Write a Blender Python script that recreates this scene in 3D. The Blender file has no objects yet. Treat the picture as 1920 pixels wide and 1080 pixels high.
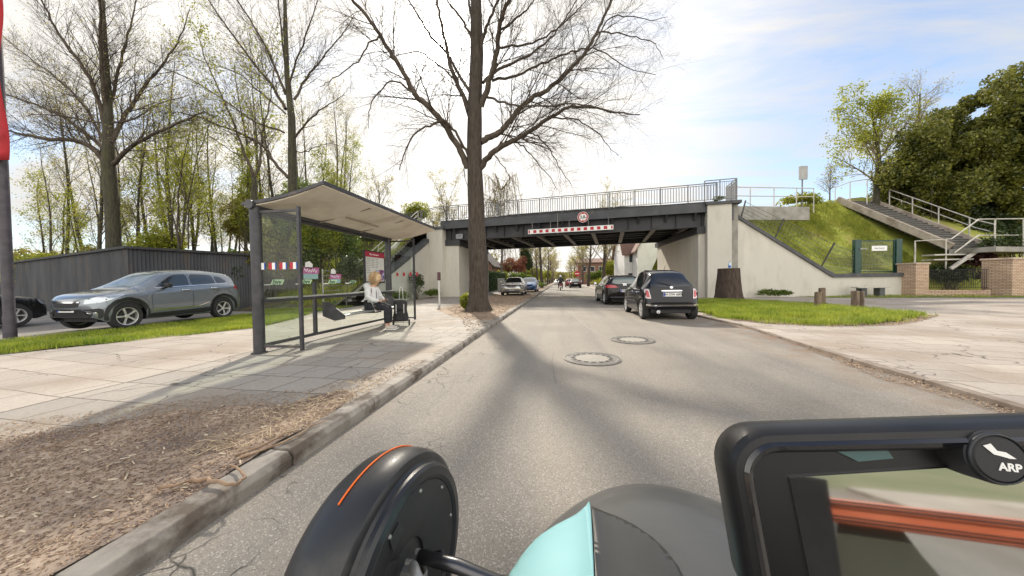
import bpy, bmesh, math, random
import numpy as np
from mathutils import Vector, Matrix, noise as mnoise
from mathutils.bvhtree import BVHTree
from mathutils.geometry import delaunay_2d_cdt
R = math.radians
scene = bpy.context.scene
COL = scene.collection

# ------------------------------------------------------------------ camera
F_PX, CAM_H, YAW, PITCH, ROLL = 620.0, 1.25, R(8.26), R(1.27), R(0.8)
cd = bpy.data.cameras.new('camera')
cd.sensor_width = 36.0
cd.lens = 36.0 * F_PX / 1920.0
cd.clip_start = 0.03
cd.clip_end = 3000
cam = bpy.data.objects.new('camera', cd)
COL.objects.link(cam)
RM = Matrix.Rotation(YAW, 3, 'Z') @ Matrix.Rotation(math.pi/2 - PITCH, 3, 'X') @ Matrix.Rotation(-ROLL, 3, 'Z')
cam.matrix_world = Matrix.Translation((0, 0, CAM_H)) @ RM.to_4x4()
scene.camera = cam
EYE = Vector((0, 0, CAM_H))

# survey helpers: where the line of sight of a photo pixel meets a real plane of the place
def ray(x, y): return RM @ Vector(((x-960)/F_PX, -(y-540)/F_PX, -1.0))
def G(x, y, z=0.0):
    r = ray(x, y); return EYE + r*((z-CAM_H)/r.z)
def PY(x, y, Y):
    r = ray(x, y); return EYE + r*(Y/r.y)
def PX(x, y, X):
    r = ray(x, y); return EYE + r*(X/r.x)
def PV(x, y, A, B):
    """vertical plane through plan points A, B"""
    r = ray(x, y); n = Vector((B[1]-A[1], -(B[0]-A[0]), 0))
    return EYE + r*((n.x*A[0]+n.y*A[1])/(n.x*r.x+n.y*r.y))

# ------------------------------------------------------------------ sun and sky
SUN_EL, SUN_AZ = R(35.0), R(-20.0)      # azimuth from +Y towards +X
SUN_DIR = Vector((math.sin(SUN_AZ)*math.cos(SUN_EL), math.cos(SUN_AZ)*math.cos(SUN_EL), math.sin(SUN_EL)))
sl = bpy.data.lights.new('sun', 'SUN'); sl.energy = 3.6; sl.angle = R(2.2); sl.color = (1.0, 0.90, 0.76)
so = bpy.data.objects.new('sun', sl); COL.objects.link(so)
so.rotation_euler = (-SUN_DIR).to_track_quat('-Z', 'Y').to_euler()
so.location = SUN_DIR*60
world = bpy.data.worlds.new('World'); scene.world = world
world.use_nodes = True
wt = world.node_tree; wt.nodes.clear()
def wn(t, **k):
    n = wt.nodes.new(t)
    for a, b in k.items(): setattr(n, a, b)
    return n
sky = wn('ShaderNodeTexSky', sky_type='NISHITA', sun_disc=False, sun_elevation=SUN_EL, sun_rotation=SUN_AZ,
         air_density=1.0, dust_density=0.8, ozone_density=1.5)
tc = wn('ShaderNodeTexCoord')
sep = wn('ShaderNodeSeparateXYZ'); wt.links.new(tc.outputs['Generated'], sep.inputs[0])
# thin cloud layer: project the view direction on a high flat layer
zc = wn('ShaderNodeMath', operation='MAXIMUM'); wt.links.new(sep.outputs['Z'], zc.inputs[0]); zc.inputs[1].default_value = 0.0
za = wn('ShaderNodeMath', operation='ADD'); wt.links.new(zc.outputs[0], za.inputs[0]); za.inputs[1].default_value = 0.16
dv = wn('ShaderNodeVectorMath', operation='DIVIDE'); wt.links.new(tc.outputs['Generated'], dv.inputs[0])
cmb = wn('ShaderNodeCombineXYZ')
for i in range(3): wt.links.new(za.outputs[0], cmb.inputs[i])
wt.links.new(cmb.outputs[0], dv.inputs[1])
mp = wn('ShaderNodeMapping'); wt.links.new(dv.outputs[0], mp.inputs[0])
mp.inputs['Rotation'].default_value = (0, 0, R(38)); mp.inputs['Scale'].default_value = (0.55, 1.7, 0.4)
n1 = wn('ShaderNodeTexNoise'); wt.links.new(mp.outputs[0], n1.inputs['Vector'])
n1.inputs['Scale'].default_value = 1.3; n1.inputs['Detail'].default_value = 8; n1.inputs['Roughness'].default_value = 0.62
n1.inputs['Distortion'].default_value = 0.6
sund = wn('ShaderNodeVectorMath', operation='DOT_PRODUCT'); wt.links.new(tc.outputs['Generated'], sund.inputs[0])
sund.inputs[1].default_value = SUN_DIR
# cover grows towards the sun side of the sky (veil of high haze) and towards the horizon
cov = wn('ShaderNodeMapRange'); wt.links.new(sund.outputs['Value'], cov.inputs[0])
for i, v in zip((1, 2, 3, 4), (0.60, 0.93, -0.12, 0.80)): cov.inputs[i].default_value = v
hz = wn('ShaderNodeMapRange'); wt.links.new(sep.outputs['Z'], hz.inputs[0])
for i, v in zip((1, 2, 3, 4), (0.0, 0.42, 0.42, 0.0)): hz.inputs[i].default_value = v
s1 = wn('ShaderNodeMath', operation='ADD'); wt.links.new(cov.outputs[0], s1.inputs[0]); wt.links.new(hz.outputs[0], s1.inputs[1])
nr = wn('ShaderNodeMapRange'); wt.links.new(n1.outputs['Fac'], nr.inputs[0])
for i, v in zip((1, 2, 3, 4), (0.40, 0.70, 0.0, 0.85)): nr.inputs[i].default_value = v
s2 = wn('ShaderNodeMath', operation='ADD', use_clamp=True); wt.links.new(nr.outputs[0], s2.inputs[0]); wt.links.new(s1.outputs[0], s2.inputs[1])
s3 = wn('ShaderNodeMath', operation='ADD', use_clamp=True); wt.links.new(s2.outputs[0], s3.inputs[0])
# aureole: thin cloud scatters the sun forward
au = wn('ShaderNodeMath', operation='POWER'); sm = wn('ShaderNodeMath', operation='MAXIMUM')
wt.links.new(sund.outputs['Value'], sm.inputs[0]); sm.inputs[1].default_value = 0.0
wt.links.new(sm.outputs[0], au.inputs[0]); au.inputs[1].default_value = 140.0
au2 = wn('ShaderNodeMath', operation='POWER'); wt.links.new(sm.outputs[0], au2.inputs[0]); au2.inputs[1].default_value = 1800.0
au2m = wn('ShaderNodeMath', operation='MULTIPLY'); wt.links.new(au2.outputs[0], au2m.inputs[0]); au2m.inputs[1].default_value = 220.0
aum = wn('ShaderNodeMath', operation='MULTIPLY_ADD'); wt.links.new(au.outputs[0], aum.inputs[0]); aum.inputs[1].default_value = 14.0
wt.links.new(au2m.outputs[0], aum.inputs[2])
def dmap(a, b, c, d):
    n = wn('ShaderNodeMapRange', interpolation_type='SMOOTHSTEP'); wt.links.new(sund.outputs['Value'], n.inputs[0])
    for i, v in zip((1, 2, 3, 4), (a, b, c, d)): n.inputs[i].default_value = v
    return n.outputs[0]
cA = wn('ShaderNodeMath', operation='ADD'); wt.links.new(dmap(.60, .93, 4.4, 6.4), cA.inputs[0]); wt.links.new(dmap(-.05, .40, 7.0, 0.0), cA.inputs[1])  # second term: brightness added behind the camera to fill the shaded sides
cb = wn('ShaderNodeMath', operation='ADD'); wt.links.new(aum.outputs[0], cb.inputs[0]); wt.links.new(cA.outputs[0], cb.inputs[1])
bk = dmap(.0, .40, .9, 0.0)  # unseen cloud cover behind the camera, added as fill light
ccol = wn('ShaderNodeVectorMath', operation='SCALE'); ccol.inputs[0].default_value = (1.0, 0.965, 0.91); wt.links.new(cb.outputs[0], ccol.inputs['Scale'])
skyb = wn('ShaderNodeVectorMath', operation='MULTIPLY'); wt.links.new(sky.outputs[0], skyb.inputs[0]); skyb.inputs[1].default_value = (1.0, 1.12, 1.22)
mx = wn('ShaderNodeMix', data_type='RGBA')
wt.links.new(bk, s3.inputs[1]); wt.links.new(s3.outputs[0], mx.inputs['Factor']); wt.links.new(skyb.outputs[0], mx.inputs[6]); wt.links.new(ccol.outputs[0], mx.inputs[7])
bg = wn('ShaderNodeBackground'); bg.inputs['Strength'].default_value = 0.12
wt.links.new(mx.outputs[2], bg.inputs['Color'])
wo = wn('ShaderNodeOutputWorld'); wt.links.new(bg.outputs[0], wo.inputs[0])
scene.view_settings.view_transform = 'Standard'
scene.view_settings.look = 'None'
scene.view_settings.exposure = 0.68
scene.view_settings.gamma = 1.0
scene.view_settings.use_curve_mapping = False
scene.cycles.max_bounces = 6
scene.cycles.transparent_max_bounces = 24
scene.cycles.caustics_reflective = False
scene.cycles.caustics_refractive = False

# ------------------------------------------------------------------ materials
MATS = {}
def mat(name, c1, c2=None, scale=4.0, rough=0.7, metal=0.0, bump=0.0, bscale=None, detail=6, lo=0.35, hi=0.65,
        stretch=None, coords='world', spec=0.5, coat=0.0, c3=None, s3=1.0, lo3=0.5, hi3=0.7, rough2=None, trans=0.0, sub=0.0):
    if name in MATS: return MATS[name]
    m = bpy.data.materials.new(name); m.use_nodes = True
    nt = m.node_tree; b = nt.nodes['Principled BSDF']
    def rgb(c): return (c[0], c[1], c[2], 1.0)
    b.inputs['Roughness'].default_value = rough; b.inputs['Metallic'].default_value = metal
    b.inputs['Specular IOR Level'].default_value = spec; b.inputs['Coat Weight'].default_value = coat
    b.inputs['Coat Roughness'].default_value = 0.04
    b.inputs['Base Color'].default_value = rgb(c1)
    if trans: b.inputs['Transmission Weight'].default_value = trans
    def src():
        if coords == 'world':
            g = nt.nodes.new('ShaderNodeNewGeometry'); o = g.outputs['Position']
        else:
            g = nt.nodes.new('ShaderNodeTexCoord'); o = g.outputs['Object']
        if stretch:
            p = nt.nodes.new('ShaderNodeMapping'); nt.links.new(o, p.inputs[0]); p.inputs['Scale'].default_value = stretch; o = p.outputs[0]
        return o
    o = src()
    def nz(s, d=detail):
        n = nt.nodes.new('ShaderNodeTexNoise'); nt.links.new(o, n.inputs['Vector']); n.inputs['Scale'].default_value = s
        n.inputs['Detail'].default_value = d; n.inputs['Roughness'].default_value = 0.6; return n.outputs['Fac']
    def mr(x, a, bb, c=0.0, d=1.0):
        r = nt.nodes.new('ShaderNodeMapRange'); nt.links.new(x, r.inputs[0])
        for i, v in zip((1, 2, 3, 4), (a, bb, c, d)): r.inputs[i].default_value = v
        return r.outputs[0]
    out = None
    if c2 is not None:
        f = mr(nz(scale), lo, hi)
        mixn = nt.nodes.new('ShaderNodeMix'); mixn.data_type = 'RGBA'
        nt.links.new(f, mixn.inputs['Factor']); mixn.inputs[6].default_value = rgb(c1); mixn.inputs[7].default_value = rgb(c2)
        out = mixn.outputs[2]
        if rough2 is not None: nt.links.new(mr(f, 0, 1, rough, rough2), b.inputs['Roughness'])
    if c3 is not None:
        f = mr(nz(s3), lo3, hi3)
        m3 = nt.nodes.new('ShaderNodeMix'); m3.data_type = 'RGBA'
        nt.links.new(f, m3.inputs['Factor'])
        if out is not None: nt.links.new(out, m3.inputs[6])
        else: m3.inputs[6].default_value = rgb(c1)
        m3.inputs[7].default_value = rgb(c3); out = m3.outputs[2]
    if out is not None: nt.links.new(out, b.inputs['Base Color'])
    if bump:
        bn = nt.nodes.new('ShaderNodeBump'); bn.inputs['Strength'].default_value = min(1.0, bump*20); bn.inputs['Distance'].default_value = bump
        nt.links.new(nz(bscale or scale*4), bn.inputs['Height']); nt.links.new(bn.outputs[0], b.inputs['Normal'])
    m['out'] = 1
    MATS[name] = m
    return m

def leafmat(name, c1, c2, tr=0.45):
    """leaf: colour varies by clump; part of the light passes through"""
    if name in MATS: return MATS[name]
    m = bpy.data.materials.new(name); m.use_nodes = True
    nt = m.node_tree; nt.nodes.clear()
    g = nt.nodes.new('ShaderNodeNewGeometry'); n = nt.nodes.new('ShaderNodeTexNoise'); nt.links.new(g.outputs['Position'], n.inputs['Vector'])
    n.inputs['Scale'].default_value = 1.7; n.inputs['Detail'].default_value = 5
    r = nt.nodes.new('ShaderNodeMapRange'); nt.links.new(n.outputs['Fac'], r.inputs[0]); r.inputs[1].default_value = 0.35; r.inputs[2].default_value = 0.65
    ad = nt.nodes.new('ShaderNodeMath'); ad.operation = 'MULTIPLY_ADD'; ad.use_clamp = True
    nt.links.new(g.outputs['Random Per Island'], ad.inputs[0]); ad.inputs[1].default_value = 0.6; 
    rr = nt.nodes.new('ShaderNodeMath'); rr.operation = 'MULTIPLY'; nt.links.new(r.outputs[0], rr.inputs[0]); rr.inputs[1].default_value = 0.55
    nt.links.new(rr.outputs[0], ad.inputs[2])
    mx_ = nt.nodes.new('ShaderNodeMix'); mx_.data_type = 'RGBA'; nt.links.new(ad.outputs[0], mx_.inputs['Factor'])
    mx_.inputs[6].default_value = (*c1, 1); mx_.inputs[7].default_value = (*c2, 1)
    d = nt.nodes.new('ShaderNodeBsdfPrincipled'); d.inputs['Roughness'].default_value = 0.5; nt.links.new(mx_.outputs[2], d.inputs['Base Color'])
    t = nt.nodes.new('ShaderNodeBsdfTranslucent'); nt.links.new(mx_.outputs[2], t.inputs['Color'])
    ms = nt.nodes.new('ShaderNodeMixShader'); ms.inputs[0].default_value = tr
    nt.links.new(d.outputs[0], ms.inputs[1]); nt.links.new(t.outputs[0], ms.inputs[2])
    o = nt.nodes.new('ShaderNodeOutputMaterial'); nt.links.new(ms.outputs[0], o.inputs[0])
    MATS[name] = m
    return m

def glassmat(name, tint=(0.9, 0.95, 0.93), refl=0.12):
    """thin clear pane: mostly see-through, grazing reflection"""
    if name in MATS: return MATS[name]
    m = bpy.data.materials.new(name); m.use_nodes = True
    nt = m.node_tree; nt.nodes.clear()
    t = nt.nodes.new('ShaderNodeBsdfTransparent'); t.inputs[0].default_value = (*tint, 1)
    g = nt.nodes.new('ShaderNodeBsdfGlossy'); g.inputs['Roughness'].default_value = 0.03
    d = nt.nodes.new('ShaderNodeBsdfDiffuse'); d.inputs[0].default_value = (0.55, 0.56, 0.52, 1)
    ge = nt.nodes.new('ShaderNodeNewGeometry'); n = nt.nodes.new('ShaderNodeTexNoise'); nt.links.new(ge.outputs['Position'], n.inputs[0])
    n.inputs['Scale'].default_value = 2.0; n.inputs['Detail'].default_value = 6
    r = nt.nodes.new('ShaderNodeMapRange'); nt.links.new(n.outputs['Fac'], r.inputs[0])
    for i, v in zip((1, 2, 3, 4), (0.4, 0.8, 0.01, 0.06)): r.inputs[i].default_value = v
    f = nt.nodes.new('ShaderNodeFresnel'); f.inputs[0].default_value = 1.5
    m1 = nt.nodes.new('ShaderNodeMixShader'); nt.links.new(r.outputs[0], m1.inputs[0]); nt.links.new(t.outputs[0], m1.inputs[1]); nt.links.new(d.outputs[0], m1.inputs[2])
    fm = nt.nodes.new('ShaderNodeMath'); fm.operation = 'MULTIPLY'; nt.links.new(f.outputs[0], fm.inputs[0]); fm.inputs[1].default_value = .6
    m2 = nt.nodes.new('ShaderNodeMixShader'); nt.links.new(fm.outputs[0], m2.inputs[0]); nt.links.new(m1.outputs[0], m2.inputs[1]); nt.links.new(g.outputs[0], m2.inputs[2])
    o = nt.nodes.new('ShaderNodeOutputMaterial'); nt.links.new(m2.outputs[0], o.inputs[0])
    MATS[name] = m
    return m

# ------------------------------------------------------------------ objects
def tag(o, label=None, cat=None, group=None, kind=None):
    if label: o['label'] = label
    if cat: o['category'] = cat
    if group: o['group'] = group
    if kind: o['kind'] = kind
    return o
def link(name, me, m=None, parent=None, smooth=False):
    o = bpy.data.objects.new(name, me); COL.objects.link(o)
    if m is not None:
        for mm in (m if isinstance(m, (list, tuple)) else [m]): me.materials.append(mm)
    if parent is not None: o.parent = parent
    if smooth and len(me.polygons):
        me.polygons.foreach_set('use_smooth', [True]*len(me.polygons))
    return o
def thing(name, label, cat, loc=(0, 0, 0), rz=0.0, group=None):
    o = bpy.data.objects.new(name, None); COL.objects.link(o); o.empty_display_size = 0.2
    o.location = loc; o.rotation_euler = (0, 0, rz)
    return tag(o, label, cat, group)
def kids(o): return [c for c in ALLKIDS.get(o.name, [])]
def copy_tree(o, parent=None):
    c = o.copy(); COL.objects.link(c); c.parent = parent
    for ch in list(o.children): copy_tree(ch, c)
    return c

class MB:
    def __init__(s): s.v = []; s.f = []; s.mi = []; s.cur = 0
    def add(s, vs, fs):
        n = len(s.v); s.v += [tuple(v) for v in vs]; s.f += [tuple(i+n for i in f) for f in fs]; s.mi += [s.cur]*len(fs); return s
    def box(s, x0, y0, z0, x1, y1, z1, M=None):
        vs = [Vector(p) for p in ((x0,y0,z0),(x1,y0,z0),(x1,y1,z0),(x0,y1,z0),(x0,y0,z1),(x1,y0,z1),(x1,y1,z1),(x0,y1,z1))]
        if M is not None: vs = [M @ v for v in vs]
        return s.add(vs, [(0,3,2,1),(4,5,6,7),(0,1,5,4),(1,2,6,5),(2,3,7,6),(3,0,4,7)])
    def beam(s, a, b, w, h, up=(0, 0, 1)):
        """rectangular bar from a to b, w across, h along up"""
        a = Vector(a); b = Vector(b); d = (b-a).normalized(); u = Vector(up)
        if abs(d.dot(u)) > 0.98: u = Vector((0, 1, 0))
        x = d.cross(u).normalized(); u = x.cross(d).normalized()
        vs = [p + x*sx*w/2 + u*su*h/2 for p in (a, b) for sx, su in ((-1,-1),(1,-1),(1,1),(-1,1))]
        return s.add(vs, [(0,3,2,1),(4,5,6,7),(0,1,5,4),(1,2,6,5),(2,3,7,6),(3,0,4,7)])
    def tube(s, pts, r, n=8, caps=True):
        pts = [Vector(p) for p in pts]; rs = r if isinstance(r, (list, tuple)) else [r]*len(pts)
        vs = []; fs = []; ref = None
        for i, p in enumerate(pts):
            d = (pts[min(i+1, len(pts)-1)] - pts[max(i-1, 0)]).normalized()
            if ref is None:
                ref = d.cross(Vector((0, 0, 1)) if abs(d.z) < 0.9 else Vector((1, 0, 0))).normalized()
            x = (ref - d*ref.dot(d)).normalized(); ref = x; y = d.cross(x)
            for k in range(n):
                a = 2*math.pi*k/n; vs.append(p + (x*math.cos(a)+y*math.sin(a))*rs[i])
        for i in range(len(pts)-1):
            for k in range(n):
                k2 = (k+1) % n; fs.append((i*n+k, i*n+k2, (i+1)*n+k2, (i+1)*n+k))
        if caps: fs.append(tuple(range(n-1, -1, -1))); fs.append(tuple((len(pts)-1)*n+k for k in range(n)))
        return s.add(vs, fs)
    def prism(s, poly, d, M=None):
        """poly: 3-D points of a planar outline, extruded by vector d"""
        n = len(poly); P = [Vector(p) for p in poly]; d = Vector(d); vs = P + [p+d for p in P]
        if M is not None: vs = [M @ v for v in vs]
        return s.add(vs, [tuple(range(n))[::-1], tuple(range(n, 2*n))] + [(i, (i+1) % n, n+(i+1) % n, n+i) for i in range(n)])
    def lathe(s, prof, M=None, n=24, close=False):
        """prof: (r, h) about local Z"""
        vs = []; fs = []; m = len(prof)
        for r_, h in prof:
            for k in range(n):
                a = 2*math.pi*k/n; v = Vector((r_*math.cos(a), r_*math.sin(a), h)); vs.append(M @ v if M is not None else v)
        for i in range(m-1 if not close else m):
            j = (i+1) % m
            for k in range(n):
                k2 = (k+1) % n; fs.append((i*n+k, i*n+k2, j*n+k2, j*n+k))
        if not close:
            if prof[0][0] > 1e-6: fs.append(tuple(range(n-1, -1, -1)))
            if prof[-1][0] > 1e-6: fs.append(tuple((m-1)*n+k for k in range(n)))
        return s.add(vs, fs)
    def mesh(s, name):
        me = bpy.data.meshes.new(name); me.from_pydata(s.v, [], s.f)
        if any(s.mi): me.polygons.foreach_set('material_index', s.mi)
        me.validate(); me.update()
        bm = bmesh.new(); bm.from_mesh(me); bmesh.ops.recalc_face_normals(bm, faces=bm.faces); bm.to_mesh(me); bm.free()
        return me
    def build(s, name, m, parent=None, smooth=False, bevel=0.0, label=None, angle=None):
        me = s.mesh(name); o = link(name, me, m, parent, smooth)
        if bevel:
            b = o.modifiers.new('bevel', 'BEVEL'); b.width = bevel; b.segments = 2; b.limit_method = 'ANGLE'; b.angle_limit = R(40)
        if smooth and angle:
            me.set_sharp_from_angle(angle=R(angle))
        if label: o['label'] = label
        return o

def npmesh(name, V, Q, mi=None, smooth=False):
    """V (n,3) float, Q (m,k) int faces of equal size k"""
    V = np.asarray(V, np.float32); Q = np.asarray(Q, np.int32)
    me = bpy.data.meshes.new(name); k = Q.shape[1]
    me.vertices.add(len(V)); me.vertices.foreach_set('co', V.ravel())
    me.loops.add(Q.size); me.loops.foreach_set('vertex_index', Q.ravel())
    me.polygons.add(len(Q)); me.polygons.foreach_set('loop_start', np.arange(0, Q.size, k, dtype=np.int32))
    me.polygons.foreach_set('loop_total', np.full(len(Q), k, np.int32))
    if mi is not None: me.polygons.foreach_set('material_index', np.asarray(mi, np.int32))
    if smooth: me.polygons.foreach_set('use_smooth', np.ones(len(Q), bool))
    me.update(calc_edges=True); me.validate()
    return me

def text_mesh(txt, size, M, name='lettering', m=None, parent=None, depth=0.002, align='CENTER', shear=0.0, bold=0.0):
    c = bpy.data.curves.new(name, 'FONT'); c.body = txt; c.size = size; c.align_x = align; c.align_y = 'CENTER'
    c.extrude = depth; c.shear = shear; c.offset = bold
    t = bpy.data.objects.new(name, c); COL.objects.link(t)
    bpy.context.view_layer.update()
    me = bpy.data.meshes.new_from_object(t.evaluated_get(bpy.context.evaluated_depsgraph_get()))
    bpy.data.objects.remove(t)
    me.transform(M)
    me.materials.clear()
    return link(name, me, m, parent)
def frame(o, xd, up):
    """matrix with local x = xd, local y = up at origin o"""
    x = Vector(xd).normalized(); z = x.cross(Vector(up)).normalized(); y = z.cross(x)
    return Matrix(((x.x, y.x, z.x, o[0]), (x.y, y.y, z.y, o[1]), (x.z, y.z, z.z, o[2]), (0, 0, 0, 1)))

def in_poly(P, poly):
    x, y = P[:, 0], P[:, 1]; ins = np.zeros(len(P), bool); n = len(poly)
    for i in range(n):
        x0, y0 = poly[i]; x1, y1 = poly[(i+1) % n]
        if y0 == y1: continue
        c = ((y0 > y) != (y1 > y)) & (x < (x1-x0)*(y-y0)/(y1-y0)+x0)
        ins ^= c
    return ins
def sheet(name, poly, z, m, res=None, zf=None, parent=None):
    """flat or height-mapped ground sheet inside a polygon"""
    es = [(i, (i+1) % len(poly)) for i in range(len(poly))]
    pts = [Vector((p[0], p[1])) for p in poly]
    if res:
        q = []; 
        for i, j in es:
            a, b = pts[i], pts[j]; n = max(1, int((b-a).length/res))
            q += [a.lerp(b, k/n) for k in range(n)]
        nb = len(q); xs = [p[0] for p in poly]; ys = [p[1] for p in poly]
        gx, gy = np.meshgrid(np.arange(min(xs)+res/2, max(xs), res), np.arange(min(ys)+res/2, max(ys), res))
        Pn = np.stack([gx.ravel(), gy.ravel()], 1); Pn = Pn[in_poly(Pn, poly)]
        pts = q + [Vector(p) for p in Pn]; es = [(i, (i+1) % nb) for i in range(nb)]
    r = delaunay_2d_cdt(pts, es, [], 1, 1e-5)
    vs = [(p.x, p.y, z + (zf(p.x, p.y) if zf else 0)) for p in r[0]]
    me = bpy.data.meshes.new(name); me.from_pydata(vs, [], [f for f in r[2]]); me.update()
    bm = bmesh.new(); bm.from_mesh(me)
    for f in bm.faces:
        if f.normal.z < 0: f.normal_flip()
    bm.to_mesh(me); bm.free()
    return link(name, me, m, parent, smooth=bool(zf))
def slab(name, poly, z0, z1, m, parent=None, bevel=0.0):
    b = MB(); b.prism([(p[0], p[1], z0) for p in poly], (0, 0, z1-z0))
    return b.build(name, m, parent, bevel=bevel)
rng = np.random.default_rng(7); random.seed(7)
# ------------------------------------------------------------------ ground materials
def asphalt():
    m = bpy.data.materials.new('asphalt'); m.use_nodes = True; nt = m.node_tree; b = nt.nodes['Principled BSDF']
    N = lambda t, **k: (lambda n: ([setattr(n, a, v) for a, v in k.items()], n)[1])(nt.nodes.new(t))
    L = nt.links.new
    g = N('ShaderNodeNewGeometry').outputs['Position']
    def noise_(s, d=4, st=None):
        o = g
        if st: p = N('ShaderNodeMapping'); L(g, p.inputs[0]); p.inputs['Scale'].default_value = st; o = p.outputs[0]
        n = N('ShaderNodeTexNoise'); L(o, n.inputs[0]); n.inputs['Scale'].default_value = s; n.inputs['Detail'].default_value = d; return n.outputs['Fac']
    def mr(x, a, b_, c=0., d=1.):
        r = N('ShaderNodeMapRange'); L(x, r.inputs[0])
        for i, v in zip((1,2,3,4), (a,b_,c,d)): r.inputs[i].default_value = v
        return r.outputs[0]
    def mix(f, a, c):
        n = N('ShaderNodeMix', data_type='RGBA'); L(f, n.inputs['Factor'])
        for s, v in ((6, a), (7, c)):
            if isinstance(v, tuple): n.inputs[s].default_value = (*v, 1)
            else: L(v, n.inputs[s])
        return n.outputs[2]
    base = mix(mr(noise_(0.5, 6), .3, .7), (.215, .19, .158), (.295, .265, .222))
    base = mix(mr(noise_(0.9, 4, (1.8, .12, 1)), .45, .7, 0, .55), base, (.135, .13, .122))      # worn wheel lanes along the street
    vo = N('ShaderNodeTexVoronoi'); L(g, vo.inputs[0]); vo.inputs['Scale'].default_value = 170
    agg = N('ShaderNodeSeparateColor'); L(vo.outputs['Color'], agg.inputs[0])
    base = mix(mr(agg.outputs[0], .80, .97, 0, .55), base, (.52, .49, .44))                        # pale aggregate
    base = mix(mr(agg.outputs[1], .75, .97, 0, .45), base, (.06, .057, .055))
    # crazed cracks by the left kerb
    wv = N('ShaderNodeVectorMath', operation='ADD'); nn = N('ShaderNodeTexNoise'); L(g, nn.inputs[0]); nn.inputs['Scale'].default_value = 5
    sc_ = N('ShaderNodeVectorMath', operation='SCALE'); L(nn.outputs['Color'], sc_.inputs[0]); sc_.inputs['Scale'].default_value = .22
    L(g, wv.inputs[0]); L(sc_.outputs[0], wv.inputs[1])
    ve = N('ShaderNodeTexVoronoi', feature='DISTANCE_TO_EDGE'); L(wv.outputs[0], ve.inputs[0]); ve.inputs['Scale'].default_value = 3.2
    cr = mr(ve.outputs['Distance'], .0, .022, 1, 0)
    sx = N('ShaderNodeSeparateXYZ'); L(g, sx.inputs[0])
    msk = mr(sx.outputs['X'], -1.5, -.5, 1, 0)
    mm = N('ShaderNodeMath', operation='MULTIPLY'); L(cr, mm.inputs[0]); L(msk, mm.inputs[1])
    m2 = N('ShaderNodeMath', operation='MULTIPLY'); L(mm.outputs[0], m2.inputs[0]); L(mr(noise_(1.6), .47, .6), m2.inputs[1])
    base = mix(m2.outputs[0], base, (.035, .033, .03))
    # brown dust and leaf bits along the right edge and gutter
    ed = N('ShaderNodeMath', operation='MULTIPLY'); L(mr(sx.outputs['X'], 3.1, 4.5), ed.inputs[0]); L(mr(noise_(2.2, 7), .42, .62), ed.inputs[1])
    base = mix(ed.outputs[0], base, (.2, .13, .085))
    L(base, b.inputs['Base Color']); b.inputs['Roughness'].default_value = .82; b.inputs['Specular IOR Level'].default_value = .35
    h = N('ShaderNodeMath', operation='ADD'); L(agg.outputs[2], h.inputs[0]); L(mr(m2.outputs[0], 0, 1, 0, -3), h.inputs[1])
    bn = N('ShaderNodeBump'); bn.inputs['Strength'].default_value = .55; bn.inputs['Distance'].default_value = .004
    L(h.outputs[0], bn.inputs['Height']); L(bn.outputs[0], b.inputs['Normal'])
    return m
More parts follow.
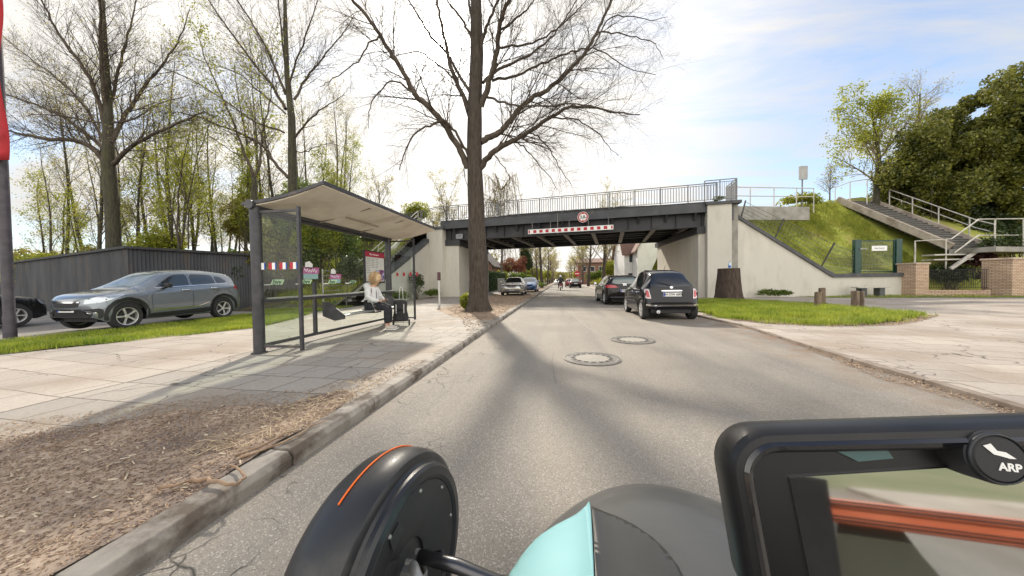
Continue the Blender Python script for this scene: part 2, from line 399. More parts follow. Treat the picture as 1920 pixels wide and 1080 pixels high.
def paving(name, ca, cb, cj, sx_=0.5, sy_=0.5, rot=0.0, dirt=(.26, .2, .14), dlo=.5):
    m = bpy.data.materials.new(name); m.use_nodes = True; nt = m.node_tree; b = nt.nodes['Principled BSDF']; L = nt.links.new
    g = nt.nodes.new('ShaderNodeNewGeometry'); p = nt.nodes.new('ShaderNodeMapping'); L(g.outputs['Position'], p.inputs[0]); p.inputs['Rotation'].default_value = (0, 0, rot)
    nw = nt.nodes.new('ShaderNodeTexNoise'); L(g.outputs['Position'], nw.inputs[0]); nw.inputs['Scale'].default_value = 1.2
    s_ = nt.nodes.new('ShaderNodeVectorMath'); s_.operation = 'MULTIPLY_ADD'; L(nw.outputs['Color'], s_.inputs[0]); s_.inputs[1].default_value = (.09, .09, 0); L(p.outputs[0], s_.inputs[2])
    k = nt.nodes.new('ShaderNodeTexBrick'); L(s_.outputs[0], k.inputs[0]); k.inputs['Scale'].default_value = 1
    k.inputs['Brick Width'].default_value = sx_; k.inputs['Row Height'].default_value = sy_; k.inputs['Mortar Size'].default_value = .009
    k.inputs['Mortar Smooth'].default_value = .4; k.offset = 0.5
    k.inputs['Color1'].default_value = (*ca, 1); k.inputs['Color2'].default_value = (*cb, 1); k.inputs['Mortar'].default_value = (*cj, 1)
    def nz(sc, lo, hi, d0, d1):
        n = nt.nodes.new('ShaderNodeTexNoise'); L(g.outputs['Position'], n.inputs[0]); n.inputs['Scale'].default_value = sc; n.inputs['Detail'].default_value = 8
        r = nt.nodes.new('ShaderNodeMapRange'); L(n.outputs['Fac'], r.inputs[0])
        for i, v in zip((1,2,3,4), (lo, hi, d0, d1)): r.inputs[i].default_value = v
        return r.outputs[0]
    x = nt.nodes.new('ShaderNodeMix'); x.data_type = 'RGBA'; L(nz(.7, dlo, dlo+.2, 0, .75), x.inputs['Factor']); L(k.outputs[0], x.inputs[6]); x.inputs[7].default_value = (*dirt, 1)
    x2 = nt.nodes.new('ShaderNodeMix'); x2.data_type = 'RGBA'; x2.blend_type = 'MULTIPLY'; L(nz(45, .3, .7, .0, .5), x2.inputs['Factor']); L(x.outputs[2], x2.inputs[6]); x2.inputs[7].default_value = (.62, .6, .58, 1)
    # a few wandering cracks
    ad = nt.nodes.new('ShaderNodeVectorMath'); ad.operation = 'MULTIPLY_ADD'; n5 = nt.nodes.new('ShaderNodeTexNoise'); L(g.outputs['Position'], n5.inputs[0]); n5.inputs['Scale'].default_value = 2.5
    L(n5.outputs['Color'], ad.inputs[0]); ad.inputs[1].default_value = (.6, .6, .6); L(g.outputs['Position'], ad.inputs[2])
    ve = nt.nodes.new('ShaderNodeTexVoronoi'); ve.feature = 'DISTANCE_TO_EDGE'; L(ad.outputs[0], ve.inputs[0]); ve.inputs['Scale'].default_value = .62
    cr = nt.nodes.new('ShaderNodeMapRange'); L(ve.outputs['Distance'], cr.inputs[0])
    for i, v in zip((1,2,3,4), (0, .011, .95, 0)): cr.inputs[i].default_value = v
    cm = nt.nodes.new('ShaderNodeMath'); cm.operation = 'MULTIPLY'; L(cr.outputs[0], cm.inputs[0]); L(nz(.9, .42, .55, 0, 1), cm.inputs[1])
    x3 = nt.nodes.new('ShaderNodeMix'); x3.data_type = 'RGBA'; L(cm.outputs[0], x3.inputs['Factor']); L(x2.outputs[2], x3.inputs[6]); x3.inputs[7].default_value = (.05, .04, .032, 1)
    L(x3.outputs[2], b.inputs['Base Color']); b.inputs['Roughness'].default_value = .85
    bn = nt.nodes.new('ShaderNodeBump'); bn.inputs['Strength'].default_value = .5; bn.inputs['Distance'].default_value = .006; L(nz(30, 0, 1, 0, 1), bn.inputs['Height']); L(bn.outputs[0], b.inputs['Normal'])
    return m
M_ASPH = asphalt()
M_PAVE = paving('pavement_slabs', (.28, .26, .23), (.38, .345, .30), (.10, .08, .06), .5, .5, R(3))
M_PAVE2 = paving('pale_paving', (.35, .31, .27), (.44, .39, .335), (.14, .11, .085), .75, .5, R(8), dirt=(.27, .215, .165), dlo=.46)
M_SOIL = mat('bark_soil', (.30, .225, .165), (.45, .35, .26), 9, .95, bump=.02, bscale=26, c3=(.17, .13, .105), s3=2.2, lo3=.45, hi3=.62)
M_SOIL2 = mat('dusty_soil', (.25, .185, .13), (.36, .275, .195), 3, .95, bump=.012, bscale=30, c3=(.13, .09, .06), s3=1.1, lo3=.5, hi3=.7)
M_TURF = mat('turf', (.07, .10, .022), (.15, .19, .04), 2.5, .95, bump=.02, bscale=40, c3=(.20, .15, .085), s3=1.1, lo3=.48, hi3=.6)
M_BANK = mat('bank_turf', (.22, .26, .035), (.38, .39, .06), 1.6, .95, bump=.03, bscale=18, c3=(.30, .25, .09), s3=.55, lo3=.5, hi3=.66)
M_LITTER = mat('leaf_litter', (.07, .05, .03), (.14, .10, .055), 3, .95, bump=.03, bscale=22, c3=(.05, .075, .02), s3=.8, lo3=.45, hi3=.65)
M_KERB = mat('kerb_granite', (.22, .20, .172), (.33, .30, .26), 5, .88, bump=.012, bscale=28, c3=(.10, .078, .06), s3=3.2, lo3=.47, hi3=.62)

struct = lambda o: tag(o, kind='structure')
struct(sheet('ground', [(-260, -60), (260, -60), (260, 420), (-260, 420)], -0.06, mat('far_ground', (.09, .11, .04), (.17, .16, .09), .4, .95)))
ROAD_R = [(4.0, -6), (4.08, 3.4), (4.18, 5.4), (4.6, 9.2), (4.35, 12), (4.2, 30), (4.2, 260)]
struct(sheet('road', [(-1.83, -6), (-1.83, 260)] + ROAD_R[::-1], 0.0, M_ASPH, res=None))
# left side: pavement, path, verge, drive
LP = [(-1.98, -6), (-1.98, 9.4), (-3.4, 10.2), (-5.2, 13.3), (-5.4, 24), (-5.4, 260), (-7.6, 260), (-7.6, 33), (-9.7, 31), (-9.9, 14.5), (-9.8, 12.2), (-8.6, 9.6), (-7.9, 7.6), (-9.55, 4.3), (-12.5, -6)]
struct(slab('pavement', LP, -.05, .10, M_PAVE))
PP = [(-4.9, -6), (-5.15, 4), (-5.6, 9), (-7.0, 12), (-7.6, 20), (-8.4, 20), (-8.9, 14.5), (-8.8, 12.0), (-8.3, 9.7), (-7.95, 7.7), (-9.5, 4.35), (-12.4, -5.9)]
struct(sheet('path', PP, .104, M_PAVE2))
struct(slab('planting_strip', [(-1.98, 9.4), (-1.98, 260), (-5.4, 260), (-5.4, 24), (-5.2, 13.3), (-3.4, 10.2)], -.05, .095, M_SOIL2))
# kerb stones on the left, laid end to end
kb = MB(); y = -6.0; 
while y < 120:
    L_ = 1.0 if y < 60 else 4.0; j = random.uniform(-.006, .006); dz = random.uniform(-.006, .006)
    if y < 20 or True:
        kb.prism([(-1.985+j, y+.004, -.05), (-1.825+j, y+.004, -.05), (-1.815+j, y+.004, .07+dz), (-1.845+j, y+.004, .112+dz), (-1.985+j, y+.004, .116+dz)], (0, L_-.014, 0))
    y += L_
struct(kb.build('kerb', M_KERB, bevel=.006))
# right side
struct(slab('pavement', [(4.0, -6), (4.08, 3.4), (4.18, 5.4), (4.62, 9.2), (4.4, 12), (4.25, 30), (4.25, 260), (8.2, 260), (8.6, 33), (8.3, 22.2), (60, 20.5), (60, -6)], -.05, .055, M_PAVE2))
kb = MB()
for i in range(4):
    (xa, ya), (xb, yb) = ROAD_R[i], ROAD_R[i+1]
    n = max(1, int(math.hypot(xb-xa, yb-ya)/.9))
    for k in range(n):
        p = Vector((xa, ya)).lerp(Vector((xb, yb)), (k+.01)/n); q = Vector((xa, ya)).lerp(Vector((xb, yb)), (k+.99)/n)
        kb.prism([(p.x-.02, p.y, -.03), (p.x+.09, p.y, -.03), (q.x+.09, q.y, -.03), (q.x-.02, q.y, -.03)], (0, 0, .082+random.uniform(-.008, .006)))
struct(kb.build('kerb', mat('sunken_kerb', (.17, .13, .10), (.28, .235, .19), 4, .9, bump=.006, bscale=40), bevel=.006))

# --- natural ground shapes
def sstep(a, b, x):
    t = min(1, max(0, (x-a)/(b-a))); return t*t*(3-2*t)
# railway embankment left of the abutment
def bank_left(x, y):
    toe = 13.0 + .10*(-9.9-x); top = 24.6
    rise = sstep(0, 1, (y-toe)/(top-toe))*.35 + .65*min(1, max(0, (y-toe)/(top-toe)))
    z = 5.45*rise*(1-.55*sstep(17, 30, -x))
    if y > 33: z = 5.45*(1-min(1, (y-33)/9.0))
    return z + .12*math.sin(x*1.3+y)*math.sin(y*.9)*min(1, z)
struct(sheet('embankment', [(-9.95, 12.6), (-9.95, 24.3), (-8.9, 24.4), (-8.9, 33), (-10.0, 33.2), (-10, 43), (-90, 43), (-90, 21), (-30, 14.0)], .07, M_LITTER, res=.9, zf=bank_left))
struct(sheet('drive', [(-11.4, 3.0), (-11.6, 11.2), (-13, 12.6), (-40, 17.8), (-60, 10), (-60, -6), (-13.5, -6), (-12.2, 1)], .06, mat('old_tarmac', (.2, .185, .165), (.28, .26, .235), 1.2, .9, bump=.004, bscale=60)))

def rough_poly(poly, amp, step, seed=0):
    out = []
    for i in range(len(poly)):
        a, b_ = Vector(poly[i]), Vector(poly[(i+1) % len(poly)]); k = max(1, int((b_-a).length/step))
        for q in range(k):
            p = a.lerp(b_, q/k); out.append((p.x+amp*(mnoise.noise((p.x*1.7, p.y*1.7, seed))+.6*mnoise.noise((p.x*5, p.y*5, seed+1))), p.y+amp*(mnoise.noise((p.x*1.7, p.y*1.7, seed+7))+.6*mnoise.noise((p.x*5, p.y*5, seed+8)))))
    return out
VERGE = [(-9.55, 4.3), (-7.9, 7.6), (-8.6, 9.6), (-9.8, 12.2), (-9.9, 14.6), (-12.5, 13.2), (-13, 12.6), (-11.6, 11.2), (-11.4, 3.0), (-12.2, 1), (-11.6, -1)]
VERGE = rough_poly(VERGE, .12, .25, 3)
struct(sheet('verge', VERGE, .112, M_TURF, res=.5, zf=lambda x, y: .02*math.sin(x*3)*math.sin(y*2.3)))
ISLAND = [(4.75, 10.3), (5.3, 9.35), (6.3, 8.95), (7.6, 9.2), (9.0, 10.1), (10.6, 11.3), (10.3, 12.6), (10.2, 14.2), (9.6, 16.2), (8.9, 18.0), (7.6, 18.8), (6.3, 18.0), (5.2, 15.6), (4.8, 12.6)]
ISLAND = rough_poly(ISLAND, .22, .2, 5)
struct(sheet('grass_island', ISLAND, .065, M_TURF, res=.35, zf=lambda x, y: .10*max(0, 1-((x-7.4)**2/9+(y-13.5)**2/24))))
STRIP_R = [(13.5, 22.5), (14.8, 20.6), (20, 20.0), (28, 19.0), (45, 17.5), (45, 23.6), (22, 23.0)]
struct(sheet('verge', STRIP_R, .062, M_TURF, res=.5))

# bark mulch patch in the foreground by the left kerb
MULCH0 = [(-1.99, -6), (-1.99, 2.55), (-2.06, 3.1), (-2.3, 3.25), (-2.5, 2.75), (-2.9, 2.6), (-3.3, 2.45), (-3.6, 2.2), (-4.2, 1.85), (-4.6, 1.7), (-4.9, 1.2), (-5.5, -1), (-6, -6)]
MULCH = []
for i_ in range(len(MULCH0)):
    a_, b_ = Vector(MULCH0[i_]), Vector(MULCH0[(i_+1) % len(MULCH0)]); k_ = max(1, int((b_-a_).length/.06)) if min(a_.y, b_.y) > -1 and max(a_.x, b_.x) < -1.995 else 1
    for q_ in range(k_):
        p_ = a_.lerp(b_, q_/k_); MULCH.append((p_.x+(.16*mnoise.noise((p_.x*4, p_.y*4, 5))+.07*mnoise.noise((p_.x*13, p_.y*13, 6)))*(k_ > 1), p_.y+(.14*mnoise.noise((p_.x*4, p_.y*4, 9))+.07*mnoise.noise((p_.x*13, p_.y*13, 8)))*(k_ > 1)))
def mulch_z(x, y):
    return max(0, .012+.02*mnoise.noise((x*2.2, y*2.2, 0)) + .009*mnoise.noise((x*9, y*9, 3)))
struct(sheet('bark_mulch_bed', MULCH, .1055, M_SOIL, res=.055, zf=mulch_z))

def scatter(poly, n, seed=1, falloff=None):
    r = np.random.default_rng(seed); P = np.array(poly); lo = P.min(0); hi = P.max(0); out = np.zeros((0, 2))
    while len(out) < n:
        c = r.uniform(lo, hi, (n*2, 2)); c = c[in_poly(c, poly)]; out = np.concatenate([out, c])
    return out[:n]
def blades(name, poly, n, h, w, zf, m, seed=1, clump=1.6, lean=.5, pts=None):
    """many single grass leaves, each a bent two-segment strip"""
    r = np.random.default_rng(seed)
    P = scatter(poly, n, seed) if pts is None else pts
    nz_ = np.array([mnoise.noise((p[0]*clump, p[1]*clump, seed)) for p in P])
    keep = nz_ > r.uniform(-.55, .25, len(P)); P = P[keep]; nz_ = nz_[keep]; n = len(P)
    z = np.array([zf(a, b_) for a, b_ in P]); H = h*(.45+.75*r.random(n))*(1+.7*nz_)
    a = r.uniform(0, 2*np.pi, n); b = r.uniform(0, 2*np.pi, n); ln = H*lean*r.random(n)*1.3
    W = np.stack([np.cos(a), np.sin(a), 0*a], 1)*(w*(.6+.8*r.random(n)))[:, None]
    D = np.stack([np.cos(b)*ln, np.sin(b)*ln, 0*b], 1); B = np.column_stack([P, z])
    up = np.array([0, 0, 1.0])
    p0 = B-W/2; p1 = B+W/2; mid = B+D*.35+up*(H*.6)[:, None]; p2 = mid+W*.35; p3 = mid-W*.35; tip = B+D+up*H[:, None]
    V = np.stack([p0, p1, p2, p3, tip-W*.05, tip+W*.05], 1).reshape(-1, 3)
    i = np.arange(n)[:, None]*6
    Q = np.concatenate([i+np.array([[0, 1, 2, 3]]), i+np.array([[3, 2, 5, 4]])])
    o = link(name, npmesh(name, V, Q), m)
    return tag(o, kind='stuff')
M_GR1 = leafmat('grass_blade', (.055, .11, .012), (.26, .30, .035), .4)
M_GR2 = leafmat('grass_blade_light', (.12, .21, .018), (.40, .43, .055), .45)
M_DRY = leafmat('dry_blade', (.20, .13, .06), (.42, .32, .17), .2)
isl_z = lambda x, y: .06 + .10*max(0, 1-((x-7.4)**2/9+(y-13.5)**2/24))
o = blades('grass', ISLAND, 100000, .13, .010, isl_z, M_GR2, 3, 1.5); tag(o, 'long bright green grass on the island around the tree stump', 'grass')
o = blades('grass', [(7.2+(p[0]-7.2)*1.07, 13+(p[1]-13)*1.06) for p in ISLAND], 9000, .09, .010, lambda x, y: .055, M_GR2, 23, 1.5); tag(o, 'sparse ragged grass creeping over the paving around the island', 'grass')
o = blades('grass', [(-10.4+(p[0]+10.4)*1.08, 7+(p[1]-7)*1.03) for p in VERGE], 7000, .06, .010, lambda x, y: .10, M_GR2, 24, 1.5); tag(o, 'sparse ragged grass creeping over the path beside the verge', 'grass')
o = blades('dry_grass', ISLAND, 9000, .05, .012, isl_z, M_DRY, 4, 2.0, 1.2); tag(o, 'dry straw and fallen leaves in the island grass', 'dry grass')
o = blades('grass', VERGE, 75000, .085, .010, lambda x, y: .11, M_GR2, 5, .9); tag(o, 'short yellow green grass on the verge beside the grey car', 'grass')
o = blades('grass', STRIP_R, 26000, .09, .012, lambda x, y: .06, M_GR2, 6, .8); tag(o, 'grass strip at the foot of the brick pillars', 'grass')

# chips, twigs and leaf bits on the mulch
def chips(name, poly, n, L0, L1, w, z0, m, seed, zf=None, flat=.25):
    r = np.random.default_rng(seed); P = scatter(poly, n, seed); z = np.array([(zf(*p) if zf else 0) for p in P])+z0
    a = r.normal(.35, .9, n); Ls = r.uniform(L0, L1, n)**1.0; t = r.normal(0, flat, n)
    D = np.stack([np.cos(a)*np.cos(t), np.sin(a)*np.cos(t), np.sin(t)], 1)*(Ls/2)[:, None]
    S = np.stack([-np.sin(a), np.cos(a), r.normal(0, .4, n)], 1)*(w*r.uniform(.5, 1.5, n)/2)[:, None]; T = np.array([0, 0, 1.0])*(w*.3)
    C = np.column_stack([P, z+np.abs(D[:, 2])*.7])
    vs = [C-D-S, C-D+S, C+D+S, C+D-S]; V = np.stack(vs+[v+T for v in vs], 1).reshape(-1, 3); i = np.arange(n)[:, None]*8
    Q = np.concatenate([i+np.array([f]) for f in ((3,2,1,0),(4,5,6,7),(0,1,5,4),(1,2,6,5),(2,3,7,6),(3,0,4,7))])
    return link(name, npmesh(name, V, Q), m)
M_CH1 = mat('bark_chip', (.27, .185, .125), (.42, .31, .215), 30, .9)
M_CH2 = mat('bleached_chip', (.45, .36, .25), (.62, .53, .4), 30, .85)
M_CH3 = mat('dark_chip', (.14, .095, .075), (.24, .165, .125), 30, .9)
NEARM = [(-1.99, .3), (-1.99, 2.6), (-2.1, 3.1), (-2.3, 3.2), (-2.5, 2.8), (-2.9, 2.75), (-3.5, 2.45), (-4.3, 1.9), (-4.6, 1.6), (-4.9, 1.1), (-4.9, .3)]
tag(chips('bark_chips', NEARM, 17000, .004, .026, .005, .107, M_CH1, 11, mulch_z), 'brown shredded bark covering the soil beside the kerb', 'bark mulch', kind='stuff')
tag(chips('bark_chips', NEARM, 5000, .004, .024, .006, .107, M_CH3, 12, mulch_z), 'dark damp bark bits in the mulch beside the kerb', 'bark mulch', kind='stuff')
tag(chips('wood_splinters', NEARM, 420, .01, .055, .007, .112, M_CH2, 13, mulch_z), 'pale bleached wood splinters lying on the bark mulch', 'splinters', kind='stuff')
SPILL = [(-1.99, 2.4), (-1.99, 4.6), (-2.3, 4.2), (-2.7, 3.2), (-3.6, 2.9), (-4.6, 2.2), (-5.3, 1.6), (-5.0, 1.0), (-4.3, 1.7), (-3.3, 2.2), (-2.6, 2.4)]
tag(chips('bark_chips', SPILL, 3600, .004, .022, .006, .106, M_CH1, 14, None), 'loose bark bits spilled over the paving around the mulch', 'bark mulch', kind='stuff')
GUT = [(-1.8, .6), (-1.5, .9), (-1.6, 3.0), (-1.8, 6.0)]
EDGE_R = [(3.95, 2.8), (4.5, 3.0), (4.6, 4.6), (4.55, 6.6), (4.2, 6.4), (3.8, 4.6)]
tag(chips('leaf_litter', EDGE_R, 3400, .006, .03, .008, .012, M_CH1, 15, None), 'brown leaf litter along the right edge of the road', 'leaf litter', kind='stuff')
FRONT_I = [(4.7, 9.9), (5.3, 9.1), (6.4, 8.75), (7.8, 9.0), (9.2, 9.9), (10.8, 11.2), (10.3, 11.6), (8.6, 10.3), (6.6, 9.5), (5.4, 10.0), (4.95, 11)]
tag(chips('leaf_litter', FRONT_I, 3200, .01, .045, .014, .07, M_CH1, 26, None), 'brown leaf litter along the front edge of the grass island', 'leaf litter', kind='stuff')
FAR_L = [(-1.98, 7), (-1.98, 24), (-4.6, 24), (-4.8, 13.5), (-3.2, 10.3), (-2.6, 8.6)]
tag(chips('leaf_litter', FAR_L, 5000, .015, .06, .016, .1, M_CH1, 16, None), 'leaf litter on the soil strip around the big tree', 'leaf litter', kind='stuff')
# ------------------------------------------------------------------ railway bridge
M_STEEL = mat('bridge_paint', (.02, .021, .025), (.04, .041, .046), 1.4, .55, bump=.003, bscale=25, c3=(.10, .075, .055), s3=1.8, lo3=.6, hi3=.75)
M_STEEL2 = mat('bridge_flange', (.13, .125, .12), (.22, .21, .2), 3, .6, c3=(.09, .06, .045), s3=3, lo3=.5, hi3=.7)
M_BALLAST = mat('ballast_edge', (.03, .03, .032), (.07, .065, .06), 12, .95, bump=.03, bscale=30)
M_BUCKLE = mat('deck_underside', (.10, .085, .075), (.19, .16, .14), 2.5, .85, c3=(.05, .04, .035), s3=1.2)
M_CONC = mat('painted_concrete', (.53, .505, .44), (.58, .555, .485), .8, .85, bump=.003, bscale=30, c3=(.42, .395, .33), s3=1.5, lo3=.52, hi3=.85, stretch=(1.2, 1.2, .4))
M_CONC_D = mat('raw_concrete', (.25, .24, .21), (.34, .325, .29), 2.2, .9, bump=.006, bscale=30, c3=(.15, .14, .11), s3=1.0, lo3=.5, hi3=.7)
M_COPE = mat('dark_coping', (.05, .052, .055), (.09, .092, .095), 3, .7, bump=.003, bscale=40)
M_RAILM = mat('galvanised_rail', (.30, .30, .29), (.42, .41, .39), 8, .45, metal=.6)
M_RAILD = mat('grey_rail', (.12, .122, .125), (.19, .19, .19), 8, .5, metal=.3)
M_RAILW = mat('weathered_rail', (.42, .40, .35), (.56, .53, .47), 6, .6, c3=(.25, .19, .12), s3=5, lo3=.58, hi3=.7)

BA, BB = Vector((-8.5, 24.3, 0)), Vector((9.0, 21.7, 0))
BRZ = math.atan2(BB.y-BA.y, BB.x-BA.x); BL = (BB-BA).length
bridge = thing('railway_bridge', 'black steel railway bridge with a long railing spanning the street', 'bridge', BA, BRZ)
ZB, ZT = 4.38, 5.74
def arch(x): return .16*math.sin(math.pi*min(1, max(0, x/BL)))
def girder(y0, s):
    b = MB()
    b.box(-.25, y0-.012, ZB, BL+.25, y0+.012, ZT-.01)                     # web
    b.box(-.25, y0-.17, ZB-.03, BL+.25, y0+.17, ZB)                       # bottom flange
    for k in range(13):                                                    # stiffeners
        x = .4+k*(BL-.8)/12
        b.box(x-.012, y0-.15*(s > 0)-.0, ZB+.002, x+.012, y0+.15*(s < 0), ZT-.55)
    o = b.build('girder', M_STEEL, bridge)
    return o
girder(0.0, 1); girder(8.0, -1)
# outrigger fascia that carries the walkway
b = MB()
b.box(-.25, -.46, ZT-.52, BL+.25, -.44, ZT+.02)
b.box(-.25, -.50, ZT-.56, BL+.25, -.30, ZT-.52)
b.box(-.25, -.50, ZT+.02, BL+.25, -.02, ZT+.05)
for k in range(11):
    x = .8+k*(BL-1.6)/10
    b.prism([(x-.05, -.44, ZT-.56), (x-.05, -.02, ZT-.56), (x-.05, -.02, ZT-1.0)], (.1, 0, 0))
b.build('fascia', mat('fascia_paint', (.038, .041, .048), (.065, .068, .075), 1.2, .5, c3=(.15, .12, .09), s3=2.2, lo3=.62, hi3=.75), bridge)
for k in range(9):
    x = 1.15+k*1.93
    if k % 2 == 0 or True:
        b = MB(); b.box(x-.14, .2, ZB+.04, x+.14, 7.8, ZB+.07); b.box(x-.012, .2, ZB+.07, x+.012, 7.8, ZB+.42)
        b.build('cross_beam', M_STEEL2, bridge)
for y in (2.0, 3.5, 4.6, 6.1):
    b = MB(); b.box(.3, y-.09, ZB+.22, BL-.3, y+.09, ZB+.25); b.box(.3, y-.01, ZB+.25, BL-.3, y+.01, ZB+.43); b.build('rail_bearer', M_STEEL, bridge)
b = MB(); 
for k in range(40):
    for j in range(8):
        x0 = .3+k*(BL-.6)/40; y0 = .22+j*.95
        b.box(x0+.015, y0+.015, ZB+.435+.01*((k+j) % 2), x0+(BL-.6)/40-.015, y0+.93, ZB+.50)
b.build('deck_plate', M_BUCKLE, bridge)
b = MB(); b.box(-.2, -.0, ZB+.51, BL+.2, 8.0, ZB+.56); b.build('deck', M_STEEL, bridge)
# ballast shoulder seen over the fascia, slightly cambered
N_ = 60; b = MB(); pts = []
for k in range(N_+1):
    x = -.2+k*(BL+.4)/N_; pts.append((x, .25, ZT+.10+1.4*arch(x)+.035*mnoise.noise((x*3, 0, 0))))
b.prism([(-.2, .25, ZT-.3)]+pts+[(BL+.2, .25, ZT-.3)], (0, 7.4, 0))
b.build('ballast', M_BALLAST, bridge)
def railing(name, p0, p1, z0, h, m, parent=None, bar=.15, post=1.5, rails=(1.0, .9, .1), t=.012, mid=None):
    """picket railing between two plan points (one mesh: a repeated pattern)"""
    b = MB(); a = Vector(p0); c = Vector(p1); L_ = (c-a).length; d = (c-a)/L_
    z0a, z0b = (z0, z0) if not isinstance(z0, tuple) else z0
    def P(s, z): q = a + d*s; return (q.x, q.y, z0a+(z0b-z0a)*s/L_+z)
    for r in rails: b.beam(P(0, h*r), P(L_, h*r), .045 if r == 1.0 else .03, .045 if r == 1.0 else .03)
    n = max(1, round(L_/post))
    for k in range(n+1): b.beam(P(L_*k/n, 0), P(L_*k/n, h), .05, .05, up=(0, 1, 0))
    if bar:
        m_ = int(L_/bar)
        for k in range(1, m_): b.beam(P(L_*k/m_, h*rails[-1]), P(L_*k/m_, h*rails[1]), t, t, up=(0, 1, 0))
    return b.build(name, m, parent)
railing('railing', (-.3, -.42, 0), (BL+.3, -.42, 0), ZT+.05, 1.08, M_RAILD, bridge, .155, 1.5, t=.036)
railing('railing', (-.3, 8.4, 0), (BL+.3, 8.4, 0), ZT+.05, 1.1, M_RAILD, bridge, .3, 1.5, t=.016)
# conduit down the face
b = MB(); b.tube([(8.55, -.5, ZT), (8.55, -.5, ZB-.05)], .035, 8); b.build('conduit', M_STEEL2, bridge)

def B2W(x, y, z): return Matrix.Translation(BA) @ Matrix.Rotation(BRZ, 4, 'Z') @ Vector((x, y, z))
def px_bridge(px, py, off=-.50):
    """local x and z on the fascia plane for a photo pixel"""
    a = B2W(0, off, 0); c = B2W(BL, off, 0); w = PV(px, py, a, c); return (w.xy-a.xy).length*(1 if (w-a).dot(c-a) > 0 else -1), w.z
# round height limit sign
M_RED = mat('sign_red', (.42, .012, .025), rough=.45); M_WHITE = mat('sign_white', (.78, .78, .75), rough=.45); M_BLACK = mat('sign_black', (.015, .015, .017), rough=.5)
M_GREYB = mat('sign_back', (.25, .26, .27), rough=.5, metal=.5)
sx, sz = px_bridge(1093, 407, -.56)
sg = thing('height_limit_sign', 'round red and white clearance sign with number 3,8 on the black bridge', 'road sign', B2W(sx, -.56, sz), BRZ)
MR = Matrix.Rotation(R(90), 4, 'X')   # discs face local -Y
def disc(name, r0, r1, y0, y1, m, parent, n=40):
    b = MB(); b.lathe([(r0, -y0), (r1, -y0), (r1, -y1), (r0, -y1)] if r0 > 0 else [(0, -y0), (r1, -y0), (r1, -y1), (0, -y1)], MR.inverted() if False else Matrix.Rotation(R(-90), 4, 'X') @ Matrix.Scale(-1, 4, (0, 0, 1)) , n, close=r0 > 0)
    return b.build(name, m, parent)
def disc2(name, r, y0, y1, m, parent, n=40, r0=0.0):
    b = MB(); vs = []; 
    for y in (y0, y1):
        for k in range(n): vs.append((r*math.cos(2*math.pi*k/n), y, r*math.sin(2*math.pi*k/n)))
    fs = [(k, (k+1) % n, n+(k+1) % n, n+k) for k in range(n)]
    if r0:
        for y in (y0, y1):
            for k in range(n): vs.append((r0*math.cos(2*math.pi*k/n), y, r0*math.sin(2*math.pi*k/n)))
        fs += [(2*n+k, 2*n+(k+1) % n, 3*n+(k+1) % n, 3*n+k) for k in range(n)]
        fs += [(k, (k+1) % n, 2*n+(k+1) % n, 2*n+k) for k in range(n)] + [(n+k, n+(k+1) % n, 3*n+(k+1) % n, 3*n+k) for k in range(n)]
    else: fs += [tuple(range(n)), tuple(range(n, 2*n))]
    b.add(vs, fs); return b.build(name, m, parent)
RS = .35
disc2('sign_plate', RS, 0, .03, M_WHITE, sg)
disc2('sign_ring', RS*.93, -.004, -.001, M_RED, sg, r0=RS*.70)
for s in (1, -1):
    b = MB(); b.prism([(-.09, -.005, s*RS*.74), (.09, -.005, s*RS*.74), (0, -.005, s*RS*.50)], (0, .004, 0)); b.build('clearance_arrow', M_RED, sg)
text_mesh('3,8', .27, frame((-.03, -.004, 0), (1, 0, 0), (0, 0, 1)), 'number', M_BLACK, sg, bold=.006)
text_mesh('m', .12, frame((.185, -.004, -.04), (1, 0, 0), (0, 0, 1)), 'number', M_BLACK, sg, bold=.003)
b = MB(); b.box(-.03, .03, -.3, .03, .10, .3); b.build('bracket', M_GREYB, sg)
# striped warning board
xl, zl = px_bridge(990, 435, -.56); xr, zr = px_bridge(1150, 424.5, -.56); zc_ = (zl+zr)/2
wb = thing('warning_board', 'long red and white striped warning board under the round sign', 'warning board', B2W((xl+xr)/2, -.56, zc_-.02), BRZ)
W_ = (xr-xl); Hh = .15
b = MB(); b.box(-W_/2, 0, -Hh, W_/2, .03, Hh); b.build('board_plate', M_WHITE, wb, bevel=.004)
b = MB(); pitch = W_/13.2
for k in range(14):
    x = -W_/2 + .06 + k*(W_-.12-.0)/13.0 
    x0 = x-.11; x1 = x+.11
    if k == 0: x0, x1 = -W_/2+.04, -W_/2+.14
    if k == 13: x0, x1 = W_/2-.14, W_/2-.04
    b = MB(); b.box(x0, -.004, -Hh+.05, x1, -.0005, Hh-.05); b.build('red_stripe', M_RED, wb)
b = MB()
for k in range(5):
    x = -W_/2+.3+k*(W_-.6)/4; b = MB(); b.box(x-.02, .03, -.1, x+.02, .075, .62); b.build('bracket', M_STEEL2, wb)
x_, z_ = px_bridge(861, 443, -.20)
bp = thing('number_plate', 'small faded grey plate at the left end of the black girder', 'plate', B2W(x_, -.19, z_), BRZ)
b = MB(); b.box(-.27, 0, -.17, .27, .02, .17); b.build('plate', mat('faded_plate', (.22, .24, .26), (.32, .33, .35), 9, .6), bp)
text_mesh('371', .2, frame((0, -.002, 0), (1, 0, 0), (0, 0, 1)), 'number', M_BLACK, bp)
b = MB(); b.box(-.05, .02, -.05, .05, .175, .05); b.build('bracket', M_STEEL, bp)

